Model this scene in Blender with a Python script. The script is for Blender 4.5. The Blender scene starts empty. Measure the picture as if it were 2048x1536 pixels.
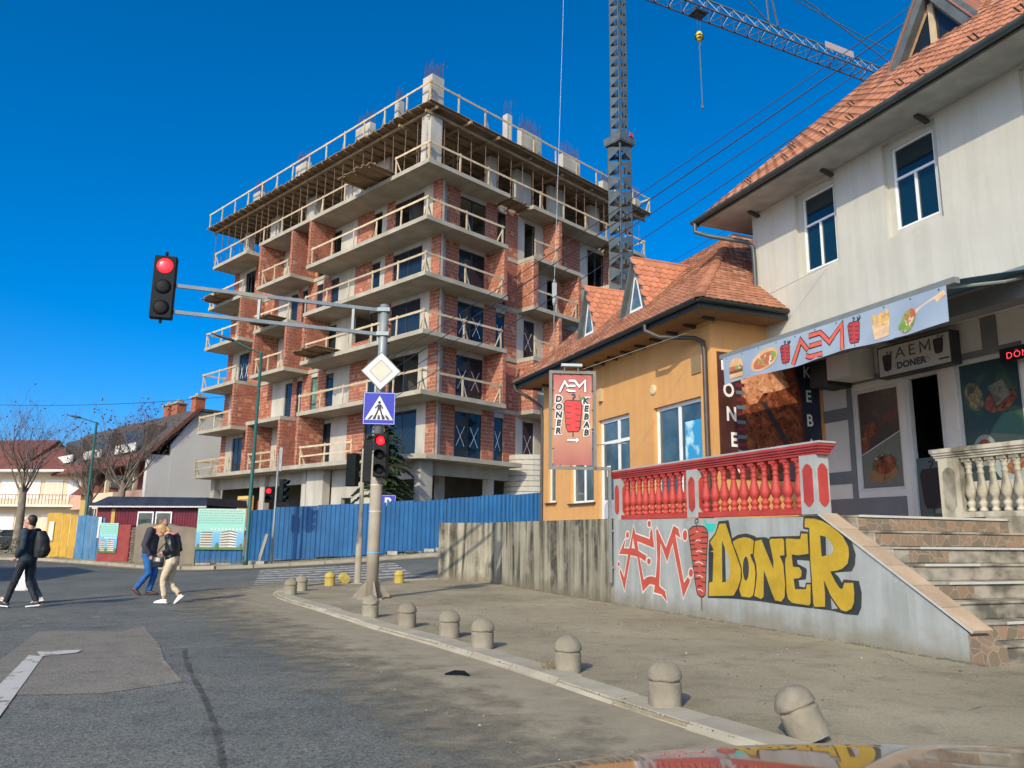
import bpy, bmesh, math, random
from math import sin, cos, tan, pi, radians as R, atan2, sqrt
from mathutils import Vector as V, Matrix

SC = bpy.context.scene
COL = SC.collection
random.seed(7)

# ---------------------------------------------------------------- camera
TH, RO = R(11.07), R(.75)
fw = V((0, cos(TH), sin(TH))); r0 = V((1, 0, 0)); u0 = r0.cross(fw)
rr = r0*cos(RO)+u0*sin(RO); uu = u0*cos(RO)-r0*sin(RO)
cam = bpy.data.cameras.new('camera'); camo = bpy.data.objects.new('camera', cam); COL.objects.link(camo)
cam.sensor_width = 36; cam.lens = 36*1560/2048; cam.clip_start = .05; cam.clip_end = 4000
camo.matrix_world = Matrix(((rr.x, uu.x, -fw.x, 0), (rr.y, uu.y, -fw.y, 0), (rr.z, uu.z, -fw.z, 1.42), (0, 0, 0, 1)))
SC.camera = camo
SC.render.resolution_x, SC.render.resolution_y = 1024, 768

# ---------------------------------------------------------------- sky and sun
SUN_EL, SUN_AZ = R(31.5), R(202)
w = bpy.data.worlds.new('World'); SC.world = w; w.use_nodes = True
nt = w.node_tree; nt.nodes.clear()
sky = nt.nodes.new('ShaderNodeTexSky'); sky.sky_type = 'NISHITA'; sky.sun_disc = False
sky.sun_elevation = SUN_EL; sky.sun_rotation = SUN_AZ
sky.air_density = .6; sky.dust_density = 3.2; sky.ozone_density = 5.0; sky.altitude = 500
hsv = nt.nodes.new('ShaderNodeHueSaturation'); hsv.inputs['Saturation'].default_value = 1.36; hsv.inputs['Hue'].default_value = .496
bg = nt.nodes.new('ShaderNodeBackground'); bg.inputs[1].default_value = .142
wo = nt.nodes.new('ShaderNodeOutputWorld')
nt.links.new(sky.outputs[0], hsv.inputs['Color']); nt.links.new(hsv.outputs[0], bg.inputs[0]); nt.links.new(bg.outputs[0], wo.inputs[0])
sl = bpy.data.lights.new('sun', 'SUN'); sl.energy = 2.3; sl.angle = R(.5); sl.color = (1, .88, .63)
so = bpy.data.objects.new('sun', sl); COL.objects.link(so)
sd = V((sin(SUN_AZ)*cos(SUN_EL), cos(SUN_AZ)*cos(SUN_EL), sin(SUN_EL)))
so.rotation_euler = sd.to_track_quat('Z', 'Y').to_euler(); so.location = sd*60
SC.view_settings.view_transform = 'Standard'; SC.view_settings.look = 'None'
SC.view_settings.exposure = 0.8; SC.view_settings.gamma = 1; SC.view_settings.use_curve_mapping = False
SC.cycles.max_bounces = 8

# ---------------------------------------------------------------- frames of reference (metres)
ST = Matrix.Translation((2.33, 17.83, 0)) @ Matrix.Rotation(R(-68.25), 4, 'Z')   # street frame: a toward us along the wall, n into the block
BL = Matrix.Translation((-4.581, 38.5, 0)) @ Matrix.Rotation(R(45.5), 4, 'Z')    # building frame: p along the right face, q along the left face
def sw(a, n, z=0): return ST @ V((a, n, z))
def terrain(x, y):
    t = min(max((y-26)/10, 0), 1.6); k = min(max(.91+.072*x, 0), 1.8)
    return t*k*min(1, max(0, (70-y)/30))
ROAD = -.07

# ---------------------------------------------------------------- materials
MATS = {}
def _n(nt, t, **kw):
    n = nt.nodes.new(t)
    for k, v in kw.items():
        if k in n.inputs.keys() if hasattr(n.inputs, 'keys') else False: n.inputs[k].default_value = v
        else: setattr(n, k, v)
    return n
def mat(name, col, rough=.7, var=.15, scale=3.0, bump=0.0, bscale=40.0, metal=0.0, stretch=(1, 1, 1), col2=None, fac=(.35, .7), spec=.5, coord='Object', emit=None, estr=0, coat=0, detail=5, bdist=.01, rnd=0):
    """Principled surface; base colour wanders between two tones by noise, fine relief by a second noise."""
    if name in MATS: return MATS[name]
    m = bpy.data.materials.new(name); m.use_nodes = True; MATS[name] = m
    t = m.node_tree; b = t.nodes['Principled BSDF']; L = t.links.new
    b.inputs['Roughness'].default_value = rough; b.inputs['Metallic'].default_value = metal
    b.inputs['Specular IOR Level'].default_value = spec
    if coat: b.inputs['Coat Weight'].default_value = coat; b.inputs['Coat Roughness'].default_value = .03
    c1 = tuple(col)+(1,); c2 = (tuple(col2)+(1,)) if col2 else tuple(min(1, c*(1+var)) for c in col)+(1,)
    if not col2: c1 = tuple(c*(1-var) for c in col)+(1,)
    tc = t.nodes.new('ShaderNodeTexCoord'); mp = t.nodes.new('ShaderNodeMapping'); mp.inputs['Scale'].default_value = stretch
    L(tc.outputs[coord], mp.inputs[0])
    if var or col2:
        no = t.nodes.new('ShaderNodeTexNoise'); no.inputs['Scale'].default_value = scale; no.inputs['Detail'].default_value = detail
        cr = t.nodes.new('ShaderNodeValToRGB'); cr.color_ramp.elements[0].position = fac[0]; cr.color_ramp.elements[1].position = fac[1]
        cr.color_ramp.elements[0].color = c1; cr.color_ramp.elements[1].color = c2
        L(mp.outputs[0], no.inputs['Vector']); L(no.outputs['Fac'], cr.inputs[0])
        out = cr.outputs[0]
        if rnd:
            oi = t.nodes.new('ShaderNodeObjectInfo'); hs = t.nodes.new('ShaderNodeHueSaturation'); ma = t.nodes.new('ShaderNodeMapRange')
            ma.inputs['To Min'].default_value = 1-rnd; ma.inputs['To Max'].default_value = 1+rnd
            L(oi.outputs['Random'], ma.inputs[0]); L(ma.outputs[0], hs.inputs['Value']); L(out, hs.inputs['Color']); out = hs.outputs[0]
        L(out, b.inputs['Base Color'])
    else: b.inputs['Base Color'].default_value = c1
    if bump:
        n2 = t.nodes.new('ShaderNodeTexNoise'); n2.inputs['Scale'].default_value = bscale; n2.inputs['Detail'].default_value = 4
        bp = t.nodes.new('ShaderNodeBump'); bp.inputs['Strength'].default_value = bump; bp.inputs['Distance'].default_value = bdist
        L(mp.outputs[0], n2.inputs['Vector']); L(n2.outputs['Fac'], bp.inputs['Height']); L(bp.outputs[0], b.inputs['Normal'])
    if emit: b.inputs['Emission Color'].default_value = tuple(emit)+(1,); b.inputs['Emission Strength'].default_value = estr
    return m
def flat(name, col, rough=.6, **k): return mat(name, col, rough, var=k.pop('var', .06), scale=k.pop('scale', 6), **k)

# ---------------------------------------------------------------- mesh building
class MB:
    def __init__(s): s.v = []; s.f = []; s.m = []
    def add(s, vs, fs, mi=0):
        o = len(s.v); s.v += [tuple(p) for p in vs]; s.f += [tuple(i+o for i in f) for f in fs]; s.m += [mi]*len(fs); return s
    def box(s, x0, x1, y0, y1, z0, z1, mi=0):
        return s.add([(x0, y0, z0), (x1, y0, z0), (x1, y1, z0), (x0, y1, z0), (x0, y0, z1), (x1, y0, z1), (x1, y1, z1), (x0, y1, z1)],
                     [(3, 2, 1, 0), (4, 5, 6, 7), (0, 1, 5, 4), (1, 2, 6, 5), (2, 3, 7, 6), (3, 0, 4, 7)], mi)
    def beam(s, p0, p1, w, h, mi=0, up=(0, 0, 1)):
        p0, p1 = V(p0), V(p1); d = (p1-p0).normalized(); u = V(up)
        if abs(d.dot(u)) > .99: u = V((1, 0, 0))
        x = d.cross(u).normalized(); y = x.cross(d).normalized()
        c = [(-1, -1), (1, -1), (1, 1), (-1, 1)]
        vs = [p+x*(a*w/2)+y*(b*h/2) for p in (p0, p1) for a, b in c]
        return s.add(vs, [(3, 2, 1, 0), (4, 5, 6, 7), (0, 1, 5, 4), (1, 2, 6, 5), (2, 3, 7, 6), (3, 0, 4, 7)], mi)
    def tube(s, pts, r, n=8, mi=0, cap=True, sq=None):
        pts = [V(p) for p in pts]; k = len(pts); rs = r if isinstance(r, (list, tuple)) else [r]*k
        vs = []; ref = None
        for i, p in enumerate(pts):
            d = (pts[min(i+1, k-1)]-pts[max(i-1, 0)])
            d = d.normalized() if d.length > 1e-9 else V((0, 0, 1))
            if ref is None: ref = V((0, 0, 1)) if abs(d.z) < .9 else V((1, 0, 0))
            x = d.cross(ref); x = x.normalized() if x.length > 1e-6 else V((1, 0, 0)); y = x.cross(d).normalized(); ref = y
            rx, ry = rs[i] if isinstance(rs[i], (tuple, list)) else (rs[i], rs[i])
            for j in range(n):
                t = 2*pi*j/n+(pi/4 if n == 4 else 0); vs.append(p+x*(cos(t)*rx)+y*(sin(t)*ry))
        fs = [(i*n+j, i*n+(j+1) % n, (i+1)*n+(j+1) % n, (i+1)*n+j) for i in range(k-1) for j in range(n)]
        if cap: fs += [tuple(range(n-1, -1, -1)), tuple(range((k-1)*n, k*n))]
        return s.add(vs, fs, mi)
    def lathe(s, prof, n=16, c=(0, 0, 0), mi=0):
        vs = []; k = len(prof)
        for r, z in prof:
            for j in range(n): t = 2*pi*j/n; vs.append((c[0]+r*cos(t), c[1]+r*sin(t), c[2]+z))
        fs = [(i*n+j, i*n+(j+1) % n, (i+1)*n+(j+1) % n, (i+1)*n+j) for i in range(k-1) for j in range(n)]
        fs += [tuple(range(n-1, -1, -1)), tuple(range((k-1)*n, k*n))]
        return s.add(vs, fs, mi)
    def ball(s, c, r, n=10, mi=0, sc=(1, 1, 1)):
        k = max(4, n//2+1); vs = []
        for i in range(1, k):
            a = pi*i/k
            for j in range(n): t = 2*pi*j/n; vs.append((c[0]+r*sc[0]*sin(a)*cos(t), c[1]+r*sc[1]*sin(a)*sin(t), c[2]+r*sc[2]*cos(a)))
        fs = [(i*n+j, (i+1)*n+j, (i+1)*n+(j+1) % n, i*n+(j+1) % n) for i in range(k-2) for j in range(n)]
        t0, b0 = len(vs), len(vs)+1; vs += [(c[0], c[1], c[2]+r*sc[2]), (c[0], c[1], c[2]-r*sc[2])]
        fs += [(t0, j, (j+1) % n) for j in range(n)]+[(b0, (k-2)*n+(j+1) % n, (k-2)*n+j) for j in range(n)]
        return s.add(vs, fs, mi)
    def prism(s, poly, vec, mi=0):
        n = len(poly); vec = V(vec); a = [V(p) for p in poly]; b = [p+vec for p in a]
        return s.add(a+b, [tuple(range(n-1, -1, -1)), tuple(range(n, 2*n))]+[(i, (i+1) % n, n+(i+1) % n, n+i) for i in range(n)], mi)
    def poly(s, pts, mi=0): return s.add(pts, [tuple(range(len(pts)))], mi)
    def merge(s, o, M=None, mi=None):
        vs = [M @ V(p) for p in o.v] if M else o.v
        k = len(s.v); s.v += [tuple(p) for p in vs]; s.f += [tuple(i+k for i in f) for f in o.f]; s.m += [mi]*len(o.f) if mi is not None else o.m; return s
    def mesh(s, name, mats, smooth=False):
        me = bpy.data.meshes.new(name); me.from_pydata(s.v, [], s.f)
        for m in (mats if isinstance(mats, (list, tuple)) else [mats]): me.materials.append(m)
        me.polygons.foreach_set('material_index', s.m)
        if smooth: me.polygons.foreach_set('use_smooth', [True]*len(me.polygons))
        me.update(); return me
    def build(s, name, mats, parent=None, smooth=False, fix=False, bevel=0, kind=None):
        me = s.mesh(name, mats, smooth)
        if fix:
            bm = bmesh.new(); bm.from_mesh(me); bmesh.ops.recalc_face_normals(bm, faces=bm.faces); bm.to_mesh(me); bm.free()
        o = link(name, me, parent)
        if bevel:
            md = o.modifiers.new('bevel', 'BEVEL'); md.width = bevel; md.segments = 2; md.limit_method = 'ANGLE'
        if kind: o['kind'] = kind
        return o
def link(name, data, parent=None, M=None):
    o = bpy.data.objects.new(name, data); COL.objects.link(o)
    if parent: o.parent = parent
    if M is not None: o.matrix_local = M
    return o
def tag(o, label=None, cat=None, group=None, kind=None):
    if label: o['label'] = label
    if cat: o['category'] = cat
    if group: o['group'] = group
    if kind: o['kind'] = kind
    return o
def thing(name, label, cat, M=None, group=None):
    o = bpy.data.objects.new(name, None); COL.objects.link(o); o.empty_display_size = .2
    if M is not None: o.matrix_world = M
    return tag(o, label, cat, group)
def T(x, y, z=0, rz=0): return Matrix.Translation((x, y, z)) @ Matrix.Rotation(rz, 4, 'Z')
def copy_tree(o, parent=None):
    c = o.copy(); COL.objects.link(c)
    if parent: c.parent = parent
    for ch in list(o.children): copy_tree(ch, c)
    return c
def smooth_angle(o, a=40):
    o.data.polygons.foreach_set('use_smooth', [True]*len(o.data.polygons))
    bm = bmesh.new(); bm.from_mesh(o.data)
    for e in bm.edges:
        if len(e.link_faces) == 2 and e.calc_face_angle(0) > R(a): e.smooth = False
    bm.to_mesh(o.data); bm.free(); return o
FONT = {}
TMP = bpy.data.scenes.new('workbench')
def evaluated(o):
    """mesh of o with its modifiers, worked out in an otherwise empty scene"""
    TMP.collection.objects.link(o); vl = TMP.view_layers[0]; vl.update(); me = bpy.data.meshes.new_from_object(o.evaluated_get(vl.depsgraph)); TMP.collection.objects.unlink(o); return me
def text_mesh(txt, size=1, bold=0, spacing=1.0):
    """flat lettering as polygons in its own XY plane, baseline left at the origin"""
    k = (txt, size, bold, spacing)
    if k in FONT: return FONT[k]
    c = bpy.data.curves.new('lettering', 'FONT'); c.body = txt; c.size = size; c.offset = bold; c.space_character = spacing; c.resolution_u = 3
    o = bpy.data.objects.new('lettering', c); me = evaluated(o)
    mb = MB(); mb.add([v.co.copy() for v in me.vertices], [tuple(p.vertices) for p in me.polygons])
    bpy.data.objects.remove(o); bpy.data.curves.remove(c); bpy.data.meshes.remove(me)
    FONT[k] = mb; return mb
def put_text(mb, txt, size, F, d, mi, cx=True, bold=0, sx=1.0, spacing=1.0, shear=0.0):
    """F maps (u, v, d) to 3D; centre the text on F's origin if cx"""
    t = text_mesh(txt, size, bold, spacing)
    if not t.v: return
    x0 = min(p[0] for p in t.v); x1 = max(p[0] for p in t.v); y0 = min(p[1] for p in t.v); y1 = max(p[1] for p in t.v)
    ox = (x0+x1)/2 if cx else x0; oy = (y0+y1)/2 if cx else y0
    mb.add([F((p[0]-ox)*sx+shear*(p[1]-oy), p[1]-oy, d) for p in t.v], t.f, mi)
def ell(cx, cy, rx, ry, n=16, rot=0):
    return [(cx+rx*cos(2*pi*i/n)*cos(rot)-ry*sin(2*pi*i/n)*sin(rot), cy+rx*cos(2*pi*i/n)*sin(rot)+ry*sin(2*pi*i/n)*cos(rot)) for i in range(n)]
def stroke(mb, pts, wd, F, d, mi, closed=False):
    """painted line of width wd through 2D points, mitred"""
    n = len(pts); P = [V((p[0], p[1])) for p in pts]; Lp = []; Rp = []
    for i in range(n):
        a = P[i-1] if (closed or i > 0) else P[i]; b = P[(i+1) % n] if (closed or i < n-1) else P[i]
        d1 = (P[i]-a); d2 = (b-P[i]); d1 = d1.normalized() if d1.length > 1e-9 else d2.normalized(); d2 = d2.normalized() if d2.length > 1e-9 else d1
        n1 = V((-d1.y, d1.x)); n2 = V((-d2.y, d2.x)); m = n1+n2
        m = n1 if m.length < .2 else m.normalized(); k = min(1.8, 1/max(.3, m.dot(n1)))
        Lp.append(P[i]+m*(wd/2*k)); Rp.append(P[i]-m*(wd/2*k))
    vs = [F(p.x, p.y, d) for p in Lp]+[F(p.x, p.y, d) for p in Rp]
    mb.add(vs, [(i, (i+1) % n, n+(i+1) % n, n+i) for i in range(n if closed else n-1)], mi)
def fill(mb, pts, F, d, mi): mb.poly([F(p[0], p[1], d) for p in pts], mi)
GR = {'red':[[(0.891,1.701),(0.98,1.523),(1.521,1.424),(1.526,1.55),(1.643,1.655),(1.716,1.211),(1.053,1.34),(1.092,1.172),(1.419,1.073),(1.35,0.933),(1.133,1.006),(1.274,0.595),(1.377,0.646),(1.554,0.677),(1.721,0.663),(1.79,1.032),(1.769,1.589),(1.816,1.647),(2.133,1.263),(2.419,1.688),(2.596,1.624),(2.674,1.413),(2.488,1.487),(2.731,0.623),(2.855,0.732),(2.956,0.654),(2.682,0.296),(2.367,1.311),(2.165,0.942),(1.946,1.305),(1.875,0.494),(2.071,0.412),(2.142,0.181),(1.926,0.314),(1.627,0.338),(1.669,0.481),(1.497,0.49),(1.212,0.309),(1.016,1.022),(0.761,1.049),(0.476,0.28),(0.248,0.7),(0.307,0.779),(0.458,0.607),(0.624,1.059),(0.229,1.063),(0.523,1.411),(0.565,1.383),(0.49,1.215),(0.698,1.219)],[(0.721,1.488),(0.711,1.452),(0.687,1.423),(0.654,1.407),(0.617,1.406),(0.583,1.422),(0.561,1.451),(0.554,1.487),(0.563,1.524),(0.587,1.553),(0.621,1.569),(0.659,1.569),(0.691,1.553),(0.713,1.524)],[(1.606,1.715),(1.596,1.68),(1.573,1.653),(1.54,1.638),(1.504,1.638),(1.472,1.653),(1.451,1.681),(1.444,1.716),(1.453,1.751),(1.477,1.778),(1.51,1.793),(1.546,1.793),(1.578,1.777),(1.599,1.749)],[(1.575,0.96),(1.566,0.927),(1.541,0.9),(1.506,0.884),(1.468,0.883),(1.435,0.896),(1.412,0.922),(1.404,0.955),(1.414,0.988),(1.439,1.015),(1.474,1.031),(1.512,1.032),(1.546,1.018),(1.568,0.993)],[(2.893,1.488),(2.881,1.439),(2.854,1.4),(2.817,1.378),(2.776,1.378),(2.741,1.399),(2.717,1.438),(2.711,1.488),(2.722,1.537),(2.75,1.576),(2.788,1.598),(2.828,1.598),(2.863,1.576),(2.886,1.537)],[(3.048,0.795),(3.037,0.756),(3.012,0.724),(2.978,0.705),(2.94,0.703),(2.907,0.718),(2.885,0.748),(2.879,0.787),(2.89,0.827),(2.915,0.859),(2.95,0.878),(2.987,0.879),(3.02,0.863),(3.041,0.833)],[(0.295,0.858),(0.288,0.831),(0.27,0.808),(0.244,0.795),(0.216,0.794),(0.191,0.805),(0.174,0.826),(0.168,0.854),(0.175,0.881),(0.194,0.904),(0.219,0.917),(0.248,0.918),(0.273,0.907),(0.29,0.885)]],'tri':[(0.869,1.427),(0.942,1.196),(0.802,1.214)],'keb':[(2.932,1.586),(3.063,1.652),(3.251,1.662),(3.413,1.649),(3.51,1.59),(3.535,1.514),(3.452,0.941),(3.392,0.43),(3.32,0.379),(3.22,0.383),(3.141,0.424),(3.09,0.62),(2.928,1.5)],'kd':[[(2.947,1.47),(3.119,1.519)],[(3.336,1.549),(3.526,1.531)],[(2.953,1.385),(3.143,1.405)],[(3.3,1.448),(3.532,1.461)],[(2.971,1.313),(3.108,1.321)],[(3.274,1.347),(3.515,1.344)],[(2.976,1.223),(3.166,1.244)],[(3.33,1.253),(3.5,1.25)],[(3.003,1.121),(3.22,1.115)],[(3.263,1.151),(3.474,1.145)],[(3.018,1.026),(3.133,1.023)],[(3.298,1.046),(3.457,1.034)],[(3.044,0.919),(3.209,0.92)],[(3.291,0.929),(3.451,0.929)],[(3.069,0.808),(3.223,0.809)],[(3.295,0.824),(3.434,0.813)],[(3.083,0.69),(3.237,0.701)],[(3.275,0.654),(3.415,0.644)],[(3.158,0.554),(3.231,0.581),(3.31,0.563)],[(3.27,0.381),(3.273,0.26),(3.276,0.134)],[(3.204,1.567),(3.19,1.681),(3.141,1.73),(3.175,1.79),(3.237,1.789),(3.245,1.74),(3.192,1.711)]],'kh':[[(3.142,1.381),(3.216,1.406),(3.307,1.392)],[(3.142,1.184),(3.246,1.21),(3.346,1.189)],[(3.12,0.982),(3.224,1.009),(3.354,0.972)],[(3.148,0.747),(3.241,0.763),(3.35,0.727)],[(3.165,0.501),(3.247,0.513),(3.325,0.477)],[(3.179,1.567),(3.203,1.549),(3.229,1.567)]],'teal':[(3.415,1.78),(3.477,1.779),(3.509,1.698),(3.776,1.695),(3.771,1.624),(3.671,1.545),(3.562,1.552),(3.479,1.611)],'yel':[[(3.883,1.708),(4.081,1.713),(4.224,1.406),(4.451,0.942),(4.438,0.754),(4.341,0.588),(4.223,0.459),(3.482,0.398),(3.509,0.662),(3.619,0.682),(3.673,1.18),(3.553,1.192),(3.676,1.237),(3.576,1.372),(3.765,1.524)],[(4.222,1.386),(4.338,1.196),(4.452,0.956),(4.452,0.795),(4.361,0.576),(4.418,0.46),(4.649,0.457),(4.734,0.496),(4.797,0.656),(4.833,0.879),(4.813,1.022),(4.738,1.125),(4.721,1.171),(4.783,1.179),(4.831,1.412),(4.72,1.462),(4.573,1.477),(4.377,1.449)],[(4.831,1.412),(5.016,1.44),(5.265,0.975),(5.191,1.409),(5.224,1.454),(5.53,1.462),(5.563,1.412),(5.553,1.174),(5.45,1.165),(5.516,1.048),(5.536,0.726),(5.502,0.527),(5.414,0.452),(5.264,0.459),(5.196,0.567),(5.037,0.914),(5.006,0.503),(4.933,0.453),(4.745,0.497),(4.799,0.682),(4.841,0.841),(4.834,1.023),(4.782,1.166)],[(5.575,1.45),(5.622,1.463),(5.909,1.452),(5.934,1.538),(6.09,1.538),(6.089,1.212),(5.852,1.182),(5.719,1.191),(5.733,1.031),(5.865,1.024),(5.922,0.966),(5.905,0.868),(5.841,0.835),(5.734,0.823),(5.75,0.69),(5.969,0.704),(5.993,0.777),(6.095,0.783),(6.07,0.486),(6.033,0.442),(5.651,0.453),(5.565,0.507),(5.536,0.603),(5.534,1.048),(5.551,1.149),(5.581,1.175)],[(6.032,1.771),(6.245,1.761),(6.408,1.723),(6.626,1.632),(6.801,1.493),(6.894,1.345),(6.897,1.221),(6.856,1.096),(6.758,1.024),(6.647,0.986),(6.52,0.968),(6.589,0.857),(6.673,0.76),(6.711,0.757),(6.75,0.843),(6.938,0.854),(6.946,0.7),(6.926,0.566),(6.873,0.474),(6.764,0.42),(6.659,0.433),(6.602,0.484),(6.473,0.621),(6.364,0.833),(6.381,0.661),(6.363,0.452),(6.132,0.433),(6.104,0.489),(6.103,0.878),(6.095,1.188),(6.113,1.599),(6.01,1.612)]],'blk':[[(3.861,1.737),(4.152,1.755),(4.232,1.441),(4.402,1.504),(4.619,1.525),(4.805,1.491),(4.885,1.459),(5.107,1.466),(5.193,1.435),(5.226,1.474),(5.912,1.489),(5.918,1.563),(6.109,1.55),(6.072,1.116),(5.986,1.113),(5.812,1.119),(5.824,1.059),(5.979,1.028),(6.017,0.97),(5.98,0.836),(5.822,0.816),(5.841,0.72),(5.987,0.705),(6.095,0.783),(6.098,0.418),(5.539,0.413),(4.931,0.427),(4.22,0.418),(3.48,0.377),(3.528,1.177),(3.565,1.393),(3.767,1.545)],[(6.006,1.771),(6.077,1.795),(6.398,1.788),(6.567,1.679),(6.803,1.516),(6.945,1.414),(7.003,1.235),(6.975,1.089),(6.907,0.997),(6.567,0.965),(6.655,0.906),(6.71,0.83),(6.745,0.877),(7.027,0.87),(7.063,0.708),(7.037,0.509),(6.969,0.4),(6.731,0.392),(6.456,0.42),(6.115,0.42),(6.072,1.116),(6.111,1.581),(5.985,1.624)]],'holeb':[[(3.946,1.404),(4.028,1.258),(4.015,0.69),(3.911,0.677)],[(4.654,0.944),(4.641,0.857),(4.614,0.787),(4.579,0.747),(4.543,0.745),(4.513,0.782),(4.496,0.85),(4.493,0.937),(4.508,1.025),(4.535,1.096),(4.57,1.136),(4.606,1.137),(4.635,1.099),(4.653,1.03)],[(6.339,1.497),(6.453,1.479),(6.437,1.209),(6.346,1.189)],[(5.037,0.914),(5.193,0.529),(5.013,0.465)],[(5.026,1.44),(5.117,1.46),(5.204,1.389),(5.274,1.09),(5.258,0.975)]],'holeg':[[(4.028,1.258),(4.111,1.135),(4.153,0.916),(4.134,0.792),(4.015,0.697)],[(6.452,1.476),(6.528,1.427),(6.578,1.352),(6.587,1.283),(6.526,1.217),(6.437,1.212)],[(5.838,1.12),(6.089,1.116),(6.082,0.794),(5.993,0.783),(5.97,0.716),(5.841,0.722),(5.83,0.804),(5.998,0.837),(6.024,0.994),(5.842,1.059)],[(6.473,0.616),(6.557,0.503),(6.6,0.461),(6.481,0.44)]]}
# ================================================================ SETTING: ground, road, pavements
def sheet(name, poly, zo, m, step=2.0, kind='structure', skirt=0, noise=0):
    bm = bmesh.new(); vs = [bm.verts.new((x, y, 0)) for x, y in poly]; bm.faces.new(vs)
    bmesh.ops.triangulate(bm, faces=bm.faces)
    xs = [p[0] for p in poly]; ys = [p[1] for p in poly]
    for ax, lo, hi in ((0, max(min(xs), -30), min(max(xs), 24)), (1, max(min(ys), 24), min(max(ys), 72))):
        k = lo+step
        while k < hi:
            co = [0, 0, 0]; no = [0, 0, 0]; co[ax] = k; no[ax] = 1
            bmesh.ops.bisect_plane(bm, geom=bm.verts[:]+bm.edges[:]+bm.faces[:], plane_co=co, plane_no=no); k += step
    if skirt:
        be = [e for e in bm.edges if e.is_boundary]
        ret = bmesh.ops.extrude_edge_only(bm, edges=be); low = [g for g in ret['geom'] if isinstance(g, bmesh.types.BMVert)]
    else: low = []
    ls = set(low)
    for v in bm.verts: v.co.z = terrain(v.co.x, v.co.y)+zo-(skirt if v in ls else 0)
    bmesh.ops.recalc_face_normals(bm, faces=bm.faces)
    up = [f for f in bm.faces if abs(f.normal.z) > .5]
    if up and sum(f.normal.z for f in up) < 0: bmesh.ops.reverse_faces(bm, faces=bm.faces)
    me = bpy.data.meshes.new(name); bm.to_mesh(me); bm.free(); me.materials.append(m)
    o = link(name, me)
    if kind: o['kind'] = kind
    return o

def asphalt(name, base, tone, agg=.35, rough=.85):
    m = bpy.data.materials.new(name); m.use_nodes = True; t = m.node_tree; b = t.nodes['Principled BSDF']; L = t.links.new
    tc = t.nodes.new('ShaderNodeTexCoord')
    n1 = t.nodes.new('ShaderNodeTexNoise'); n1.inputs['Scale'].default_value = .45; n1.inputs['Detail'].default_value = 6
    n2 = t.nodes.new('ShaderNodeTexVoronoi'); n2.inputs['Scale'].default_value = 55
    n3 = t.nodes.new('ShaderNodeTexNoise'); n3.inputs['Scale'].default_value = 38; n3.inputs['Detail'].default_value = 3
    n4 = t.nodes.new('ShaderNodeTexNoise'); n4.inputs['Scale'].default_value = 2.6; n4.inputs['Detail'].default_value = 8; n4.inputs['Roughness'].default_value = .7
    for n in (n1, n2, n3, n4): L(tc.outputs['Object'], n.inputs['Vector'])
    c1 = t.nodes.new('ShaderNodeValToRGB'); e = c1.color_ramp.elements; e[0].position = .35; e[1].position = .68
    e[0].color = tuple(base)+(1,); e[1].color = tuple(tone)+(1,)
    L(n1.outputs['Fac'], c1.inputs[0])
    sp = t.nodes.new('ShaderNodeValToRGB'); e = sp.color_ramp.elements; e[0].position = .05; e[1].position = .75; e[0].color = (1+agg, 1+agg, 1+agg, 1); e[1].color = (1-agg, 1-agg, 1-agg, 1)
    L(n3.outputs['Fac'], sp.inputs[0])
    wh = t.nodes.new('ShaderNodeHueSaturation'); L(n2.outputs['Color'], wh.inputs['Color']); wh.inputs['Saturation'].default_value = .1
    mx = t.nodes.new('ShaderNodeMix'); mx.data_type = 'RGBA'; mx.blend_type = 'MULTIPLY'; mx.inputs[0].default_value = 1
    L(c1.outputs[0], mx.inputs[6]); L(sp.outputs[0], mx.inputs[7])
    m2 = t.nodes.new('ShaderNodeMix'); m2.data_type = 'RGBA'; m2.blend_type = 'OVERLAY'; m2.inputs[0].default_value = agg
    L(mx.outputs[2], m2.inputs[6]); L(wh.outputs[0], m2.inputs[7])
    st = t.nodes.new('ShaderNodeValToRGB'); e = st.color_ramp.elements; e[0].position = .28; e[1].position = .5; e[0].color = (.55, .55, .55, 1); e[1].color = (1, 1, 1, 1)
    L(n4.outputs['Fac'], st.inputs[0])
    m3 = t.nodes.new('ShaderNodeMix'); m3.data_type = 'RGBA'; m3.blend_type = 'MULTIPLY'; m3.inputs[0].default_value = .8
    L(m2.outputs[2], m3.inputs[6]); L(st.outputs[0], m3.inputs[7]); L(m3.outputs[2], b.inputs['Base Color'])
    b.inputs['Roughness'].default_value = rough; b.inputs['Specular IOR Level'].default_value = .35
    bp = t.nodes.new('ShaderNodeBump'); bp.inputs['Strength'].default_value = .45; bp.inputs['Distance'].default_value = .012
    L(n2.outputs['Distance'], bp.inputs['Height']); L(bp.outputs[0], b.inputs['Normal'])
    return m
M_road = asphalt('asphalt', (.098, .110, .102), (.148, .152, .134), .5)
M_patch = asphalt('asphalt_patch', (.165, .155, .128), (.205, .19, .155), .3)
M_pave = asphalt('pavement_dusty', (.225, .198, .132), (.325, .288, .198), .18, .95)
M_kerb = mat('kerb_concrete', (.29, .263, .198), .85, scale=2.2, col2=(.38, .348, .268), bump=.3, bscale=30, rnd=.08)
M_soil = mat('soil', (.10, .085, .055), .95, scale=2, col2=(.17, .15, .10), bump=.6, bscale=20)
M_conc = mat('concrete', (.25, .24, .205), .85, scale=1.2, col2=(.36, .345, .30), bump=.25, bscale=14, detail=8)

ground = sheet('ground', [(-900, -300), (900, -300), (900, 1500), (-900, 1500)], -.35, M_soil)
road = sheet('road', [(-90, -12), (40, -12), (40, 90), (-90, 90)], ROAD, M_road)

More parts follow.
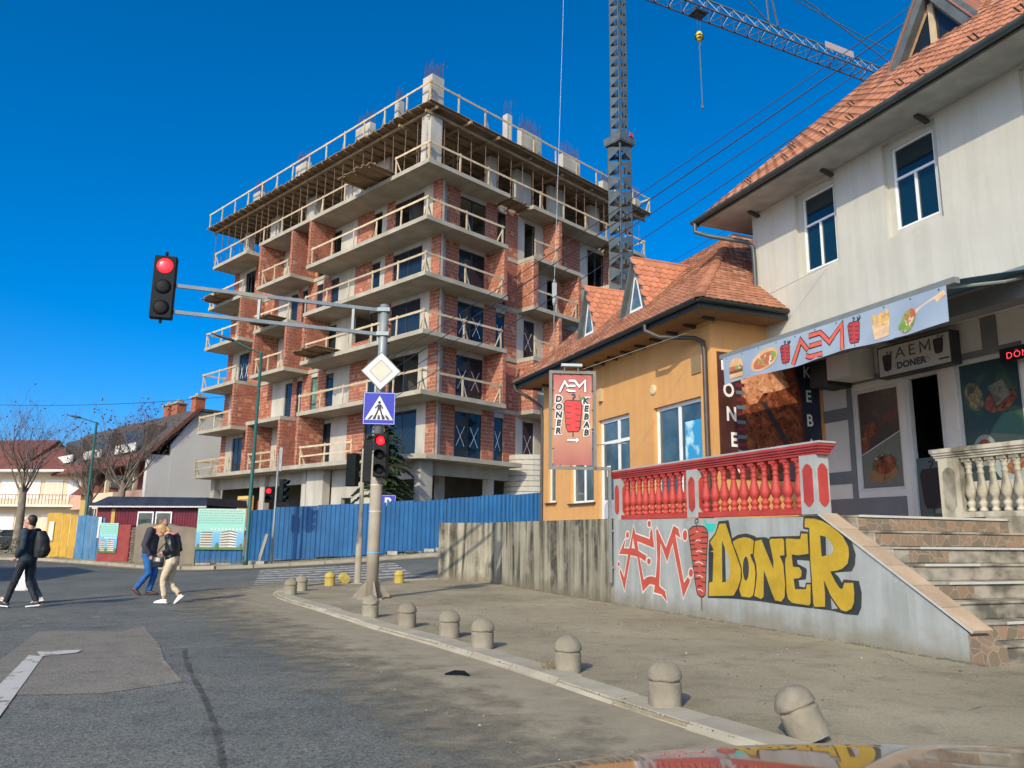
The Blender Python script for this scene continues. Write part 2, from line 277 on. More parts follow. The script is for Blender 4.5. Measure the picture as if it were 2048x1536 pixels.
KERB = [(4.2, 1.6), (2.9, 3.9), (1.68, 6.02), (1.42, 6.48), (1.06, 7.15), (.69, 7.9), (.19, 8.87), (-.40, 9.96), (-.99, 10.98), (-2.10, 12.77), (-3.64, 15.58), (-4.82, 17.57), (-5.58, 19.14), (-5.95, 20.4), (-6.0, 21.8), (-5.7, 23.4), (-4.9, 24.9), (-3.4, 26.1), (-1.4, 27.0), (1.0, 27.8), (4, 28.8)]
pavement = sheet('pavement', KERB+[(16, 33), (16, 1.6)], 0, M_pave, skirt=.12)
FARK = [(-60, 46), (-34, 41.2), (-25.7, 40.4), (-22.9, 39.6), (-18.7, 36.3), (-15.7, 33.6), (-13.6, 32.2), (-12.2, 31.8), (-10.6, 32.2), (-8, 33.2), (-4.2, 34.7), (-.4, 35.3), (3, 36.0), (9, 37.2)]
far_pave = sheet('pavement', FARK+[(30, 60), (30, 88), (-60, 88)], .05, M_pave, skirt=.15)
# kerb stones, one by one
def kerb_run(pts, parent, z, width, L=1.0, drop=.0):
    P = [V((x, y, 0)) for x, y in pts]; tot = []; acc = 0
    for i in range(len(P)-1): tot.append((acc, P[i], P[i+1])); acc += (P[i+1]-P[i]).length
    def at(s):
        for a, p, q in tot:
            l = (q-p).length
            if s <= a+l+1e-6: return p+(q-p)*((s-a)/l)
        return P[-1]
    s = 0; rnd = random.Random(3)
    while s < acc-.3:
        e = min(acc, s+L); a, b = at(s+.012), at(e-.012); d = (b-a).normalized(); nx = V((d.y, -d.x, 0))
        j = rnd.uniform(-.012, .012); zz = [z+terrain(p.x, p.y)+j for p in (a, b)]
        o_ = -.02; h = rnd.uniform(-.012, .012)
        mb = MB()
        prof = [(-.03+h, -.2), (o_+h, -.035), (o_+.05+h, .012), (width+h, .024), (width+h, -.2)]
        mid = (a+b)/2
        vs = [p+nx*u+V((0, 0, zq+v))-mid for p, zq in ((a, zz[0]), (b, zz[1])) for u, v in prof]
        n = 5; mb.add(vs, [tuple(range(n)), tuple(range(2*n-1, n-1, -1))]+[(i, n+i, n+(i+1) % n, (i+1) % n) for i in range(n)])
        o = mb.build('kerb_stone', M_kerb, parent, fix=True); o.location = mid; s = e
kerb_run(KERB[1:-2], pavement, .004, .30, 1.0)
kerb_run(FARK[2:-2], far_pave, .055, .18, 1.4)

# worn patch, seams and paint on the carriageway (each a thin sheet of its own, 4 mm apart)
def ov(name, poly, lift, m, parent=road):
    o = sheet(name, poly, ROAD+lift, m, kind=None); o.parent = parent; return o
ov('asphalt_patch', [(-7.05, 12.2), (-6.5, 12.36), (-5.9, 12.3), (-5.86, 13.0), (-5.3, 12.0), (-4.68, 10.9), (-4.1, 9.7), (-3.31, 8.32), (-3.5, 8.1), (-3.78, 7.72), (-4.3, 7.62), (-5.0, 7.55), (-5.6, 8.8)], .004, M_patch)
M_tar = bpy.data.materials.new('tar_seam'); M_tar.use_nodes = True
M_line = bpy.data.materials.new('road_paint'); M_line.use_nodes = True
M_faded = bpy.data.materials.new('road_paint_worn'); M_faded.use_nodes = True
def worn(m, col, lo, hi, sc=5):
    t = m.node_tree; b = t.nodes['Principled BSDF']; L = t.links.new; b.inputs['Base Color'].default_value = col+(1,); b.inputs['Roughness'].default_value = .8
    tc = t.nodes.new('ShaderNodeTexCoord'); n = t.nodes.new('ShaderNodeTexNoise'); n.inputs['Scale'].default_value = sc; n.inputs['Detail'].default_value = 9; n.inputs['Roughness'].default_value = .75
    cr = t.nodes.new('ShaderNodeMapRange'); cr.inputs['From Min'].default_value = lo; cr.inputs['From Max'].default_value = hi
    tr = t.nodes.new('ShaderNodeBsdfTransparent'); mx = t.nodes.new('ShaderNodeMixShader')
    L(tc.outputs['Object'], n.inputs['Vector']); L(n.outputs['Fac'], cr.inputs[0]); L(cr.outputs[0], mx.inputs[0]); L(tr.outputs[0], mx.inputs[1]); L(b.outputs[0], mx.inputs[2])
    L(mx.outputs[0], t.nodes['Material Output'].inputs['Surface'])
worn(M_line, (.46, .45, .41), .34, .46, 5)
worn(M_tar, (.062, .063, .056), .38, .66, 7)
worn(M_faded, (.34, .33, .29), .50, .85, 3.5)
def strip(pts, wd):
    a = [V((x, y)) for x, y in pts]; Lp = []; Rp = []
    for i, p in enumerate(a):
        d = (a[min(i+1, len(a)-1)]-a[max(i-1, 0)]).normalized(); n = V((-d.y, d.x)); k = wd*(random.uniform(.7, 1.3))/2
        Lp.append(p+n*k); Rp.append(p-n*k)
    return [(p.x, p.y) for p in Lp+Rp[::-1]]
ov('tar_seam', strip([(-4.2, 10.6), (-4.0, 10.1), (-3.68, 9.4), (-3.4, 8.8), (-3.1, 8.2), (-2.8, 7.6), (-2.5, 6.95), (-2.2, 6.3), (-1.83, 5.4), (-1.5, 4.6)], .06), .012, M_tar)
ov('tar_seam', strip([(-3.85, 9.85), (-3.6, 9.95), (-3.3, 9.98), (-2.9, 10.1)], .05), .016, M_tar)
ov('tar_seam', strip([(-5.86, 13.0), (-5.3, 12.0), (-4.68, 10.9), (-4.1, 9.7), (-3.31, 8.32)], .04), .008, mat('dusty_seam', (.20, .18, .14), .9, var=.3, scale=9))
ov('centre_line', [(-5.80, 9.90), (-5.58, 9.82), (-4.1, 6.7), (-2.9, 4.2), (-3.12, 4.1), (-4.32, 6.62)], .010, M_line)
ov('stop_line', [(-5.86, 10.17), (-5.66, 10.28), (-5.40, 10.36), (-5.34, 10.12), (-5.45, 9.98), (-5.60, 9.80)], .014, M_line)
ov('stop_line', [(-4.75, 10.55), (-3.7, 11.05), (-3.6, 10.75), (-4.6, 10.3)], .014, M_faded)
ov('edge_line', strip([(-1.75, 10.45), (-2.1, 11.2), (-2.55, 12.1), (-3.1, 12.5), (-3.3, 12.2)], .2), .010, M_faded)
ov('edge_line', strip([(-4.3, 15.1), (-4.9, 16.1), (-5.7, 17.4)], .22), .010, M_faded)
sdir = V((-.3706, .9288)); cdir = V((.9288, .3706))
for i in range(9):      # zebra over the main road, almost worn away
    c = V((-4.6, 15.0))-cdir*(.62*0)+V((-.93, -.37))*(1.15*i)
    p = [c-sdir*1.5, c+sdir*1.5, c+sdir*1.5-cdir*.5, c-sdir*1.5-cdir*.5]
    ov('zebra_stripe', [(q.x, q.y) for q in p], .010, M_faded)
M_zeb = bpy.data.materials.new('zebra_paint'); M_zeb.use_nodes = True; worn(M_zeb, (.50, .49, .45), .34, .58, 4)
for i in range(9):      # zebra over the side street
    c = V((-6.35, 22.9))+sdir*(.98*i)-cdir*(.9-.1*i)
    p = [c, c+cdir*5.2, c+cdir*5.2+sdir*.48, c+sdir*.48]
    ov('zebra_stripe', [(q.x, q.y) for q in p], .010, M_zeb)
# sandy dirt washed along the kerb: width and density fall off away from it
M_dirt = bpy.data.materials.new('gutter_dirt'); M_dirt.use_nodes = True
t = M_dirt.node_tree; b = t.nodes['Principled BSDF']; L = t.links.new
tc = t.nodes.new('ShaderNodeTexCoord'); n = t.nodes.new('ShaderNodeTexNoise'); n.inputs['Scale'].default_value = 2.2; n.inputs['Detail'].default_value = 10; n.inputs['Roughness'].default_value = .72
at = t.nodes.new('ShaderNodeAttribute'); at.attribute_name = 'thick'
ad = t.nodes.new('ShaderNodeMath'); ad.operation = 'ADD'; mr = t.nodes.new('ShaderNodeMapRange'); mr.inputs['From Min'].default_value = .74; mr.inputs['From Max'].default_value = 1.3
cr = t.nodes.new('ShaderNodeValToRGB'); cr.color_ramp.elements[0].color = (.215, .187, .125, 1); cr.color_ramp.elements[1].color = (.31, .272, .19, 1); cr.color_ramp.elements[0].position = .35; cr.color_ramp.elements[1].position = .7
n5 = t.nodes.new('ShaderNodeTexNoise'); n5.inputs['Scale'].default_value = 45; bp = t.nodes.new('ShaderNodeBump'); bp.inputs['Strength'].default_value = .6; bp.inputs['Distance'].default_value = .01
tr = t.nodes.new('ShaderNodeBsdfTransparent'); mx = t.nodes.new('ShaderNodeMixShader'); b.inputs['Roughness'].default_value = .95
for q in (n, n5): L(tc.outputs['Object'], q.inputs['Vector'])
L(n.outputs['Fac'], ad.inputs[0]); L(at.outputs['Fac'], ad.inputs[1]); L(ad.outputs[0], mr.inputs[0]); L(mr.outputs[0], mx.inputs[0])
L(n.outputs['Fac'], cr.inputs[0]); L(cr.outputs[0], b.inputs['Base Color']); L(n5.outputs['Fac'], bp.inputs['Height']); L(bp.outputs[0], b.inputs['Normal'])
L(tr.outputs[0], mx.inputs[1]); L(b.outputs[0], mx.inputs[2]); L(mx.outputs[0], t.nodes['Material Output'].inputs['Surface'])
def dirt_strip(pts, width, side=1, z=ROAD+.02):
    mb = MB(); P = [V((x, y, 0)) for x, y in pts]; cols = 8; val = []
    for i, p in enumerate(P):
        d = (P[min(i+1, len(P)-1)]-P[max(i-1, 0)]).normalized(); nx = V((-d.y, d.x, 0))*side
        for c in range(cols+1):
            q = p+nx*(width*c/cols-.05); mb.v.append((q.x, q.y, terrain(q.x, q.y)+z+.012*(1-c/cols)**2)); val.append((1-c/cols)**.8)
    k = cols+1
    for i in range(len(P)-1):
        for c in range(cols): mb.f.append((i*k+c, i*k+c+1, (i+1)*k+c+1, (i+1)*k+c)); mb.m.append(0)
    o = mb.build('gutter_dirt', M_dirt, road, smooth=True, fix=True); a = o.data.attributes.new('thick', 'FLOAT', 'POINT'); a.data.foreach_set('value', val)
    return o
dirt_strip(KERB[:17], 2.9); dirt_strip(FARK[2:12], 1.6, -1, ROAD+.02)
rnd = random.Random(33)
for i in range(16):
    p = V((rnd.uniform(-3, 5.5), rnd.uniform(6.5, 20))); 
    if not (-4 < (ST.inverted() @ V((p.x, p.y, 0))).y < -.5): continue
    a = rnd.uniform(0, 6.3); pts = [p]
    for j in range(rnd.randint(8, 18)): a += rnd.gauss(0, .45); p = p+V((cos(a), sin(a)))*rnd.uniform(.08, .22); pts.append(p)
    if any((ST.inverted() @ V((q.x, q.y, 0))).y > -.1 for q in pts): continue
    o = sheet('pavement_crack', strip([(q.x, q.y) for q in pts], .012), .005, M_tar, kind=None); o.parent = pavement
# loose grit and litter: pebbles on the pavement and in the gutter
mb = MB(); rnd = random.Random(11)
for i in range(2600):
    if i < 1500:
        k = rnd.randrange(1, 14); p, q = V(KERB[k]), V(KERB[k+1]); f = rnd.random(); c = p+(q-p)*f; d = (q-p).normalized(); off = rnd.uniform(-.25, 1)**3*1.6
        c += V((-d.y, d.x))*off; z = ROAD+.022 if off > 0 else .006
    else:
        s = rnd.uniform(-10, 9); e = rnd.random(); c2 = sw(-s, -rnd.uniform(.1, 5.2)); c = V((c2.x, c2.y)); z = .006
        if c.x < -5 or c.y < 3: continue
    r = rnd.uniform(.003, .011)*(1 if rnd.random() < .95 else 1.8)
    mb.ball((c.x, c.y, z+terrain(c.x, c.y)), r, 5, rnd.choice((0, 0, 1, 2)), (1, rnd.uniform(.6, 1.2), .6))
tag(mb.build('loose_grit', [flat('grit_grey', (.22, .2, .16)), flat('grit_pale', (.34, .32, .26)), flat('grit_dark', (.07, .065, .055))]), 'small stones and grit scattered along the kerb and pavement', 'grit', kind='stuff')
def wall_mat(name, base, dark, light, streak, foot, bs=(16, (1, 1, 1)), rough=.9):
    """weathered wall: blotches, soft drips of uneven length, splash dirt at the foot"""
    m = bpy.data.materials.new(name); m.use_nodes = True; t = m.node_tree; b = t.nodes['Principled BSDF']; L = t.links.new; b.inputs['Roughness'].default_value = rough
    tc = t.nodes.new('ShaderNodeTexCoord')
    def noise(sc, st=(1, 1, 1), det=7, ro=.6, dis=0):
        mp = t.nodes.new('ShaderNodeMapping'); mp.inputs['Scale'].default_value = st; n = t.nodes.new('ShaderNodeTexNoise'); n.inputs['Scale'].default_value = sc; n.inputs['Detail'].default_value = det; n.inputs['Roughness'].default_value = ro; n.inputs['Distortion'].default_value = dis
        L(tc.outputs['Object'], mp.inputs[0]); L(mp.outputs[0], n.inputs['Vector']); return n.outputs['Fac']
    def rng(x, a, b_, c=0, d=1):
        r = t.nodes.new('ShaderNodeMapRange'); r.inputs['From Min'].default_value = a; r.inputs['From Max'].default_value = b_; r.inputs['To Min'].default_value = c; r.inputs['To Max'].default_value = d; L(x, r.inputs[0]); return r.outputs[0]
    def mix(f, x, col):
        q = t.nodes.new('ShaderNodeMix'); q.data_type = 'RGBA'; L(f, q.inputs[0])
        if isinstance(x, tuple): q.inputs[6].default_value = x+(1,)
        else: L(x, q.inputs[6])
        q.inputs[7].default_value = col+(1,); return q.outputs[2]
    def mul(x, y):
        q = t.nodes.new('ShaderNodeMath'); q.operation = 'MULTIPLY'; L(x, q.inputs[0]); L(y, q.inputs[1]); return q.outputs[0]
    c = mix(rng(noise(1.1), .35, .7), base, light)
    st1 = rng(noise(1, (2.9, 2.9, .20), 6, .62, .35), .44, .58); br = rng(noise(1.3, det=4), .26, .50)
    c = mix(mul(mul(st1, br), rng(noise(.6), .2, .5, streak*.6, streak)), c, dark)
    c = mix(rng(noise(5, det=9), .60, .72, 0, .5), c, light)
    sp = t.nodes.new('ShaderNodeSeparateXYZ'); L(tc.outputs['Object'], sp.inputs[0]); nz = t.nodes.new('ShaderNodeMath'); nz.operation = 'MULTIPLY_ADD'; nz.inputs[1].default_value = -.7; L(noise(2.5, det=8), nz.inputs[0]); L(sp.outputs['Z'], nz.inputs[2])
    c = mix(rng(nz.outputs[0], -.30, .02, .75, 0), c, foot)
    L(c, b.inputs['Base Color'])
    bp = t.nodes.new('ShaderNodeBump'); bp.inputs['Strength'].default_value = .4; bp.inputs['Distance'].default_value = .012; L(noise(bs[0], bs[1], 8), bp.inputs['Height']); L(bp.outputs[0], b.inputs['Normal']); return m

# ================================================================ BUILDING UNDER CONSTRUCTION (frame BL: p right face, q left face)
M_slab = mat('slab_concrete', (.30, .275, .215), .85, scale=.9, col2=(.42, .39, .315), bump=.2, bscale=8, detail=9)
M_cpan = mat('cast_concrete', (.35, .335, .285), .85, scale=1.3, col2=(.48, .46, .405), bump=.2, bscale=10, stretch=(1, 1, .35), detail=8)
M_brick = mat('clay_block', (.30, .095, .052), .9, scale=1.6, col2=(.39, .142, .080), bump=.5, bscale=26, rnd=.0, detail=3)
M_brick1 = mat('clay_block_single', (.30, .095, .052), .9, scale=1.6, col2=(.39, .142, .080), bump=.5, bscale=26, rnd=.2, detail=3)
M_brick2 = mat('clay_block_dark', (.27, .080, .045), .9, scale=4, col2=(.36, .12, .065), bump=.5, bscale=26)
M_brick3 = mat('clay_block_pale', (.46, .19, .105), .9, scale=4, col2=(.52, .25, .15), bump=.5, bscale=26)
M_mortar = mat('mortar', (.42, .33, .25), .95, scale=3, col2=(.56, .49, .41), bump=.5, bscale=30)
M_dark = mat('interior_concrete_shaded', (.16, .155, .14), .9, var=.2, scale=1)  # concrete with the shade of the interior put into its colour
M_timb = mat('sawn_timber', (.42, .33, .20), .85, scale=3, col2=(.56, .46, .31), stretch=(1, 1, 1), bump=.2, rnd=.15)
M_timd = mat('formwork_timber', (.20, .135, .075), .9, scale=2, col2=(.31, .22, .13), bump=.3, rnd=.15)
M_wfr = mat('window_frame_anthracite', (.02, .03, .045), .4, var=.1)
M_glass = mat('window_glass_dark', (.012, .022, .032), .05, var=.25, scale=.35, spec=.5)
M_rebar = mat('rebar', (.10, .075, .10), .7, var=.3, scale=5, metal=.3)
M_steel = mat('prop_steel', (.12, .07, .05), .7, var=.3, scale=4)
M_tape = flat('white_tape', (.75, .76, .76))
bld = thing('building_under_construction', 'unfinished six storey block of concrete slabs and red brick walls behind blue fence', 'building', BL.copy())
ZS = [0, 5.45, 8.65, 11.8, 14.9, 18.0, 21.2, 24.45]; TK = .24
LA, LB, LC = (0, 11.9), (13.8, 18.3), (20.4, 25.7)
RA, RB, RC = (0, 6.1), (8.3, 12.8), (15.7, 20.0)
I, J = 1.8, 1.4
for k in range(1, 7):
    z1 = ZS[k]; z0 = z1-TK
    if k == 1:
        poly = [(.25, 0), (.6, -.02), (7.4, 0), (7.4, J-.05), (20, J-.05), (20, 25.6), (0, 25.7), (0, 1.0), (.06, .5)]
        poly = [(1.2, 0), (7.4, 0), (7.4, J-.05), (20, J-.05), (20, 25.7), (0, 25.7), (0, 1.2), (.25, .45), (.6, .12)]
    else:
        poly = [(0, 0), (RA[1], 0), (RA[1], J-.05), (RB[0], J-.05), (RB[0], 0), (RB[1], 0), (RB[1], J-.05), (RC[0], J-.05), (RC[0], 0), (RC[1], 0), (RC[1], LC[1]), (0, LC[1]), (0, LC[0]), (I-.05, LC[0]), (I-.05, LB[1]), (0, LB[1]), (0, LB[0]), (I-.05, LB[0]), (I-.05, LA[1]), (0, LA[1])]
        if k == 6: poly = [(0, 0), (6.2, 0), (6.2, J), (8.2, J), (8.2, 0), (15.9, 0), (15.9, J), (16.9, J), (16.9, 0), (20, 0), (20, 25.5), (0, 25.5), (0, 20.2), (1.2, 20.2), (1.2, 18.4), (0, 18.4), (0, 0)][:-1]
    MB().prism([(a, b, z0) for a, b in poly], (0, 0, TK)).build('floor_slab', M_slab, bld, fix=True)

# ---- walls: lists of (kind, from, to); b brick, c concrete, w window, o open
LW = [('b', 1.0, 1.75), ('c', 1.75, 2.55), ('w', 2.55, 5.25), ('b', 5.25, 6.03), ('c', 6.03, 6.5), ('w', 6.5, 7.35), ('b', 7.35, 9.1), ('c', 9.1, 10.85), ('w', 10.85, 11.75), ('b', 11.75, 12.7), ('w', 12.7, 13.47), ('b', 13.47, 14.57), ('w', 14.57, 15.24), ('b', 15.24, 15.8), ('w', 15.8, 16.7), ('c', 16.7, 18.37), ('b', 18.37, 22.2), ('w', 22.2, 23.7), ('c', 23.7, 24.7), ('b', 24.7, 25.55)]
RW = [('c', 2.06, 2.55), ('b', 2.55, 3.55), ('w', 3.55, 5.6), ('b', 5.6, 6.55), ('w', 6.55, 7.3), ('b', 7.3, 8.3), ('c', 8.3, 8.9), ('w', 8.9, 9.9), ('c', 9.9, 11.0), ('w', 11.05, 11.9), ('b', 11.9, 14.3), ('c', 14.3, 15.1), ('w', 15.1, 16.9), ('b', 16.9, 20.0)]
BR = []      # every brick: (axis, fixed coordinate of its face, normal sign, along0, along1, z0, z1, thickness)
def brick_wall(ax, face, sg, a0, a1, z0, z1, th=.25):
    """ax 'p': wall in plane p=face running along q; 'q': plane q=face running along p. sg: side the face looks to"""
    lo, hi = (face+.016, face+th-.016) if sg < 0 else (face-th+.016, face-.016)
    if ax == 'p': MB().box(lo, hi, a0+.004, a1-.004, z0, z1).build('brick_panel', M_mortar, bld)
    else: MB().box(a0+.004, a1-.004, lo, hi, z0, z1).build('brick_panel', M_mortar, bld)
    bw, bh, jt = .271, .216, .030; row = 0; z = z0+.006
    while z < z1-.06:
        zt = min(z+bh-jt, z1-.004); a = a0-(.5*bw if row % 2 else 0)
        while a < a1-.02:
            s, e = max(a, a0), min(a+bw-jt, a1)
            if e-s > .03: BR.append((ax, face, sg, s, e, z, zt))
            a += bw
        z += bh; row += 1
def cpanel(ax, face, a0, a1, z0, z1, th=.26, nm='concrete_panel'):
    if ax == 'p': MB().box(face, face+th, a0, a1, z0, z1).build(nm, M_cpan, bld)
    else: MB().box(a0, a1, face, face+th, z0, z1).build(nm, M_cpan, bld)
def cwindow(ax, face, a0, a1, z0, z1, glass=True, cross=False, parent=bld, curtain=None):
    fr = MB(); d0, d1 = face+.08, face+.15
    def bx(mb, a, b, c, d, e0, e1):
        if ax == 'p': mb.box(e0, e1, a, b, c, d)
        else: mb.box(a, b, e0, e1, c, d)
    w = .07; zt = z1-.28
    MBl = MB(); bx(MBl, a0, a1, zt, z1, face+.01, face+.2); MBl.build('lintel', M_cpan, parent)
    zt -= .003
    bx(fr, a0, a0+w, z0, zt, d0, d1); bx(fr, a1-w, a1, z0, zt, d0, d1); bx(fr, a0+w, a1-w, zt-w, zt, d0, d1); bx(fr, a0+w, a1-w, z0, z0+w, d0, d1)
    if a1-a0 > 1.3: m = (a0+a1)/2; bx(fr, m-w*.8, m+w*.8, z0+w, zt-w, d0, d1)
    elif (a1-a0) < 1: bx(fr, a0+w, a1-w, z0+.85, z0+.91, d0, d1)
    f = fr.build('window', M_wfr, parent)
    if glass:
        g = MB(); bx(g, a0+w*.8, a1-w*.8, z0+w*.8, zt-w*.8, face+.1, face+.118); g.build('pane', M_glass if not curtain else curtain, f)
        if cross:
            for c0, c1 in (((a0+w, (a0+a1)/2-w), ((a0+a1)/2+w, a1-w)) if a1-a0 > 1.3 else ((a0+w, a1-w),)):
                x = MB(); zm = (z0+zt)/2; h = .55; cm = (c0+c1)/2; hw = min(.3, (c1-c0)*.36)
                for s in (-1, 1):
                    if ax == 'p': x.beam((face+.096-.002*s, cm-hw, zm-s*h), (face+.096-.002*s, cm+hw, zm+s*h), .003, .035, up=(1, 0, 0)) if 0 else x.beam((face+.095-.003*s, cm-hw, zm-s*h), (face+.095-.003*s, cm+hw, zm+s*h), .035, .003, up=(1, 0, 0))
                    else: x.beam((cm-hw, face+.095-.003*s, zm-s*h), (cm+hw, face+.095-.003*s, zm+s*h), .035, .003, up=(0, 1, 0))
                x.build('tape_cross', M_tape, f)
M_film = mat('protective_film', (.10, .20, .14), .3, var=.4, scale=2)
for k in range(1, 6):
    z0, z1 = ZS[k]+.003, ZS[k+1]-TK-.003
    for kind, a0, a1 in LW:
        if kind == 'b' and not (k == 3 and 7 < a0 < 8): brick_wall('p', I, -1, a0, a1, z0, z1)
        elif kind == 'b': brick_wall('p', I, -1, a0, a1, z0, z0+1.0)
        elif kind == 'c': cpanel('p', I, a0, a1, z0, z1)
        elif kind == 'w':
            opn = (k == 5) or (a0 == 2.55 and k in (2,)) or (k == 3 and a0 == 6.5)
            cwindow('p', I, a0, a1, z0, z1, glass=not opn, cross=(a0 > 20 and k == 3), curtain=M_film if (k == 2 and a0 == 12.7) else None)
    for kind, a0, a1 in RW:
        if kind == 'b': brick_wall('q', J, -1, a0, a1, z0, z1)
        elif kind == 'c': cpanel('q', J, a0, a1, z0, z1)
        elif kind == 'w': cwindow('q', J, a0, a1, z0, z1, glass=(k < 5 and not (k == 4 and a0 > 8)), cross=(k in (1, 2, 3)))
    # brick fins that close the balconies: alternate storeys
    if k % 2:
        brick_wall('q', 11.62, -1, .04, I-.01, z0, z1); brick_wall('p', .03, -1, 11.62, 11.88, z0, z1, .26)
        brick_wall('q', 18.02, -1, .04, I-.01, z0, z1); brick_wall('p', .03, -1, 18.02, 18.28, z0, z1, .26)
        brick_wall('q', 13.82, -1, .04, I-.01, z0, z1); brick_wall('p', .03, -1, 13.82, 14.08, z0, z1, .26)
        brick_wall('p', 10.62, -1, .04, J-.01, z0, z1); brick_wall('q', .03, -1, 10.62, 10.88, z0, z1, .26)
    else:
        brick_wall('q', 20.42, -1, .04, I-.01, z0, z1); brick_wall('p', .03, -1, 20.42, 20.68, z0, z1, .26)
        brick_wall('p', 5.82, -1, .04, J-.01, z0, z1); brick_wall('q', .03, -1, 5.82, 6.08, z0, z1, .26)
        brick_wall('p', 8.32, -1, .04, J-.01, z0, z1); brick_wall('q', .03, -1, 8.32, 8.7, z0, z1, .26)
        brick_wall('p', 12.52, -1, .04, J-.01, z0, z1); brick_wall('q', .03, -1, 12.52, 12.78, z0, z1, .26)
    brick_wall('p', I+.004, -1, 1.0, 1.72, z0, z1) if 0 else None
    MB().box(I+.02, 2.05, J-.36, J-.02, z0, z1).build('pier_core', M_cpan, bld) if 0 else None
# bricks: the 300 nearest whole ones singly, the rest joined
cl = BL.inverted() @ V((0, 0, 1.42))
def bc(b):
    ax, f, sg, s, e, z, zt = b; m = (s+e)/2
    return V((f, m, (z+zt)/2)) if ax == 'p' else V((m, f, (z+zt)/2))
order = sorted(range(len(BR)), key=lambda i: (bc(BR[i])-cl).length + (100 if abs((BR[i][4]-BR[i][3])-.241) > .002 or abs(BR[i][6]-BR[i][5]-.186) > .002 else 0))
single = set(order[:300])
bme = MB().box(-.1205, .1205, 0, .07, -.093, .093).mesh('brick', M_brick1)
rest = MB(); rnd = random.Random(5)
for i, b in enumerate(BR):
    ax, f, sg, s, e, z, zt = b; j = rnd.uniform(-.005, .004)
    if i in single:
        o = link('brick', bme, bld); c = bc(b)
        o.matrix_local = T(c.x+(j if ax == 'p' else 0), c.y+(0 if ax == 'p' else j), c.z, R(-90) if ax == 'p' else 0)
    else:
        mi = rnd.choices((0, 1, 2), (7, 3, .9))[0]
        if ax == 'p': rest.box(f+j, f+.07, s, e, z, zt, mi)
        else: rest.box(s, e, f+j, f+.07, z, zt, mi)
rest.build('brickwork', [M_brick, M_brick2, M_brick3], bld, kind='stuff')
# ---- ground floor: columns, walls, dark interior
zg0, zg1 = -.2, ZS[1]-TK-.003
for p, q, a, b in ((.9, .9, .8, .5), (1.3, 5.6, .4, 1.3), (1.0, 10.1, .5, 1.8), (1.2, 12.3, .4, .5), (1.2, 17.4, .4, .6), (1.2, 24.7, .5, .6), (6.2, 1.5, .5, .4), (11.0, 1.5, .6, .4), (3.6, 2.6, .4, .4)):
    MB().box(p, p+a, q, q+b, zg0, zg1).build('column', M_cpan, bld)
for c_ in ((1.5, 1.75, 1.4, 5.6, ZS[1]-1.1, zg1-.002), (1.5, 1.75, 13, 24.7, ZS[1]-1.0, zg1-.002), (1.76, 20, 1.45, 1.7, ZS[1]-.9, zg1-.002)): MB().box(*c_).build('ground_floor_beam', M_cpan, bld)
for c_ in ((1.6, 1.85, 6.92, 8.0, zg0, zg1-.004), (1.6, 1.85, 9.0, 10.08, zg0, zg1-.004), (1.6, 1.85, 8.002, 8.998, 3.5, zg1-.004)): MB().box(*c_).build('ground_floor_wall', M_cpan, bld)
for c_ in ((1.45, 1.6, 12.85, 13.6, zg0, 2.0), (1.9, 2.1, 18.0, 21.5, zg0, 3.6)): MB().box(*c_).build('ground_floor_brick', M_brick, bld)
MB().box(1.3, 1.5, 19.3, 21.2, 1.6, 3.9).box(1.28, 1.3, 19.5, 21.0, 1.8, 3.7, 1).build('insulation_board', [flat('foam_yellow', (.62, .45, .15)), flat('foam_brown', (.30, .20, .10))], bld)
MB().box(6, 19.5, 6, 25, zg0, ZS[6]-TK).box(2.2, 19.8, 25.3, 25.5, zg0, ZS[6]-TK).box(19.7, 19.95, 1.7, 25.3, zg0, ZS[6]-TK).build('light_block_core', M_dark, bld)  # unseen solid core and back walls, added to keep light from leaking through
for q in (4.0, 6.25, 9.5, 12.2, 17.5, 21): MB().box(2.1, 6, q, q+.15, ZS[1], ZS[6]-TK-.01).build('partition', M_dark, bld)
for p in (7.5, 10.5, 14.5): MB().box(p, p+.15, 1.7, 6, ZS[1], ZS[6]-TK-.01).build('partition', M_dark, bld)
# ribbed round ramp wall at the right of the ground floor
mb = MB(); z = 1.2
while z < 6.0:
    mb.lathe([(1.45, z), (1.5, z+.03), (1.5, z+.27), (1.45, z+.3)], 28, (9.3, 1.2, 0)); z += .303
mb.build('ramp_drum', M_cpan, bld)
# ---- top storey: columns, props, formwork deck
z0, z1 = ZS[6]+.003, ZS[7]-.3
for p, q, a, b in ((.3, .3, .8, .8), (1.9, 6.2, .35, 1.3), (1.9, 9.0, .35, 1.8), (1.8, 14.2, .35, 1.2), (1.8, 19.2, .35, 1.2), (1.9, 23.9, .5, .8), (6.0, 1.6, .6, .4), (8.3, 1.6, 1.4, .35), (11.5, 1.6, 1.5, .35), (15.7, 1.6, 1.0, .4), (5.5, 8, 8, 8)):
    MB().box(p, p+a, q, q+b, z0, z1).build('column', M_cpan, bld)
zd = ZS[7]
rnd = random.Random(2)
mb = MB(); a = -.25
while a < 26.6:            # formwork boards run along p
    e = min(a+rnd.uniform(.45, .6), 26.7); mb.box(-.25+rnd.uniform(-.08, .05), 20.5+rnd.uniform(-.1, .2), a, e-.012, zd-.03, zd+rnd.uniform(0, .008)); a = e
mb.build('formwork_deck', M_timd, bld)
mb = MB()
for i in range(34): mb.box(-.35+rnd.uniform(-.12, .1), 20.5, i*.8-.1, i*.8, zd-.15, zd-.031)
mb.build('formwork_joist', M_timd, bld)
mb = MB()
for p in (.25, 2.6, 4.9): mb.box(p, p+.12, -.2+rnd.uniform(-.3, .1), 26.5, zd-.32, zd-.151)
for p in (8, 11, 14, 17): mb.box(p, p+.12, .1, 5, zd-.32, zd-.151)
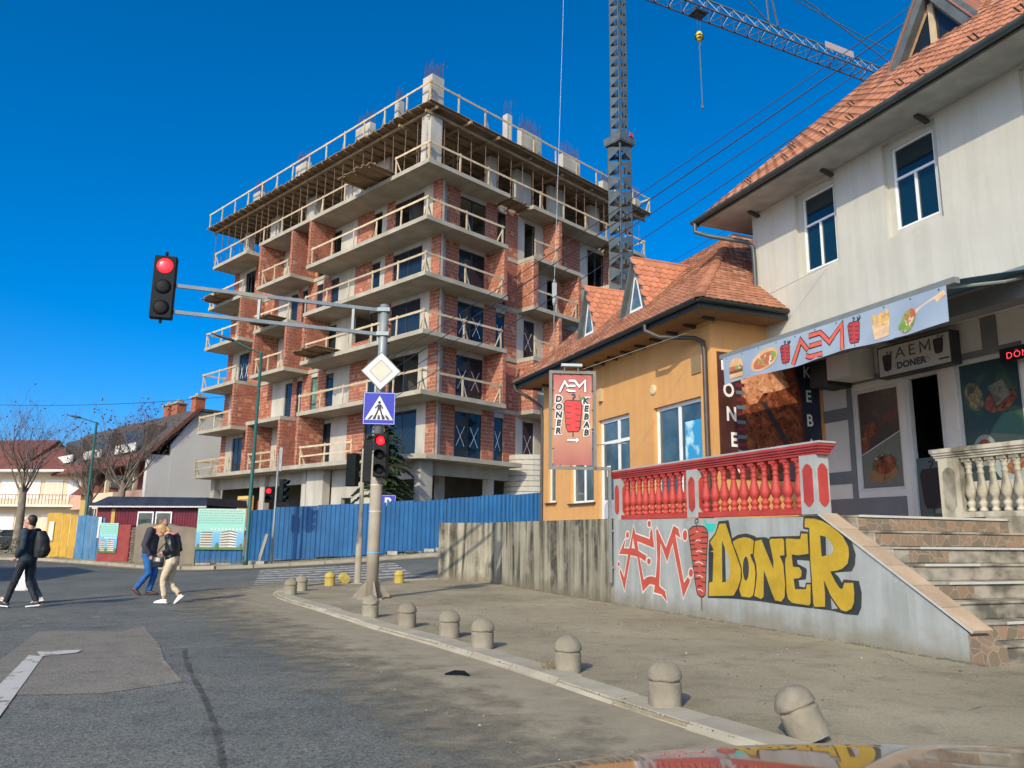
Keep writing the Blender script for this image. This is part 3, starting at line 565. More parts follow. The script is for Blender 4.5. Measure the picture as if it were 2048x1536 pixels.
for q in (.25, 2.6): mb.box(-.1, 20.4, q, q+.12, zd-.50, zd-.33)
mb.build('formwork_bearer', M_timd, bld)
prop = MB().tube([(0, 0, 0), (0, 0, 1.75)], .032, 7).tube([(0, 0, 1.7), (0, 0, 2.75)], .024, 7).box(-.07, .07, -.07, .07, 0, .012).box(-.07, .07, -.07, .07, 2.73, 2.745).tube([(-.09, 0, 1.72), (.09, 0, 1.72)], .01, 5).mesh('prop', M_steel)
for p, n, q0, q1 in ((.3, 26, .5, 26), (2.7, 17, 1.2, 25.5)):
    for i in range(n):
        o = link('prop', prop, bld); o.location = (p+rnd.uniform(-.05, .05), q0+(q1-q0)*i/(n-1)+rnd.uniform(-.12, .12), ZS[6]+.002); o.rotation_euler = (rnd.uniform(-.012, .012), rnd.uniform(-.012, .012), 0)
for q, n in ((.3, 19), (2.7, 12)):
    for i in range(n):
        o = link('prop', prop, bld); o.location = (1.3+18.4*i/(n-1)+rnd.uniform(-.12, .12), q+rnd.uniform(-.05, .05), ZS[6]+.002); o.rotation_euler = (rnd.uniform(-.012, .012), rnd.uniform(-.012, .012), 0)
for p, q, a, b, h in ((.15, .15, .85, .8, 1.85), (.2, 3.2, .4, .35, 1.55), (.3, 6.1, .4, 1.5, 1.35), (.3, 13.3, .4, 1.3, 1.3), (.3, 19.5, .4, 1.0, 1.15), (6.2, .35, .4, .4, 2.1), (7.4, .3, 1.8, .4, 1.6), (11.3, .3, 1.7, .4, 1.45), (15.6, .4, 1.0, .4, 1.1), (19.2, .3, .6, .4, 1.0)):
    c = MB().box(p, p+a, q, q+b, zd+.01, zd+h).build('column_stub', M_cpan, bld)
    mb = MB(); na, nb = max(2, int(a/.11)), max(2, int(b/.11))
    for i in range(na):
        for j in range(nb):
            if 0 < i < na-1 and 0 < j < nb-1: continue
            x, y = p+.05+(a-.1)*i/(na-1), q+.05+(b-.1)*j/(nb-1); hh = h+rnd.uniform(.55, 1.05)
            mb.tube([(x, y, zd+h-.05), (x+rnd.uniform(-.03, .03), y+rnd.uniform(-.03, .03), zd+hh)], .012, 4)
    if p in (.15, 6.2):
        x, y = p+a-.05, q+.05; mb.tube([(x, y, zd+h)]+[(x+.16-.16*cos(t), y, zd+h+.9+.2*sin(t)) for t in (0, .6, 1.2, 1.9, 2.6, 3.3)], .018, 5)
    mb.build('rebar_cage', M_rebar, c)
# ---- timber guard rails
def guard(line, z, pitch=2.2, h=1.0, mid=False, z_up=None):
    (p0, q0), (p1, q1) = line; d = V((p1-p0, q1-q0, 0)); Ln = d.length; d.normalize(); inn = V((0, 1, 0)) if abs(d.x) > .5 else V((1, 0, 0))
    a, b = V((p0, q0, z)), V((p1, q1, z)); mb = MB(); k = rnd.uniform(-.03, .03)
    mb.beam(a+V((0, 0, h+k))-inn*.03-d*.1, b+V((0, 0, h-k))-inn*.03+d*.1, .035, .12)
    if mid: mb.beam(a+V((0, 0, .5+k))-inn*.03, b+V((0, 0, .45-k))-inn*.03, .035, .1)
    g = mb.build('guard_rail', M_timb, bld); n = max(2, int(Ln/pitch)+1)
    for i in range(n):
        c = a+d*(Ln*i/(n-1)); m2 = MB(); m2.beam(c, c+V((rnd.uniform(-.02, .02), rnd.uniform(-.02, .02), h+.12)), .1, .05, up=(1, 0, 0) if abs(d.x) < .5 else (0, 1, 0))
        if i % 2 == 0 or n < 4:
            s = d*(.38 if i < n-1 else -.38); m2.beam(c+V((0, 0, h*.85))+inn*.04, c+s+inn*.1+V((0, 0, .02)), .07, .04)
        m2.build('guard_post', M_timb, g)
for k in range(1, 6):
    z = ZS[k]+.002; e = .09
    if k > 1:
        guard(((e, e), (e, 11.4 if k % 2 else 11.8)), z)
        guard(((e, e), (5.7, e)), z)
    else: guard(((e, 6.0), (e, 11.3)), z, mid=True)
    if k % 2: guard(((e, 14.4), (e, 17.7)), z, 1.6, mid=(k == 1))
    else: guard(((e, 13.9), (e, 18.2)), z, 1.6) if k == 4 else None
    guard(((e, 20.8 if k % 2 == 0 else 20.5), (e, 25.6)), z, 1.9, mid=(k == 1)); guard(((e, 25.6), (1.7, 25.6)), z, 1.6)
    if k > 1: guard(((8.5, e), (10.5 if k % 2 else 12.3, e)), z, 1.5); guard(((15.8, e), (19.9, e)), z, 1.9)
z = ZS[6]+.002
guard(((.09, .09), (.09, 3.0)), z); guard(((.09, 5.6), (.09, 25.4)), z); guard(((.09, .09), (19.9, .09)), z); guard(((19.9, .09), (19.9, 3)), z)
z = zd+.012
guard(((-.15, -.1), (-.15, 26.4)), z, 2.0, 1.1); guard(((-.15, -.1), (20.4, -.1)), z, 1.9, 1.1); guard(((20.4, -.1), (20.4, 4)), z, 1.9, 1.1)
# ---- projecting loading platforms of planks
def platform(p, q, z, w, dep, out, nm='loading_platform'):
    mb = MB(); n = int(w/.24)
    for i in range(n):
        x0 = -dep-rnd.uniform(0, .3); x1 = .3
        if out == 'p': mb.box(p+x0, p+x1, q+i*.24, q+i*.24+.225, z+.02, z+.06)
        else: mb.box(p+i*.24, p+i*.24+.225, q+x0, q+x1, z+.02, z+.06)
    for f in (.1, .5, .9):
        if out == 'p': mb.box(p-dep*.95, p+.6, q+w*f-.05, q+w*f+.05, z-.1, z+.018)
        else: mb.box(p+w*f-.05, p+w*f+.05, q-dep*.95, q+.6, z-.1, z+.018)
    return mb.build(nm, M_timd, bld)
platform(0, 3.1, ZS[6]+.16, 3.2, 1.5, 'p'); platform(0, 7.9, ZS[3]+.12, 3.0, 1.2, 'p'); platform(0, 14.2, ZS[4]+.12, 3.0, 1.0, 'p'); platform(0, 21.6, ZS[5]+.1, 3.0, 1.0, 'p')
platform(6.2, .9, ZS[6]-.2, 2.0, .7, 'q'); platform(15.9, .9, ZS[6]-.2, 1.0, .7, 'q')
mb = MB()
for i in range(7): mb.beam((-1.2+rnd.uniform(0, .15), 3.0+rnd.uniform(0, .4)+.06*i, ZS[6]+.3+.05*(i % 3)), (-.9+rnd.uniform(0, .2), 6.4+rnd.uniform(-.2, .3), ZS[6]+.3+.05*(i % 3)), .1, .05)
tag(mb.build('timber_stack', M_timb), 'loose pile of pale timber beams on the topmost plank platform', 'timber').matrix_world = BL
# ================================================================ FENCES, SITE HOARDING, KIOSK
M_blue = wall_mat('fence_blue', (.004, .085, .235), (.004, .055, .15), (.010, .12, .30), .5, (.10, .11, .11), (6, (1, 1, 1)), .5)
M_post = flat('fence_post_grey', (.20, .21, .22))
FL = [(-11.5, 34.75), (-10.4, 35.1), (-8.6, 35.3), (-7.0, 35.5), (-5.6, 35.75), (-4.4, 35.95), (-2.9, 36.25), (-1.4, 36.5), (.1, 36.8), (1.6, 37.05), (3.4, 37.4), (5.4, 37.8)]
fence = thing('metal_fence', 'bright blue corrugated metal fence in front of the unfinished block', 'fence', T(FL[0][0], FL[0][1], 0))
rnd = random.Random(9)
def corr(p, q, z0a, z0b, z1a, z1b, amp=.022, pitch=.2, th=.004):
    """trapezoid-profile sheet from p to q"""
    p, q = V(p), V(q); d = q-p; Ln = d.length; d.normalize(); nx = V((d.y, -d.x)); mb = MB(); pts = []; s = 0; i = 0
    pat = [(0, 0), (.35, 0), (.5, 1), (.85, 1)]
    while s < Ln-.001:
        for f, o in pat:
            if s+f*pitch <= Ln: pts.append((s+f*pitch, o*amp))
        s += pitch
    pts.append((Ln, 0)); n = len(pts); vs = []
    for k in (0, 1):
        for s, o in pts:
            c = p+d*s+nx*(o+k*th); f = s/Ln
            vs += [(c.x, c.y, z0a+(z0b-z0a)*f), (c.x, c.y, z1a+(z1b-z1a)*f)]
    fs = [(2*i, 2*i+2, 2*i+3, 2*i+1) for i in range(n-1)]+[(2*n+2*i+1, 2*n+2*i+3, 2*n+2*i+2, 2*n+2*i) for i in range(n-1)]
    fs += [(2*i+1, 2*i+3, 2*n+2*i+3, 2*n+2*i+1) for i in range(n-1)]
    return mb.add(vs, fs)
iv = fence.matrix_world.inverted()
for i in range(len(FL)-1):
    a, b = FL[i], FL[i+1]; za, zb = terrain(*a)+.12, terrain(*b)+.12; ta, tb = rnd.uniform(-.05, .05), rnd.uniform(-.05, .05); h = 2.26+(.12 if i > 8 else 0)
    o = corr(a, (b[0]-.012, b[1]), za+ta, zb+tb, za+h+ta, zb+h+ta*.3).build('fence_panel', M_blue, fence); o.matrix_local = iv
    o.rotation_euler.y += rnd.uniform(-.006, .006)
    o = MB().box(b[0]-.03, b[0]+.03, b[1]+.05, b[1]+.11, zb-.3, zb+2.1).build('fence_post', M_post, fence); o.matrix_local = iv
M_block = mat('concrete_block', (.36, .34, .29), .9, var=.2, scale=5, bump=.3)
# hoarding with a printed view of the finished block (two copies: on blue sheets and on the red wall)
M_print = bpy.data.materials.new('hoarding_print'); M_print.use_nodes = True
t = M_print.node_tree; b = t.nodes['Principled BSDF']; L = t.links.new; tc = t.nodes.new('ShaderNodeTexCoord'); sp = t.nodes.new('ShaderNodeSeparateXYZ'); L(tc.outputs['Object'], sp.inputs[0])
cr = t.nodes.new('ShaderNodeValToRGB'); el = cr.color_ramp.elements; el[0].position = 0; el[0].color = (.07, .15, .04, 1); el[1].position = 1; el[1].color = (.42, .62, .50, 1)
for pos, c in ((.06, (.10, .20, .06, 1)), (.12, (.12, .36, .58, 1)), (.42, (.16, .44, .66, 1)), (.46, (.30, .58, .50, 1)), (.62, (.28, .60, .50, 1))): e = el.new(pos); e.color = c
wv = t.nodes.new('ShaderNodeTexNoise'); wv.inputs['Scale'].default_value = 3
m1 = t.nodes.new('ShaderNodeMath'); m1.operation = 'MULTIPLY'; m1.inputs[1].default_value = .55; m2 = t.nodes.new('ShaderNodeMath'); m2.operation = 'MULTIPLY_ADD'; m2.inputs[1].default_value = .05
L(sp.outputs['Z'], m1.inputs[0]); L(tc.outputs['Object'], wv.inputs['Vector']); L(wv.outputs['Fac'], m2.inputs[0]); L(m1.outputs[0], m2.inputs[2]); L(m2.outputs[0], cr.inputs[0]); L(cr.outputs[0], b.inputs['Base Color']); b.inputs['Roughness'].default_value = .6
def hoarding(parent, w, h, M):
    """print sheet in local XZ, lower left at the origin, facing -Y"""
    o = MB().box(0, w, 0, .02, 0, h).build('print_sheet', M_print, parent); o.matrix_local = M; o.scale = (w, 1, h/1.8) if 0 else (1, 1, 1)
    mb = MB(); F = lambda u, v, d: (u, -.003-.002*d, v)
    k = h/1.8
    for cx, wd, z0, n, sk in ((.22*w, .13*w, .12*k, 6, 0), (.70*w, .2*w, .12*k, 6, 1)):
        zz = z0
        for i in range(n):
            a = .11*k
            if sk:
                up = .035*k*(i+1)
                fill(mb, [(cx-wd, zz), (cx, zz+up*.3), (cx, zz+a*.55+up*.3), (cx-wd, zz+a*.5)], F, 1, 0); fill(mb, [(cx, zz+up*.3), (cx+wd*.75, zz), (cx+wd*.75, zz+a*.5), (cx, zz+a*.55+up*.3)], F, 1, 1)
                fill(mb, [(cx-wd*.9, zz+a*.5), (cx, zz+a*.6+up*.3), (cx, zz+a+up*.34), (cx-wd*.9, zz+a)], F, 1, 2); fill(mb, [(cx, zz+a*.6+up*.3), (cx+wd*.7, zz+a*.5), (cx+wd*.7, zz+a), (cx, zz+a+up*.34)], F, 1, 2)
            else:
                fill(mb, [(cx-wd, zz), (cx+wd, zz+.01), (cx+wd, zz+a*.5), (cx-wd, zz+a*.5)], F, 1, 0); fill(mb, [(cx-wd*.9, zz+a*.5), (cx+wd*.9, zz+a*.5), (cx+wd*.9, zz+a), (cx-wd*.9, zz+a)], F, 1, 2)
            zz += a
    for cx, r in ((.45*w, .10), (.95*w, .08), (.06*w, .07)): fill(mb, ell(cx, .16*k, r*.8, r*1.6*k, 10), F, 2, 3)
    rl = random.Random(4); zz = h-.12*k
    for r_ in range(6):     # lines of small print, too small to read in the photo
        x = .06
        while x < w-.1: e = x+rl.uniform(.03, .10); fill(mb, [(x, zz), (min(e, w-.05), zz), (min(e, w-.05), zz+.05*k), (x, zz+.05*k)], F, 1, 4); x = e+.03
        zz -= .105*k
    x = .3*w
    for r_ in range(9): fill(mb, [(x, .86*k), (x+.05, .86*k), (x+.05, .95*k), (x, .95*k)], F, 1, 1); x += .075*w
    c = mb.build('print_image', [flat('print_cream', (.62, .58, .45)), flat('print_white', (.7, .72, .68)), flat('print_shade', (.16, .15, .13)), flat('print_green', (.09, .16, .06)), flat('print_text', (.20, .42, .38))], o, kind='stuff')
A = V((-13.55, 34.35)); Bq = V((-11.55, 34.72)); rz = atan2(Bq.y-A.y, Bq.x-A.x)
hb = thing('hoarding_board', 'large printed hoarding showing apartment blocks, on blue sheets beside the green lamp', 'hoarding', T(A.x, A.y, .02, rz))
hoarding(hb, 1.98, 1.75, T(0, -.04, .68))
for i in range(3): o = corr((.02+.66*i, .05), (.66+.66*i, .05), .12-.02*i, .12-.02*i, 2.4, 2.4, .015).build('fence_panel', M_blue, hb)
for x in (.06, .92): MB().box(x, x+.6, -.02, .22, -.1, .115).build('concrete_block', M_block, hb)
# mural walls in front of the kiosk
M_red = mat('wall_red', (.22, .035, .035), .85, scale=2, col2=(.30, .06, .05), bump=.5, bscale=5, bdist=.03)
M_gr = mat('wall_greybrown', (.17, .145, .105), .9, scale=1.5, col2=(.23, .20, .15), bump=.3, bscale=9)
A = V((-19.2, 37.1)); Bq = V((-13.7, 34.75)); rz = atan2(Bq.y-A.y, Bq.x-A.x)
mw = thing('plastered_wall', 'low plastered wall with a dark red end and a grey brown stretch below the maroon kiosk', 'wall', T(A.x, A.y, -.05, rz))
o = MB().box(0, 2.0, 0, .3, 0, 1.78).build('red_wall', M_red, mw, bevel=.04)
mb = MB(); xs = [2.35+3.6*i/14 for i in range(15)]
pr_ = [(2.35, 0)]+[(x, 1.76+.10*sin((x-2.3)*1.3)+.03*sin(x*5)) for x in xs]+[(5.95, 0)]
MB().prism([(x, .02, z) for x, z in pr_], (0, .25, 0)).build('grey_wall', M_gr, mw, fix=True)
mb = MB()
for r_ in range(14):
    for c in range(2): mb.box(2.01+c*.17+(.04 if r_ % 2 else 0), 2.16+c*.17+(.04 if r_ % 2 else 0), .05, .28, .0+r_*.12, .105+r_*.12)
mb.build('bare_brick_strip', mat('old_brick', (.16, .12, .09), .9, var=.3, scale=4), mw)
hoarding(mw, 1.15, 1.35, T(.12, -.035, .50))
mb = MB(); mb.tube([(4.75+.35*cos(t), -.005, 1.05+.28*sin(t)) for t in [pi+.2+i*(pi-.4)/10 for i in range(11)]], .018, 5)
mb.build('painted_smile', mat('smile_paint', (.06, .05, .045), .9), mw)
# maroon site kiosk (container) behind
M_maroon = mat('kiosk_maroon', (.11, .008, .02), .5, scale=2, col2=(.16, .014, .03))
M_kroof = mat('kiosk_roof', (.010, .018, .035), .5, var=.4, scale=2)
A = V((-21.2, 40.6)); Bq = V((-14.9, 38.9)); rz = atan2(Bq.y-A.y, Bq.x-A.x)
kio = thing('site_kiosk', 'maroon corrugated kiosk with dark roof and two white framed windows behind the grey wall', 'kiosk', T(A.x, A.y, 0, rz))
MB().box(0, .9, 0, 3.4, 0, 2.65).build('end_panel', mat('kiosk_end', (.13, .012, .022), .6), kio)
MB().box(.9, 1.12, -.02, 3.4, 0, 2.65).build('corner_trim', flat('trim_ochre', (.50, .33, .08)), kio)
MB().box(1.12, 6.4, .05, 3.4, 0, 2.65).build('body', M_maroon, kio)
corr((1.13, .02), (6.38, .02), 1.2, 1.2, 2.64, 2.64, .025, .16).build('cladding', M_maroon, kio)
MB().prism([(-.25, -.35, 2.72), (6.75, -.35, 2.72), (6.4, 0, 3.12), (.6, 0, 3.18)], (0, 3.4, 0)).build('roof', M_kroof, kio, fix=True)
corr((-.25, -.38), (6.75, -.38), 2.70, 2.70, 2.86, 2.86, .02, .14).build('roof_edge', M_kroof, kio)
MB().box(-.2, 6.7, -.37, -.3, 2.62, 2.70).build('eaves_board', flat('eaves_white', (.55, .55, .53)), kio)
M_wht = mat('upvc_white', (.74, .75, .74), .35, var=.04)
for x in (2.55, 3.62):
    f = MB().box(x, x+.95, -.09, -.03, 1.6, 2.42).build('window', M_wht, kio); MB().box(x+.07, x+.88, -.10, -.085, 1.67, 2.35).build('pane', mat('kiosk_glass', (.05, .07, .07), .08, var=.3, spec=.8), f)
MB().box(6.0, 6.25, -.08, -.02, 2.15, 2.4).build('vent', M_wfr, kio)
# yellow and blue sheet fence further left
M_yel = mat('fence_ochre', (.44, .255, .03), .6, scale=2, col2=(.54, .33, .045))
f2 = thing('metal_fence', 'ochre yellow and faded blue sheet metal fence left of the maroon kiosk', 'fence', T(-24.7, 42.3, 0))
pts = [(-24.7, 42.3), (-23.7, 42.0), (-23.0, 41.5), (-22.3, 40.9), (-21.5, 40.2), (-20.8, 39.5), (-20.1, 38.8), (-19.45, 38.1)]
M_blue2 = mat('fence_faded_blue', (.05, .16, .30), .6, scale=2, col2=(.09, .22, .36))
for i in range(len(pts)-1):
    tl = .08 if i in (4, 5) else 0
    o = corr(pts[i], (pts[i+1][0]-.02, pts[i+1][1]), 0, 0, 2.35-.05*i+tl, 2.35-.05*i, .02, .28).build('fence_panel', M_yel if i < 3 else M_blue2, f2); o.matrix_local = T(24.7, -42.3)
g = MB().box(.12, .38, -.14, -.10, 1.0, 2.0).build('door_window', flat('door_pale', (.62, .63, .55)), f2); g.location = (.15, -.1, -.1)
o = MB().box(-.2, .2, -.02, 0, 0, 1.0).build('notice_sheet', flat('notice_white', (.7, .71, .7)), f2); o.matrix_local = T(4.85, -3.9, 1.1, R(-45)); 
# ================================================================ TERRACE, WALL WITH GRAFFITI, STAIRS (frame ST: a along the street toward us, n into the block)
def streaked(name, base, dark, light, sc=(5, 5, .35), lo=.38, hi=.62, extra=None):
    m = bpy.data.materials.new(name); m.use_nodes = True; t = m.node_tree; b = t.nodes['Principled BSDF']; L = t.links.new; b.inputs['Roughness'].default_value = .9
    tc = t.nodes.new('ShaderNodeTexCoord'); mp = t.nodes.new('ShaderNodeMapping'); mp.inputs['Scale'].default_value = sc; L(tc.outputs['Object'], mp.inputs[0])
    n = t.nodes.new('ShaderNodeTexNoise'); n.inputs['Scale'].default_value = 1; n.inputs['Detail'].default_value = 6; L(mp.outputs[0], n.inputs['Vector'])
    n2 = t.nodes.new('ShaderNodeTexNoise'); n2.inputs['Scale'].default_value = 3; n2.inputs['Detail'].default_value = 8; L(tc.outputs['Object'], n2.inputs['Vector'])
    cr = t.nodes.new('ShaderNodeValToRGB'); e = cr.color_ramp.elements; e[0].position = lo; e[0].color = dark+(1,); e[1].position = hi; e[1].color = light+(1,); q = e.new((lo+hi)/2); q.color = base+(1,)
    ma = t.nodes.new('ShaderNodeMath'); ma.operation = 'MULTIPLY_ADD'; ma.inputs[1].default_value = .35; ma.inputs[2].default_value = -.17
    ad = t.nodes.new('ShaderNodeMath'); ad.operation = 'ADD'; L(n2.outputs['Fac'], ma.inputs[0]); L(ma.outputs[0], ad.inputs[0]); L(n.outputs['Fac'], ad.inputs[1]); L(ad.outputs[0], cr.inputs[0]); L(cr.outputs[0], b.inputs['Base Color'])
    n3 = t.nodes.new('ShaderNodeTexNoise'); n3.inputs['Scale'].default_value = 25; bp = t.nodes.new('ShaderNodeBump'); bp.inputs['Strength'].default_value = .35; bp.inputs['Distance'].default_value = .01
    L(tc.outputs['Object'], n3.inputs['Vector']); L(n3.outputs['Fac'], bp.inputs['Height']); L(bp.outputs[0], b.inputs['Normal']); return m
M_stain = wall_mat('stained_concrete', (.25, .23, .165), (.050, .048, .034), (.37, .345, .26), 1.0, (.15, .13, .085))
M_wpaint = wall_mat('wall_grey_paint', (.29, .315, .305), (.20, .215, .20), (.36, .385, .375), .6, (.19, .17, .12))
M_oldc = streaked('weathered_concrete', (.20, .185, .14), (.09, .085, .062), (.33, .31, .25), (3, 3, 1.5))
M_rail = mat('rail_red', (.33, .032, .026), .65, scale=2.2, col2=(.47, .058, .045), bump=.35, bscale=14, detail=9)
M_raild = mat('rail_dark_red', (.30, .03, .03), .6, scale=3, col2=(.37, .05, .045))
M_rgrey = mat('rail_grey', (.28, .30, .29), .7, scale=3, col2=(.36, .38, .37), bump=.15)
ter = thing('terrace_wall', 'stained concrete retaining wall with grey painted stretch carrying kebab graffiti', 'wall', ST.copy())
MB().box(-7.9, .02, 0, .3, -.4, 1.85).build('bare_wall', M_stain, ter)
MB().prism([(.022, -.012, -.4), (8.66, -.012, -.4), (8.66, -.012, .36), (6.4, -.012, 1.775), (.022, -.012, 1.82)], (0, .30, 0)).build('painted_wall', M_wpaint, ter, fix=True)
# wall return at the far corner
inv = ST.inverted(); e0 = inv @ V((-2.35, 26.25, 0)); e1 = V((-7.9, .02, 0)); dd = (e1-e0).normalized(); nn = V((-dd.y, dd.x, 0))
nn = nn if nn.y > 0 else -nn
MB().prism([e0+V((0, 0, -.3)), e1+V((0, 0, -.3)), e1+nn*.25+V((0, 0, -.3)), e0+nn*.25+V((0, 0, -.3))], (0, 0, 2.14)).build('wall_return', M_stain, ter, fix=True)
# terrace body behind the wall
M_terr = mat('terrace_tiles', (.30, .26, .20), .8, scale=3, col2=(.36, .32, .26))
MB().box(-7.8, 6.38, .302, 5.1, -.4, 1.80).box(6.384, 14, 3.52, 5.1, -.4, 1.80).build('terrace_floor', M_terr, ter)
MB().box(5.5, 14, 3.5, 3.518, -.4, 1.86).build('upper_retaining_wall', M_oldc, ter) if 0 else None
# graffiti: flat paint, built up in 2 mm coats
def spray(name, c1, c2, lo=.24, hi=.30):
    """wall paint: uneven coverage, small chips where the wall shows through"""
    m = bpy.data.materials.new(name); m.use_nodes = True; t = m.node_tree; b = t.nodes['Principled BSDF']; L = t.links.new; b.inputs['Roughness'].default_value = .75
    tc = t.nodes.new('ShaderNodeTexCoord'); n1 = t.nodes.new('ShaderNodeTexNoise'); n1.inputs['Scale'].default_value = 1.8; n1.inputs['Detail'].default_value = 9; n1.inputs['Roughness'].default_value = .65; L(tc.outputs['Object'], n1.inputs['Vector'])
    cr = t.nodes.new('ShaderNodeValToRGB'); e = cr.color_ramp.elements; e[0].position = .34; e[1].position = .68; e[0].color = c1+(1,); e[1].color = c2+(1,); L(n1.outputs['Fac'], cr.inputs[0]); L(cr.outputs[0], b.inputs['Base Color'])
    n2 = t.nodes.new('ShaderNodeTexNoise'); n2.inputs['Scale'].default_value = 7; n2.inputs['Detail'].default_value = 10; n2.inputs['Roughness'].default_value = .8; L(tc.outputs['Object'], n2.inputs['Vector']); mr = t.nodes.new('ShaderNodeMapRange'); mr.inputs['From Min'].default_value = lo; mr.inputs['From Max'].default_value = hi; L(n2.outputs['Fac'], mr.inputs[0])
    tr = t.nodes.new('ShaderNodeBsdfTransparent'); mx = t.nodes.new('ShaderNodeMixShader'); L(mr.outputs[0], mx.inputs[0]); L(tr.outputs[0], mx.inputs[1]); L(b.outputs[0], mx.inputs[2]); L(mx.outputs[0], t.nodes['Material Output'].inputs['Surface'])
    n3 = t.nodes.new('ShaderNodeTexNoise'); n3.inputs['Scale'].default_value = 18; bp = t.nodes.new('ShaderNodeBump'); bp.inputs['Strength'].default_value = .35; bp.inputs['Distance'].default_value = .01; L(tc.outputs['Object'], n3.inputs['Vector']); L(n3.outputs['Fac'], bp.inputs['Height']); L(bp.outputs[0], b.inputs['Normal']); return m
M_gred = spray('spray_red', (.36, .055, .032), (.50, .085, .055)); M_gwht = spray('spray_white', (.50, .46, .40), (.66, .62, .56), .26, .36); M_gblk = spray('spray_black', (.014, .020, .020), (.035, .042, .040)); M_gyel = spray('spray_yellow', (.36, .235, .010), (.50, .335, .028)); M_gteal = spray('spray_teal', (.02, .40, .32), (.03, .5, .4))
Fw = lambda u, v, d: (u, -.0135-.0016*d, v)
mb = MB()
for p in GR['red']: fill(mb, p, Fw, 1, 0)
for p in GR['red']: stroke(mb, p, .030, Fw, 2, 1, True)
fill(mb, GR['tri'], Fw, 3, 1)
fill(mb, GR['keb'], Fw, 1, 0); stroke(mb, GR['keb'], .022, Fw, 2, 2, True)
for p in GR['kd']: stroke(mb, p, .020, Fw, 3, 2)
for p in GR['kh']: stroke(mb, p, .018, Fw, 3, 1)
fill(mb, GR['teal'], Fw, 1, 4)
for p in GR['blk']: fill(mb, p, Fw, 1, 2)
for i, p in enumerate(GR['yel']): fill(mb, p, Fw, 2, 3)
for p in GR['holeg']: fill(mb, p, Fw, 3, 5)
for p in GR['holeb']: fill(mb, p, Fw, 4, 2)
for p in GR['yel']: stroke(mb, p, .024, Fw, 5, 2, True)
o = mb.build('graffiti', [M_gred, M_gwht, M_gblk, M_gyel, M_gteal, M_wpaint], ter, fix=False)
tag(o, 'red AEM letters, red kebab spit and fat yellow DONER letters')
# make every painted face look outward
bm = bmesh.new(); bm.from_mesh(o.data)
for f in bm.faces:
    f.normal_update()
    if f.normal.y > 0: f.normal_flip()
bm.to_mesh(o.data); bm.free()

# ---- balustrades
def baluster_prof(h):
    return [(.055, 0), (.07, .02*h), (.07, .05*h), (.05, .075*h), (.062, .11*h), (.078, .145*h), (.078, .175*h), (.055, .21*h), (.042, .235*h), (.06, .27*h), (.088, .34*h), (.092, .40*h), (.078, .50*h), (.054, .62*h), (.045, .72*h), (.045, .745*h), (.056, .765*h), (.056, .785*h), (.045, .805*h), (.044, .86*h), (.056, .88*h), (.056, .90*h), (.048, .92*h), (.06, .95*h), (.075, 1.0*h)]
def balustrade(name, label, M, posts, bays, z0, H, mb_mat, mr_mat, mp_mat, panel_mat, end):
    th = thing(name, label, 'railing', M); hb = H-.34
    bm_ = MB().lathe(baluster_prof(hb), 14).box(-.075, .075, -.075, .075, hb, hb+.07).mesh('baluster', mb_mat, True)
    bm_.polygons.foreach_set('use_smooth', [len(p.vertices) == 4 and i < 14*24 for i, p in enumerate(bm_.polygons)])
    rl = MB(); a0, a1 = posts[0][0]-.06, end
    for zz, wd, hh in ((H-.20, .115, .045), (H-.155, .135, .04), (H-.115, .16, .04), (H-.075, .18, .045)): rl.box(a0-(wd-.115), a1+(wd-.115), -wd, wd, z0+zz, z0+zz+hh-.001)
    rl.build('top_rail', mr_mat, th)
    MB().box(a0-.08, a1+.08, -.17, .17, z0+H-.0305, z0+H).build('rail_cap', mp_mat, th)
    for (p0, p1) in posts:
        po = MB().box(p0, p1, -.13, .13, z0-.02, z0+H-.201).build('post', mp_mat, th)
        m2 = MB(); w_ = (p1-p0); n_ = 1
        for i in range(n_):
            c = p0+w_*(i+.5)/n_; hw = w_/n_*.30; pts = [(c-hw, .18), (c-hw, H-.42), (c-hw*.55, H-.36), (c, H-.33), (c+hw*.55, H-.36), (c+hw, H-.42), (c+hw, .18), (c+hw*.5, .12), (c, .09), (c-hw*.5, .12)]
            m2.prism([(x, -.138, z0+z) for x, z in pts], (0, .007, 0)); m2.prism([(p1+.008, (x-c)*.9, z0+z) for x, z in pts], (-.007, 0, 0))
        m2.build('post_panel', panel_mat, po, fix=True)
    for (b0, b1, n) in bays:
        MB().box(b0, b1, -.12, .08, z0-.015, z0+.08).build('bottom_rail', mb_mat, th)
        for i in range(n):
            o = link('baluster', bm_, th); o.location = (b0+(b1-b0)*(i+.5)/n, -.02, z0+.079)
    return th
balustrade('balustrade', 'red painted balustrade with grey posts on top of the graffiti wall', ST @ T(0, .14), [(0, .30), (2.86, 3.20), (5.95, 6.30)], [(.302, 2.858, 10), (3.202, 5.948, 10)], 1.835, 1.09, M_rail, M_raild, M_rgrey, M_rail, 6.36)
M_balg = streaked('balustrade_stone', (.34, .31, .235), (.15, .14, .10), (.47, .44, .35), (4, 4, 1.2))
gb = balustrade('balustrade', 'weathered grey stone balustrade at the right edge above the stairs', ST @ T(0, 3.68), [(5.52, 5.92), (9.2, 9.6)], [(5.922, 9.198, 15)], 1.86, 1.2, M_balg, M_balg, M_balg, M_oldc, 9.6)
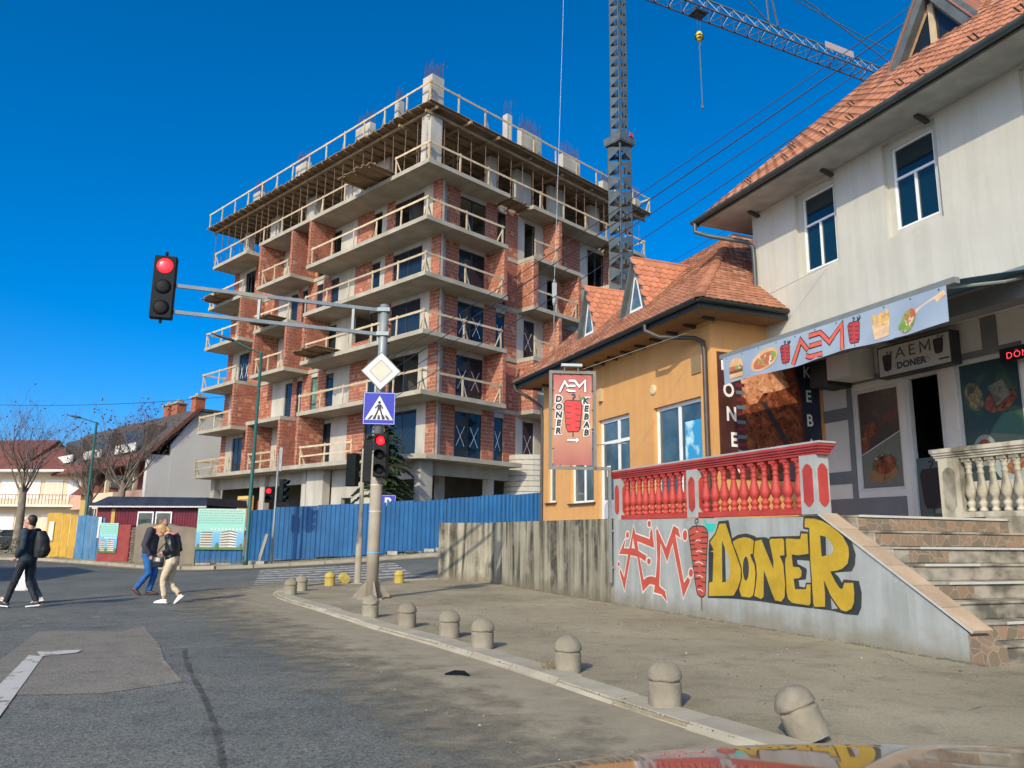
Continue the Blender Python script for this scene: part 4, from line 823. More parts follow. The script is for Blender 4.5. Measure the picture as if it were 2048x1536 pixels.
# ---- stairs
M_step = streaked('step_concrete', (.22, .20, .155), (.10, .095, .072), (.33, .30, .24), (2.5, 2.5, 4))
M_strip = flat('nosing_strip', (.45, .44, .40))
def crazy(name):
    m = bpy.data.materials.new(name); m.use_nodes = True; t = m.node_tree; b = t.nodes['Principled BSDF']; L = t.links.new; b.inputs['Roughness'].default_value = .8
    tc = t.nodes.new('ShaderNodeTexCoord'); vo = t.nodes.new('ShaderNodeTexVoronoi'); vo.inputs['Scale'].default_value = 6; v2 = t.nodes.new('ShaderNodeTexVoronoi'); v2.feature = 'DISTANCE_TO_EDGE'; v2.inputs['Scale'].default_value = 6
    for q in (vo, v2): L(tc.outputs['Object'], q.inputs['Vector'])
    cr = t.nodes.new('ShaderNodeValToRGB'); e = cr.color_ramp.elements; e[0].color = (.15, .125, .088, 1); e[1].color = (.27, .17, .105, 1); sx = t.nodes.new('ShaderNodeSeparateColor'); L(vo.outputs['Color'], sx.inputs[0]); L(sx.outputs[0], cr.inputs[0])
    mr = t.nodes.new('ShaderNodeMapRange'); mr.inputs['From Min'].default_value = .015; mr.inputs['From Max'].default_value = .04; L(v2.outputs['Distance'], mr.inputs[0])
    mx = t.nodes.new('ShaderNodeMix'); mx.data_type = 'RGBA'; mx.inputs[6].default_value = (.27, .235, .175, 1); L(mr.outputs[0], mx.inputs[0]); L(cr.outputs[0], mx.inputs[7]); L(mx.outputs[2], b.inputs['Base Color']); return m
M_crazy = crazy('stone_riser')
stc = thing('stairs', 'worn concrete and stone stairs rising beside the graffiti wall', 'stairs', ST @ T(6.4, .3))
NS = 8; rise = 1.80/NS; run = .30
for i in range(NS):       # i = 0 is the lowest step
    a1 = (NS-i)*run+.06; z1 = (i+1)*rise
    s = MB().box(-.05 if i == NS-1 else (NS-i-2)*run, a1, .0, 3.2, z1-rise-(.3 if i == 0 else 0), z1-.035).build('step', M_step, stc, bevel=.012)
    MB().box((NS-i-1)*run-.02, a1+.025, .0, 3.2, z1-.034, z1).build('tread', M_step, s, bevel=.008)
    rl = random.Random(i)
    if i >= 6:
        x = .02
        while x < 3.1:
            w_ = rl.choice((.28, .3, .32)); MB().box(a1+.001, a1+.012, x, min(x+w_, 3.19)-.006, z1-rise+.01, z1-.045).build('riser_tile', M_crazy, s); x += w_
    else:
        for x in ((rl.uniform(0, .5),) if i % 2 else ()): MB().box(a1+.001, a1+.010, x, x+rl.uniform(.3, .9), z1-rise+.01, z1-.05).build('riser_tile', M_crazy, s)
    if i in (1, 3, 4, 5, 7):
        x0 = rl.uniform(.1, .6) if i != 7 else .02; MB().box(a1+.026, a1+.034, x0, x0+rl.uniform(.9, 2.4) if i != 7 else 3.15, z1-.030, z1+.004).build('nosing_strip', M_strip, s)
# sloping coping of tiles on the stringer wall
M_cop = mat('coping_tile', (.34, .255, .165), .75, scale=3, col2=(.42, .32, .22), rnd=.12)
d0, d1 = V((6.34, 0, 1.80)), V((8.74, 0, .35)); Ln = (d1-d0).length; ud = (d1-d0).normalized(); up_ = V((0, -1, 0)).cross(ud); up_ = up_ if up_.z > 0 else -up_
for i in range(6):
    p, q = d0+ud*(Ln*i/6+.006), d0+ud*(Ln*(i+1)/6-.004)
    MB().beam(p+V((0, .14, 0))+up_*.022, q+V((0, .14, 0))+up_*.022, .34, .035, up=up_).build('coping_tile', M_cop, ter)
p, q = d0+up_*.014, d1+up_*.014; MB().beam(p+V((0, -.036, 0)), q+V((0, -.036, 0)), .006, .03, up=up_).build('coping_edge_strip', M_strip, ter)
MB().prism([(8.662, -.01, -.4), (8.662, -.01, .33), (8.90, -.02, .20), (8.92, -.02, -.4)], (0, .34, 0)).build('end_pillar', M_crazy, ter, fix=True)
MB().box(6.385, 14, 3.5, 3.53, -.4, 1.84).build('upper_wall_face', M_oldc, ter)
# weeds and dirt at the foot of the wall
rnd = random.Random(8); mb = MB()
for i in range(900):
    a = rnd.uniform(-7.6, 8.9); 
    if sin(a*2.1)+sin(a*5.3+1) < rnd.uniform(-.2, 1.6): continue
    n_ = -.02-abs(rnd.gauss(0, .05)); h = rnd.uniform(.02, .08); t_ = rnd.uniform(0, 6.3); l = V((cos(t_), sin(t_), 0))*rnd.uniform(.01, .05); c = V((a, n_, 0)); s_ = V((-sin(t_), cos(t_), 0))*.006
    mb.add([c-s_, c+s_, c+l+V((0, 0, h))], [(0, 1, 2)], rnd.choice((0, 1)))
for i in range(260):
    a = rnd.uniform(-7.6, 8.9); r = rnd.uniform(.02, .06); mb.ball((a, -.02-rnd.random()*.06, .0), r, 6, 2, (1.3, .8, .35))
M_weed = flat('dry_weed', (.22, .19, .09)); M_weedg = flat('weed_green', (.10, .13, .04))
o = tag(mb.build('wall_foot_weeds', [M_weed, M_weedg, M_soil]), 'dry weeds and dirt along the foot of the graffiti wall', 'weeds', kind='stuff'); o.matrix_world = ST

# ================================================================ YELLOW HOUSE
M_ywall = wall_mat('render_ochre', (.55, .29, .10), (.44, .225, .08), (.61, .335, .125), .3, (.42, .23, .09), (70, (1, 1, .6)))
M_soff = mat('soffit_dark', (.05, .045, .04), .8)
M_tile = mat('roof_tile', (.27, .105, .055), .85, scale=1.1, col2=(.37, .165, .09), bump=.3, bscale=20, detail=6)
M_tile1 = mat('roof_tile_single', (.29, .115, .06), .85, scale=3, col2=(.38, .17, .095), bump=.3, bscale=20, rnd=.25)
M_gut = mat('gutter_metal', (.022, .028, .028), .45, var=.2, scale=4, metal=.0)
M_pipe = mat('downpipe_brown', (.055, .045, .038), .5, var=.2, scale=4)
M_lead = mat('flashing', (.10, .12, .12), .5, var=.2, scale=3)
M_glz = mat('house_glass', (.03, .06, .075), .03, var=.5, scale=1.2, spec=.9, col2=(.10, .15, .165))
yh = thing('house', 'ochre yellow house with brown tiled roof and triangular dormers', 'house', ST.copy())
WY = 1.8
def wall_open(a0, a1, z0, z1, opens, n, th=.3):
    """wall in plane n from a0 to a1 with rectangular openings [(a0,a1,z0,z1)]"""
    mb = MB(); xs = sorted(set([a0, a1]+[v for o in opens for v in o[:2]])); zs = sorted(set([z0, z1]+[v for o in opens for v in o[2:]]))
    for i in range(len(xs)-1):
        for j in range(len(zs)-1):
            cx, cz = (xs[i]+xs[i+1])/2, (zs[j]+zs[j+1])/2
            if any(o[0] < cx < o[1] and o[2] < cz < o[3] for o in opens): continue
            mb.box(xs[i], xs[i+1], n, n+th, zs[j], zs[j+1])
    return mb
def clean(o):
    bm = bmesh.new(); bm.from_mesh(o.data); bmesh.ops.remove_doubles(bm, verts=bm.verts, dist=.0005)
    seen = {}
    for f in list(bm.faces):
        k = tuple(sorted(v.index for v in f.verts)); seen.setdefault(k, []).append(f)
    kill = [f for l in seen.values() if len(l) > 1 for f in l]
    bmesh.ops.delete(bm, geom=kill, context='FACES_ONLY'); bm.to_mesh(o.data); bm.free(); return o
YO = [(-7.55, -6.95, 2.5, 3.75), (-5.85, -4.35, 2.42, 4.55), (-4.05, -2.3, 1.85, 4.72), (-1.1, .92, 2.35, 4.65)]
clean(wall_open(-7.9, 1.36, 1.6, 6.62, YO, WY).build('front_wall', M_ywall, yh))
MB().box(1.06, 1.36, 2.102, 5.0, 1.6, 6.62).build('side_wall', M_ywall, yh); MB().box(-7.9, 1.0, 5.05, 8.5, 1.6, 6.6).box(-7.9, -7.6, 2.102, 5.05, 1.6, 6.6).build('back_wall', M_ywall, yh)
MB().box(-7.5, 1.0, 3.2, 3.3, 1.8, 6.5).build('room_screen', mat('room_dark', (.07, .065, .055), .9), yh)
def pwindow(parent, a0, a1, z0, z1, n, bars=(), hb=(), w=.07, m=None, g=None, nm='window', d=.07):
    m = m or M_wht; g = g or M_glz; fr = MB(); fr.box(a0, a0+w, n, n+d, z0, z1).box(a1-w, a1, n, n+d, z0, z1).box(a0+w, a1-w, n, n+d, z1-w, z1).box(a0+w, a1-w, n, n+d, z0, z0+w)
    for x in bars: fr.box(x-w*.55, x+w*.55, n+.002, n+d-.002, z0+w, z1-w)
    for z in hb: fr.box(a0+w, a1-w, n+.004, n+d-.004, z-w*.45, z+w*.45)
    f = fr.build(nm, m, parent); MB().box(a0+w*.7, a1-w*.7, n+.03, n+.042, z0+w*.7, z1-w*.7).build('pane', g, f); return f
pwindow(yh, -7.55, -6.95, 2.5, 3.75, WY+.1); pwindow(yh, -5.85, -4.35, 2.42, 4.55, WY+.1, bars=(-5.1,))
pwindow(yh, -1.1, .92, 2.35, 4.65, WY+.1, bars=(-.1,), w=.09)
dr = pwindow(yh, -4.05, -2.3, 1.85, 4.72, WY+.1, bars=(-3.05,), hb=(4.05,), w=.1, nm='door'); MB().box(-3.9, -3.12, WY+.09, WY+.15, 1.95, 2.45).build('kick_panel', M_wht, dr); MB().tube([(-3.2, WY+.05, 2.8), (-3.2, WY+.05, 3.0)], .012, 6).build('handle', M_gut, dr)
MB().box(-3.72, -3.52, WY+.085, WY+.0955, 3.1, 3.4).build('notice', flat('paper', (.75, .76, .75)), dr)
for a0, a1, z in ((-7.65, -6.85, 2.5), (-5.95, -4.25, 2.42), (-1.2, 1.02, 2.35)): MB().box(a0, a1, WY-.07, WY+.1, z-.05, z-.002).build('sill', M_pipe, yh)
sign_w = MB(); sign_w.box(.12, .78, WY+.092, WY+.098, 2.6, 4.15); sign_w.build('window_poster', mat('poster_blue', (.03, .28, .52), .5, scale=3, col2=(.45, .68, .75), fac=(.5, .62)), yh)
MB().lathe([(.13, 0), (.13, .03), (.10, .05)], 18).build('vent_cover', flat('vent_cream', (.62, .50, .30)), yh).matrix_local = Matrix.Translation((-1.07, WY, 5.13)) @ Matrix.Rotation(R(90), 4, 'X')
MB().box(-3.9, -3.74, WY-.1, WY, 5.25, 5.62).build('alarm_box', flat('alarm', (.50, .36, .2)), yh)
MB().box(.62, .98, WY-.03, WY, 5.2, 5.6).build('meter_box', flat('meter', (.24, .17, .09)), yh)
# ---- roof: eaves line n=1.35 z=6.75, near hip at a=1.75
PT = R(40.5); EZ, EN, HA, FA = 6.52, .98, 2.10, -8.5; RIDGE = 5.6
def roof_pt(a, k): return V((a, EN+k, EZ+k*tan(PT)))
rb = MB(); K = 4.75
rb.poly([roof_pt(FA, 0), roof_pt(HA, 0), roof_pt(HA-K, K), roof_pt(FA, K)])
rb.poly([roof_pt(HA, 0), V((HA, 12, EZ)), V((HA-K, 12, EZ+K*tan(PT))), roof_pt(HA-K, K)])
rb.poly([roof_pt(FA, K), roof_pt(HA-K, K), V((HA-K, EN+2*K, EZ)), V((FA, EN+2*K, EZ))])
rb.build('roof_boarding', M_soff, yh, fix=False)
MB().box(FA, HA-.02, EN+.05, EN+.52, EZ-.16, EZ-.10).box(FA, 1.36, EN+.522, WY-.002, EZ-.16, EZ-.10).box(1.37, HA-.03, EN+.525, 3.38, EZ-.16, EZ-.10).build('soffit', mat('soffit_brown', (.27, .145, .06), .9), yh)
for i in range(14):
    a = FA+.4+i*.74; MB().beam((a, WY-.3, EZ-.17), (a, WY, EZ-.20), .08, .08).build('rafter_tail', M_soff, yh)
def tile_mesh(w, l, th=.018, rounded=True, mat_=None, curve=.0):
    pts = [(-w/2+.004, 0), (-w/2+.004, -l*.72)]
    if rounded: pts += [(-w*.36, -l*.90), (-w*.17, -l*.98), (0, -l), (w*.17, -l*.98), (w*.36, -l*.90)]
    else: pts += [(-w/2+.004, -l), (w/2-.004, -l)]
    pts += [(w/2-.004, -l*.72), (w/2-.004, 0)]
    return [(x, y, 0) for x, y in pts]
def tile_roof(parent, o0, along, upv, nrm, na, nk, w, l, inside, singles, nm='roof_tile', rnd_=None, th=.018, mats=None, rounded=True, scallop=None):
    """lay tiles on a slope. returns list of (matrix, ok)."""
    mats = mats or (M_tile1, [M_tile, M_tiled, M_tilel]); rnd_ = rnd_ or random.Random(1); pl = []
    base = tile_mesh(w, l*1.35, th, rounded)
    for k in range(nk):
        for i in range(na+1):
            c = o0+along*(w*(i+(.5 if k % 2 else 0)))+upv*(l*(k+1.35)-.02)
            b_ = c-upv*(l*.85)
            if not inside(c) or not inside(b_): continue
            pl.append((c, i, k))
    X = along; Yv = upv
    proto = MB().prism(base, (0, 0, th)); pme = proto.mesh('roof_tile', mats[0]); tilt = th*1.05/(l)
    y2 = (Yv-nrm*tilt).normalized(); n2 = X.cross(y2).normalized()
    MX = Matrix((X, y2, n2)).transposed().to_4x4()
    pl.sort(key=lambda t: (t[0]-singles[1]).length); rest = MB()
    for j, (c, i, k) in enumerate(pl):
        M = Matrix.Translation(c+nrm*(.02+rnd_.uniform(0, .006))) @ MX @ Matrix.Rotation(rnd_.uniform(-.012, .012), 4, 'Z')
        if j < singles[0]: o = link(nm, pme, parent); o.matrix_local = M
        else: rest.merge(proto, M, rnd_.choices((0, 1, 2), (6, 2, 2))[0])
    if rest.v: rest.build('tile_field', mats[1], parent, kind='stuff')
M_tiled = mat('roof_tile_dark', (.18, .075, .045), .85, scale=2, col2=(.26, .11, .06)); M_tilel = mat('roof_tile_pale', (.40, .20, .12), .85, scale=2, col2=(.46, .25, .16))
eye = ST.inverted() @ V((0, 0, 1.42))
upv = V((0, cos(PT), sin(PT))); nrm = V((0, -sin(PT), cos(PT)))
DORM = [(-6.17, -4.82, 2.30), (-3.42, -1.85, 2.30)]
def in_front(c):
    k = c.y-EN
    if not (-.25 < k < K and FA-.02 < c.x < HA-k+.05): return False
    for d0_, d1_, n0 in DORM:
        m_ = (d0_+d1_)/2
        kk = (c.y-n0)/1.55
        if c.y > n0-.02 and kk < 1 and abs(c.x-m_) < (d1_-d0_)/2*(1-kk)-.05: return False
    return True
tile_roof(yh, V((FA, EN-.04, EZ+.02)), V((1, 0, 0)), upv, nrm, int((HA-FA)/.19)+1, 32, .19, .175, in_front, (190, eye), rnd_=random.Random(21))
upv2 = V((-cos(PT), 0, sin(PT))); nrm2 = V((sin(PT), 0, cos(PT)))
def in_side(c):
    k = HA-c.x; return -.25 < k < K and c.y > EN+k-.05 and c.y < 6.2
tile_roof(yh, V((HA+.04, EN, EZ+.02)), V((0, 1, 0)), upv2, nrm2, 28, 32, .19, .175, in_side, (110, eye), rnd_=random.Random(22))
# hip tiles
hd = V((-1, 1, tan(PT))); 
for i in range(11):
    p = V((HA, EN, EZ+.10))+hd*(.36*i); q = p+hd*.40
    mb = MB(); x = hd.cross(V((0, 0, 1))).normalized(); y = x.cross(hd.normalized()).normalized(); y = y if y.z > 0 else -y
    vs = []
    for c, r in ((p+y*.03, .15), (q, .115)):
        for j in range(7): t_ = pi*j/6; vs += [c+x*(cos(t_)*r)+y*(sin(t_)*r*.75-.06)]
    mb.add(vs, [(j, j+1, 8+j, 7+j) for j in range(6)]+[(0, 1, 2, 3, 4, 5, 6)]); mb.build('hip_tile', M_tile1, yh, fix=True)
# gutter and downpipes
def gutter(parent, p, q, r=.075, m=None):
    p, q = V(p), V(q); d = (q-p).normalized(); x = V((d.y, -d.x, 0)).normalized(); mb = MB(); n = 9; vs = []
    for c in (p, q):
        for rr_ in (r, r-.006):
            for j in range(n): t_ = pi+pi*j/(n-1); vs.append(c+x*(cos(t_)*rr_)+V((0, 0, sin(t_)*rr_)))
    fs = []
    for j in range(n-1): fs += [(j, j+1, 2*n+j+1, 2*n+j), (n+j, 3*n+j, 3*n+j+1, n+j+1)]
    fs += [(0, 2*n, 3*n, n), (n-1, 2*n-1, 4*n-1, 3*n-1)]
    return mb.add(vs, fs).build('gutter', m or M_gut, parent, fix=True, smooth=False)
gutter(yh, (FA, EN-.09, EZ+.0), (HA+.10, EN-.09, EZ+.0)); gutter(yh, (HA+.10, EN-.09, EZ-.002), (HA+.10, 3.32, EZ-.002))
MB().box(FA, HA+.02, EN-.012, EN+.048, EZ-.17, EZ+.03).build('fascia_board', M_gut, yh); MB().box(HA-.028, HA+.03, EN+.05, 3.38, EZ-.172, EZ+.03).build('fascia_board', M_gut, yh)
def downpipe(parent, pts, r=.05, m=None, sm=True): return smooth_angle(MB().tube(pts, r, 10).build('downpipe', m or M_pipe, parent), 50)
downpipe(yh, [(.05, EN-.09, EZ-.06), (.05, EN-.09, EZ-.22), (.35, EN+.12, EZ-.42), (.95, WY-.14, EZ-.52), (1.2, WY-.10, EZ-.66), (1.24, WY-.09, EZ-.9), (1.24, WY-.09, 1.7)], .055)
downpipe(yh, [(-8.3, EN-.09, EZ-.06), (-8.3, EN-.05, EZ-.25), (-8.15, EN+.4, EZ-.5), (-8.0, WY-.05, EZ-.8), (-7.97, WY-.02, EZ-1.2), (-7.97, WY-.02, .4)], .055)
# dormers: triangular front, scalloped tile ridge roof running back into the slope
M_dtile = mat('dormer_tile', (.42, .155, .075), .8, scale=3, col2=(.50, .20, .11), rnd=.15); M_dfr = mat('dormer_zinc', (.13, .15, .15), .5, var=.2, scale=3)
for (d0_, d1_, n0) in DORM:
    m_ = (d0_+d1_)/2; zb = EZ+(n0-EN)*tan(PT)-.1; za = zb+1.62; hw = (d1_-d0_)/2; nb = n0+(za-zb-.05)/tan(PT)
    d = MB(); d.poly([(d0_+.04, n0, zb), (d1_-.04, n0, zb), (m_, n0, za-.07)]); dm = d.build('dormer', M_dfr, yh)
    fr = MB()
    for s, e in (((d0_, zb), (m_, za)), ((d1_, zb), (m_, za))): fr.beam((s[0], n0-.09, s[1]), (e[0], n0-.09, e[1]+.06), .2, .12, up=(0, 1, 0)) if 0 else fr.beam((s[0], n0-.07, s[1]-.05), (e[0], n0-.07, e[1]+.05), .07, .16, up=(0, 1, 0))
    fr.build('barge_board', M_lead, dm)
    wfr = MB(); z0_, z1_ = zb+.18, za-.52; w0 = hw*.40
    out = [(m_-w0, z0_), (m_+w0, z0_), (m_+.05, z1_), (m_-.05, z1_)]
    stroke(wfr, out, .07, lambda u, v, dd_: (u, n0-.03, v), 0, 0, True); f = wfr.build('window', M_wht, dm)
    g = MB(); fill(g, out, lambda u, v, dd_: (u, n0-.018, v), 0, 0); g.build('pane', mat('dormer_glass', (.10, .16, .19), .06, var=.4, scale=3), f)
    for sg in (-1, 1):
        rf = MB(); e_ = V((m_+sg*hw, n0-.12, zb)); ap = V((m_, n0-.12, za+.05)); bk = V((m_, nb, za+.05)); ev = V((m_+sg*hw*1.0, n0+.02, zb))
        rf.poly([e_, ap, bk]); rf.build('dormer_roof', M_dtile, dm)
        al = V((0, 1, 0)); uv_ = (ap-e_).normalized(); nr = al.cross(uv_).normalized(); nr = nr if nr.x*sg > 0 else -nr
        Ls = (ap-e_).length
        def ins(c, e_=e_, ap=ap, bk=bk, Ls=Ls, uv_=uv_):
            t_ = (c-e_).dot(uv_)/Ls; return -.1 < t_ < 1.04 and e_.y-.02 < c.y < e_.y+(bk.y-e_.y)*max(t_, 0)+.12
        xa = al if al.cross(uv_).dot(nr) > 0 else -al
        if sg > 0: tile_roof(dm, e_ if xa.y > 0 else e_+V((0, 2.4, 0)), xa, uv_, nr, 12, 9, .21, .2, ins, (120, eye), nm='dormer_tile', rnd_=random.Random(31), mats=(M_dtile, [M_dtile]*3))
    MB().tube([(m_, n0-.14, za+.07), (m_, nb, za+.08)], .06, 8).build('ridge', M_dtile, dm)
# lightning rod and stay on the ridge
MB().tube([(-2.2, EN+K, EZ+K*tan(PT)), (-2.2, EN+K, EZ+K*tan(PT)+1.0)], .012, 5).tube([(FA, EN+K-.1, EZ+K*tan(PT)+.12), (-2.2, EN+K-.1, EZ+K*tan(PT)+.16), (HA-K, EN+K-.1, EZ+K*tan(PT)+.14)], .008, 4).build('lightning_rod', M_gut, yh)
# ================================================================ WHITE HOUSE WITH THE KEBAB SHOP
M_white = wall_mat('render_white', (.47, .46, .395), (.36, .35, .295), (.52, .51, .445), .35, (.45, .43, .36), (45, (1, 1, .22)))
M_grey1 = mat('render_grey', (.15, .155, .165), .85, var=.1, scale=2, bump=.3, bscale=60)
M_shopw = mat('shop_wall_pale', (.56, .545, .50), .9, scale=1.5, col2=(.63, .615, .57), bump=.3, bscale=60)
M_tilew = mat('pantile', (.25, .095, .048), .85, scale=1.5, col2=(.36, .15, .08), rnd=.22, detail=9); M_tilewd = mat('pantile_dark', (.16, .065, .036), .85, scale=2, col2=(.25, .10, .055)); M_tilewl = mat('pantile_pale', (.38, .175, .10), .85, scale=2, col2=(.42, .21, .13))
M_gutg = mat('gutter_grey', (.055, .07, .07), .45, var=.2, scale=3)
wh = thing('house', 'white rendered house with red tiled roof above the kebab shop', 'house', ST.copy())
WN, GN = 3.4, 5.0
WO = [(2.66, 3.60, 7.30, 9.05), (5.15, 6.10, 7.38, 9.07), (8.0, 8.95, 7.38, 9.07)]
clean(wall_open(1.05, 13.5, 5.72, 9.75, [(a-.14, b+.14, c-.14, d+.14) for a, b, c, d in WO], WN, .35).build('upper_wall', M_white, wh))
for a, b, c, d in WO:
    rv = MB()
    for (x0, x1, z0, z1) in ((a-.14, a, c-.14, d+.14), (b, b+.14, c-.14, d+.14), (a, b, d, d+.14), (a, b, c-.14, c)): rv.box(x0, x1, WN+.10, WN+.35, z0, z1)
    rv.build('window_reveal', M_white, wh)
for a, b, c, d in WO: pwindow(wh, a, b, c, d, WN+.13, bars=(), w=.045, g=mat('upper_glass', (.004, .02, .03), .03, var=.3, scale=.6, spec=.9)); f = MB().box(a+.045, b-.045, WN+.125, WN+.18, c+(d-c)*.60, c+(d-c)*.60+.05).box((a+b)/2-.022, (a+b)/2+.022, WN+.126, WN+.18, c+.045, c+(d-c)*.60).build('glazing_bar', M_wht, wh)
MB().box(1.05, 1.35, WN+.352, 12, 1.6, 9.75).box(13.2, 13.5, WN+.352, 12, 1.6, 9.75).box(1.4, 13.2, 7, 7.2, 5.3, 9.7).build('side_wall', M_white, wh)
MB().box(1.38, 13.2, WN+.352, GN+.3, 5.68, 5.718).build('overhang_soffit', M_shopw, wh)
MB().box(1.38, 13.5, WN-.03, WN+.345, 5.33, 5.716).build('fascia_band', M_grey1, wh)
# ground floor shop front
SO = [(2.26, 3.50, 2.50, 4.78), (3.66, 4.58, 1.85, 4.90), (4.86, 6.22, 2.50, 4.92), (6.55, 8.4, 2.5, 4.9)]
clean(wall_open(1.06, 13.2, 1.6, 5.676, SO, GN, .25).build('shop_wall', M_shopw, wh))
gb_ = MB()
for x0, x1, z0, z1 in ((1.08, 2.10, 4.16, 4.44), (1.08, 2.10, 2.70, 2.98), (1.08, 3.52, 1.78, 2.36), (2.10, 2.24, 2.36, 4.9), (2.10, 6.3, 4.93, 5.06), (4.7, 9, 1.8, 2.36), (5.55, 5.86, 5.062, 5.67)): gb_.box(x0, x1, GN-.03, GN-.002, z0, z1)
gb_.build('painted_band', M_grey1, wh)
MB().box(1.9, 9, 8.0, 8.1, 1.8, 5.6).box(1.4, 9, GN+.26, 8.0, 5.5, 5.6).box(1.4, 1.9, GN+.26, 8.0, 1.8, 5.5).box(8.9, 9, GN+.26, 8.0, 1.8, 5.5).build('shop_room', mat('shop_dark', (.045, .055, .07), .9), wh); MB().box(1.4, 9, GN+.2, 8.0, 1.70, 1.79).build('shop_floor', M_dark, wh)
M_alu = mat('shop_frame', (.50, .52, .51), .4, var=.05)
def food(name, base, blobs):
    """dark printed food photo: base tone with warm and green noise patches"""
    m = bpy.data.materials.new(name); m.use_nodes = True; t = m.node_tree; b = t.nodes['Principled BSDF']; L = t.links.new; b.inputs['Roughness'].default_value = .35
    tc = t.nodes.new('ShaderNodeTexCoord'); last = None
    rgb = t.nodes.new('ShaderNodeRGB'); rgb.outputs[0].default_value = base+(1,); last = rgb.outputs[0]
    for i, (col, sc, lo, hi) in enumerate(blobs):
        mp = t.nodes.new('ShaderNodeMapping'); mp.inputs['Location'].default_value = (i*3.7, i*1.3, i*2.1); n = t.nodes.new('ShaderNodeTexNoise'); n.inputs['Scale'].default_value = sc; n.inputs['Detail'].default_value = 6; n.inputs['Distortion'].default_value = .6
        mr = t.nodes.new('ShaderNodeMapRange'); mr.inputs['From Min'].default_value = lo; mr.inputs['From Max'].default_value = hi; mx = t.nodes.new('ShaderNodeMix'); mx.data_type = 'RGBA'; mx.inputs[7].default_value = col+(1,)
        L(tc.outputs['Object'], mp.inputs[0]); L(mp.outputs[0], n.inputs['Vector']); L(n.outputs['Fac'], mr.inputs[0]); L(mr.outputs[0], mx.inputs[0]); L(last, mx.inputs[6]); last = mx.outputs[2]
    L(last, b.inputs['Base Color']); return m
M_food1 = food('window_print_dark', (.045, .040, .034), [((.14, .035, .02), 2.5, .52, .68), ((.09, .07, .03), 4, .55, .7)])
M_food2 = food('window_print_green', (.015, .045, .045), [((.05, .10, .05), 2.2, .5, .7)])
M_meat = food('meat', (.13, .034, .016), [((.28, .085, .035), 5, .45, .62), ((.02, .008, .005), 9, .55, .65), ((.42, .18, .09), 12, .62, .75)])
M_meatl = food('meat_light', (.55, .24, .12), [((.30, .10, .045), 8, .5, .62), ((.75, .45, .28), 6, .52, .7)])
M_bread = food('bread', (.62, .36, .16), [((.75, .52, .28), 5, .5, .7)]); M_fil = food('filling', (.45, .12, .05), [((.20, .34, .06), 9, .5, .58), ((.78, .72, .58), 11, .58, .66)]); M_fry = food('fries', (.70, .44, .13), [((.50, .25, .06), 14, .5, .6)]); M_wrapm = food('wrapper', (.72, .52, .32), [((.62, .40, .22), 4, .5, .7)])
for k, (a, b, c, d) in enumerate(SO):
    if k == 1: continue
    f = pwindow(wh, a, b, c, d, GN+.05, w=.07, m=M_alu, g=(M_food1, None, M_food2, M_glz)[k], nm='shop_window')
# prints on the panes
Fp = lambda u, v, d_: (u, GN+.078-.0016*d_, v)
mb = MB(); fill(mb, [(2.35, 2.58), (3.42, 2.58), (3.42, 3.75), (2.35, 3.30)], Fp, 1, 0); fill(mb, ell(2.95, 3.02, .36, .30, 18), Fp, 2, 1); fill(mb, ell(2.9, 2.86, .40, .16, 18, .12), Fp, 3, 2); fill(mb, ell(2.95, 3.06, .30, .20, 18, .2), Fp, 4, 3)
stroke(mb, [(2.34, 3.31), (3.43, 3.76)], .02, Fp, 5, 4); fill(mb, ell(2.62, 3.85, .20, .14, 14, .6), Fp, 2, 3); fill(mb, [(2.36, 3.34), (2.6, 3.50), (2.5, 3.72), (2.36, 3.7)], Fp, 3, 3)
MB.build(mb, 'window_print', [flat('print_sage', (.13, .14, .115)), food('salad', (.05, .11, .035), [((.55, .48, .36), 14, .55, .65)]), food('bun', (.24, .13, .055), [((.12, .06, .03), 9, .5, .6)]), M_meat, flat('print_line', (.5, .5, .48))], wh)
mb = MB(); fill(mb, [(4.95, 2.58), (6.14, 2.58), (6.14, 3.35), (4.95, 3.55)], Fp, 1, 0); fill(mb, ell(5.32, 3.15, .24, .30, 18), Fp, 2, 1); fill(mb, ell(5.32, 3.15, .16, .21, 18), Fp, 3, 2); fill(mb, ell(6.02, 2.85, .55, .42, 22), Fp, 4, 3)
fill(mb, ell(5.2, 4.2, .18, .30, 12, .3), Fp, 2, 4); fill(mb, ell(5.72, 4.05, .34, .2, 14, .3), Fp, 2, 5); fill(mb, [(5.5, 4.35), (5.8, 4.45), (5.95, 4.15), (5.65, 3.95)], Fp, 3, 6); fill(mb, ell(6.0, 2.9, .22, .14, 10), Fp, 5, 7); fill(mb, ell(5.85, 2.78, .16, .12, 10), Fp, 6, 7)
o = mb.build('window_print', [flat('print_slate', (.035, .06, .06)), flat('sauce_dish', (.20, .26, .24)), flat('sauce', (.16, .035, .02)), flat('plate', (.34, .42, .42)), food('fries_print', (.16, .13, .06), [((.28, .22, .10), 12, .5, .56), ((.05, .06, .04), 6, .5, .6)]), M_meat, food('wrap_print', (.15, .16, .12), [((.07, .09, .06), 7, .48, .6)]), food('nuggets', (.34, .16, .07), [((.20, .08, .035), 14, .5, .6)])], wh)
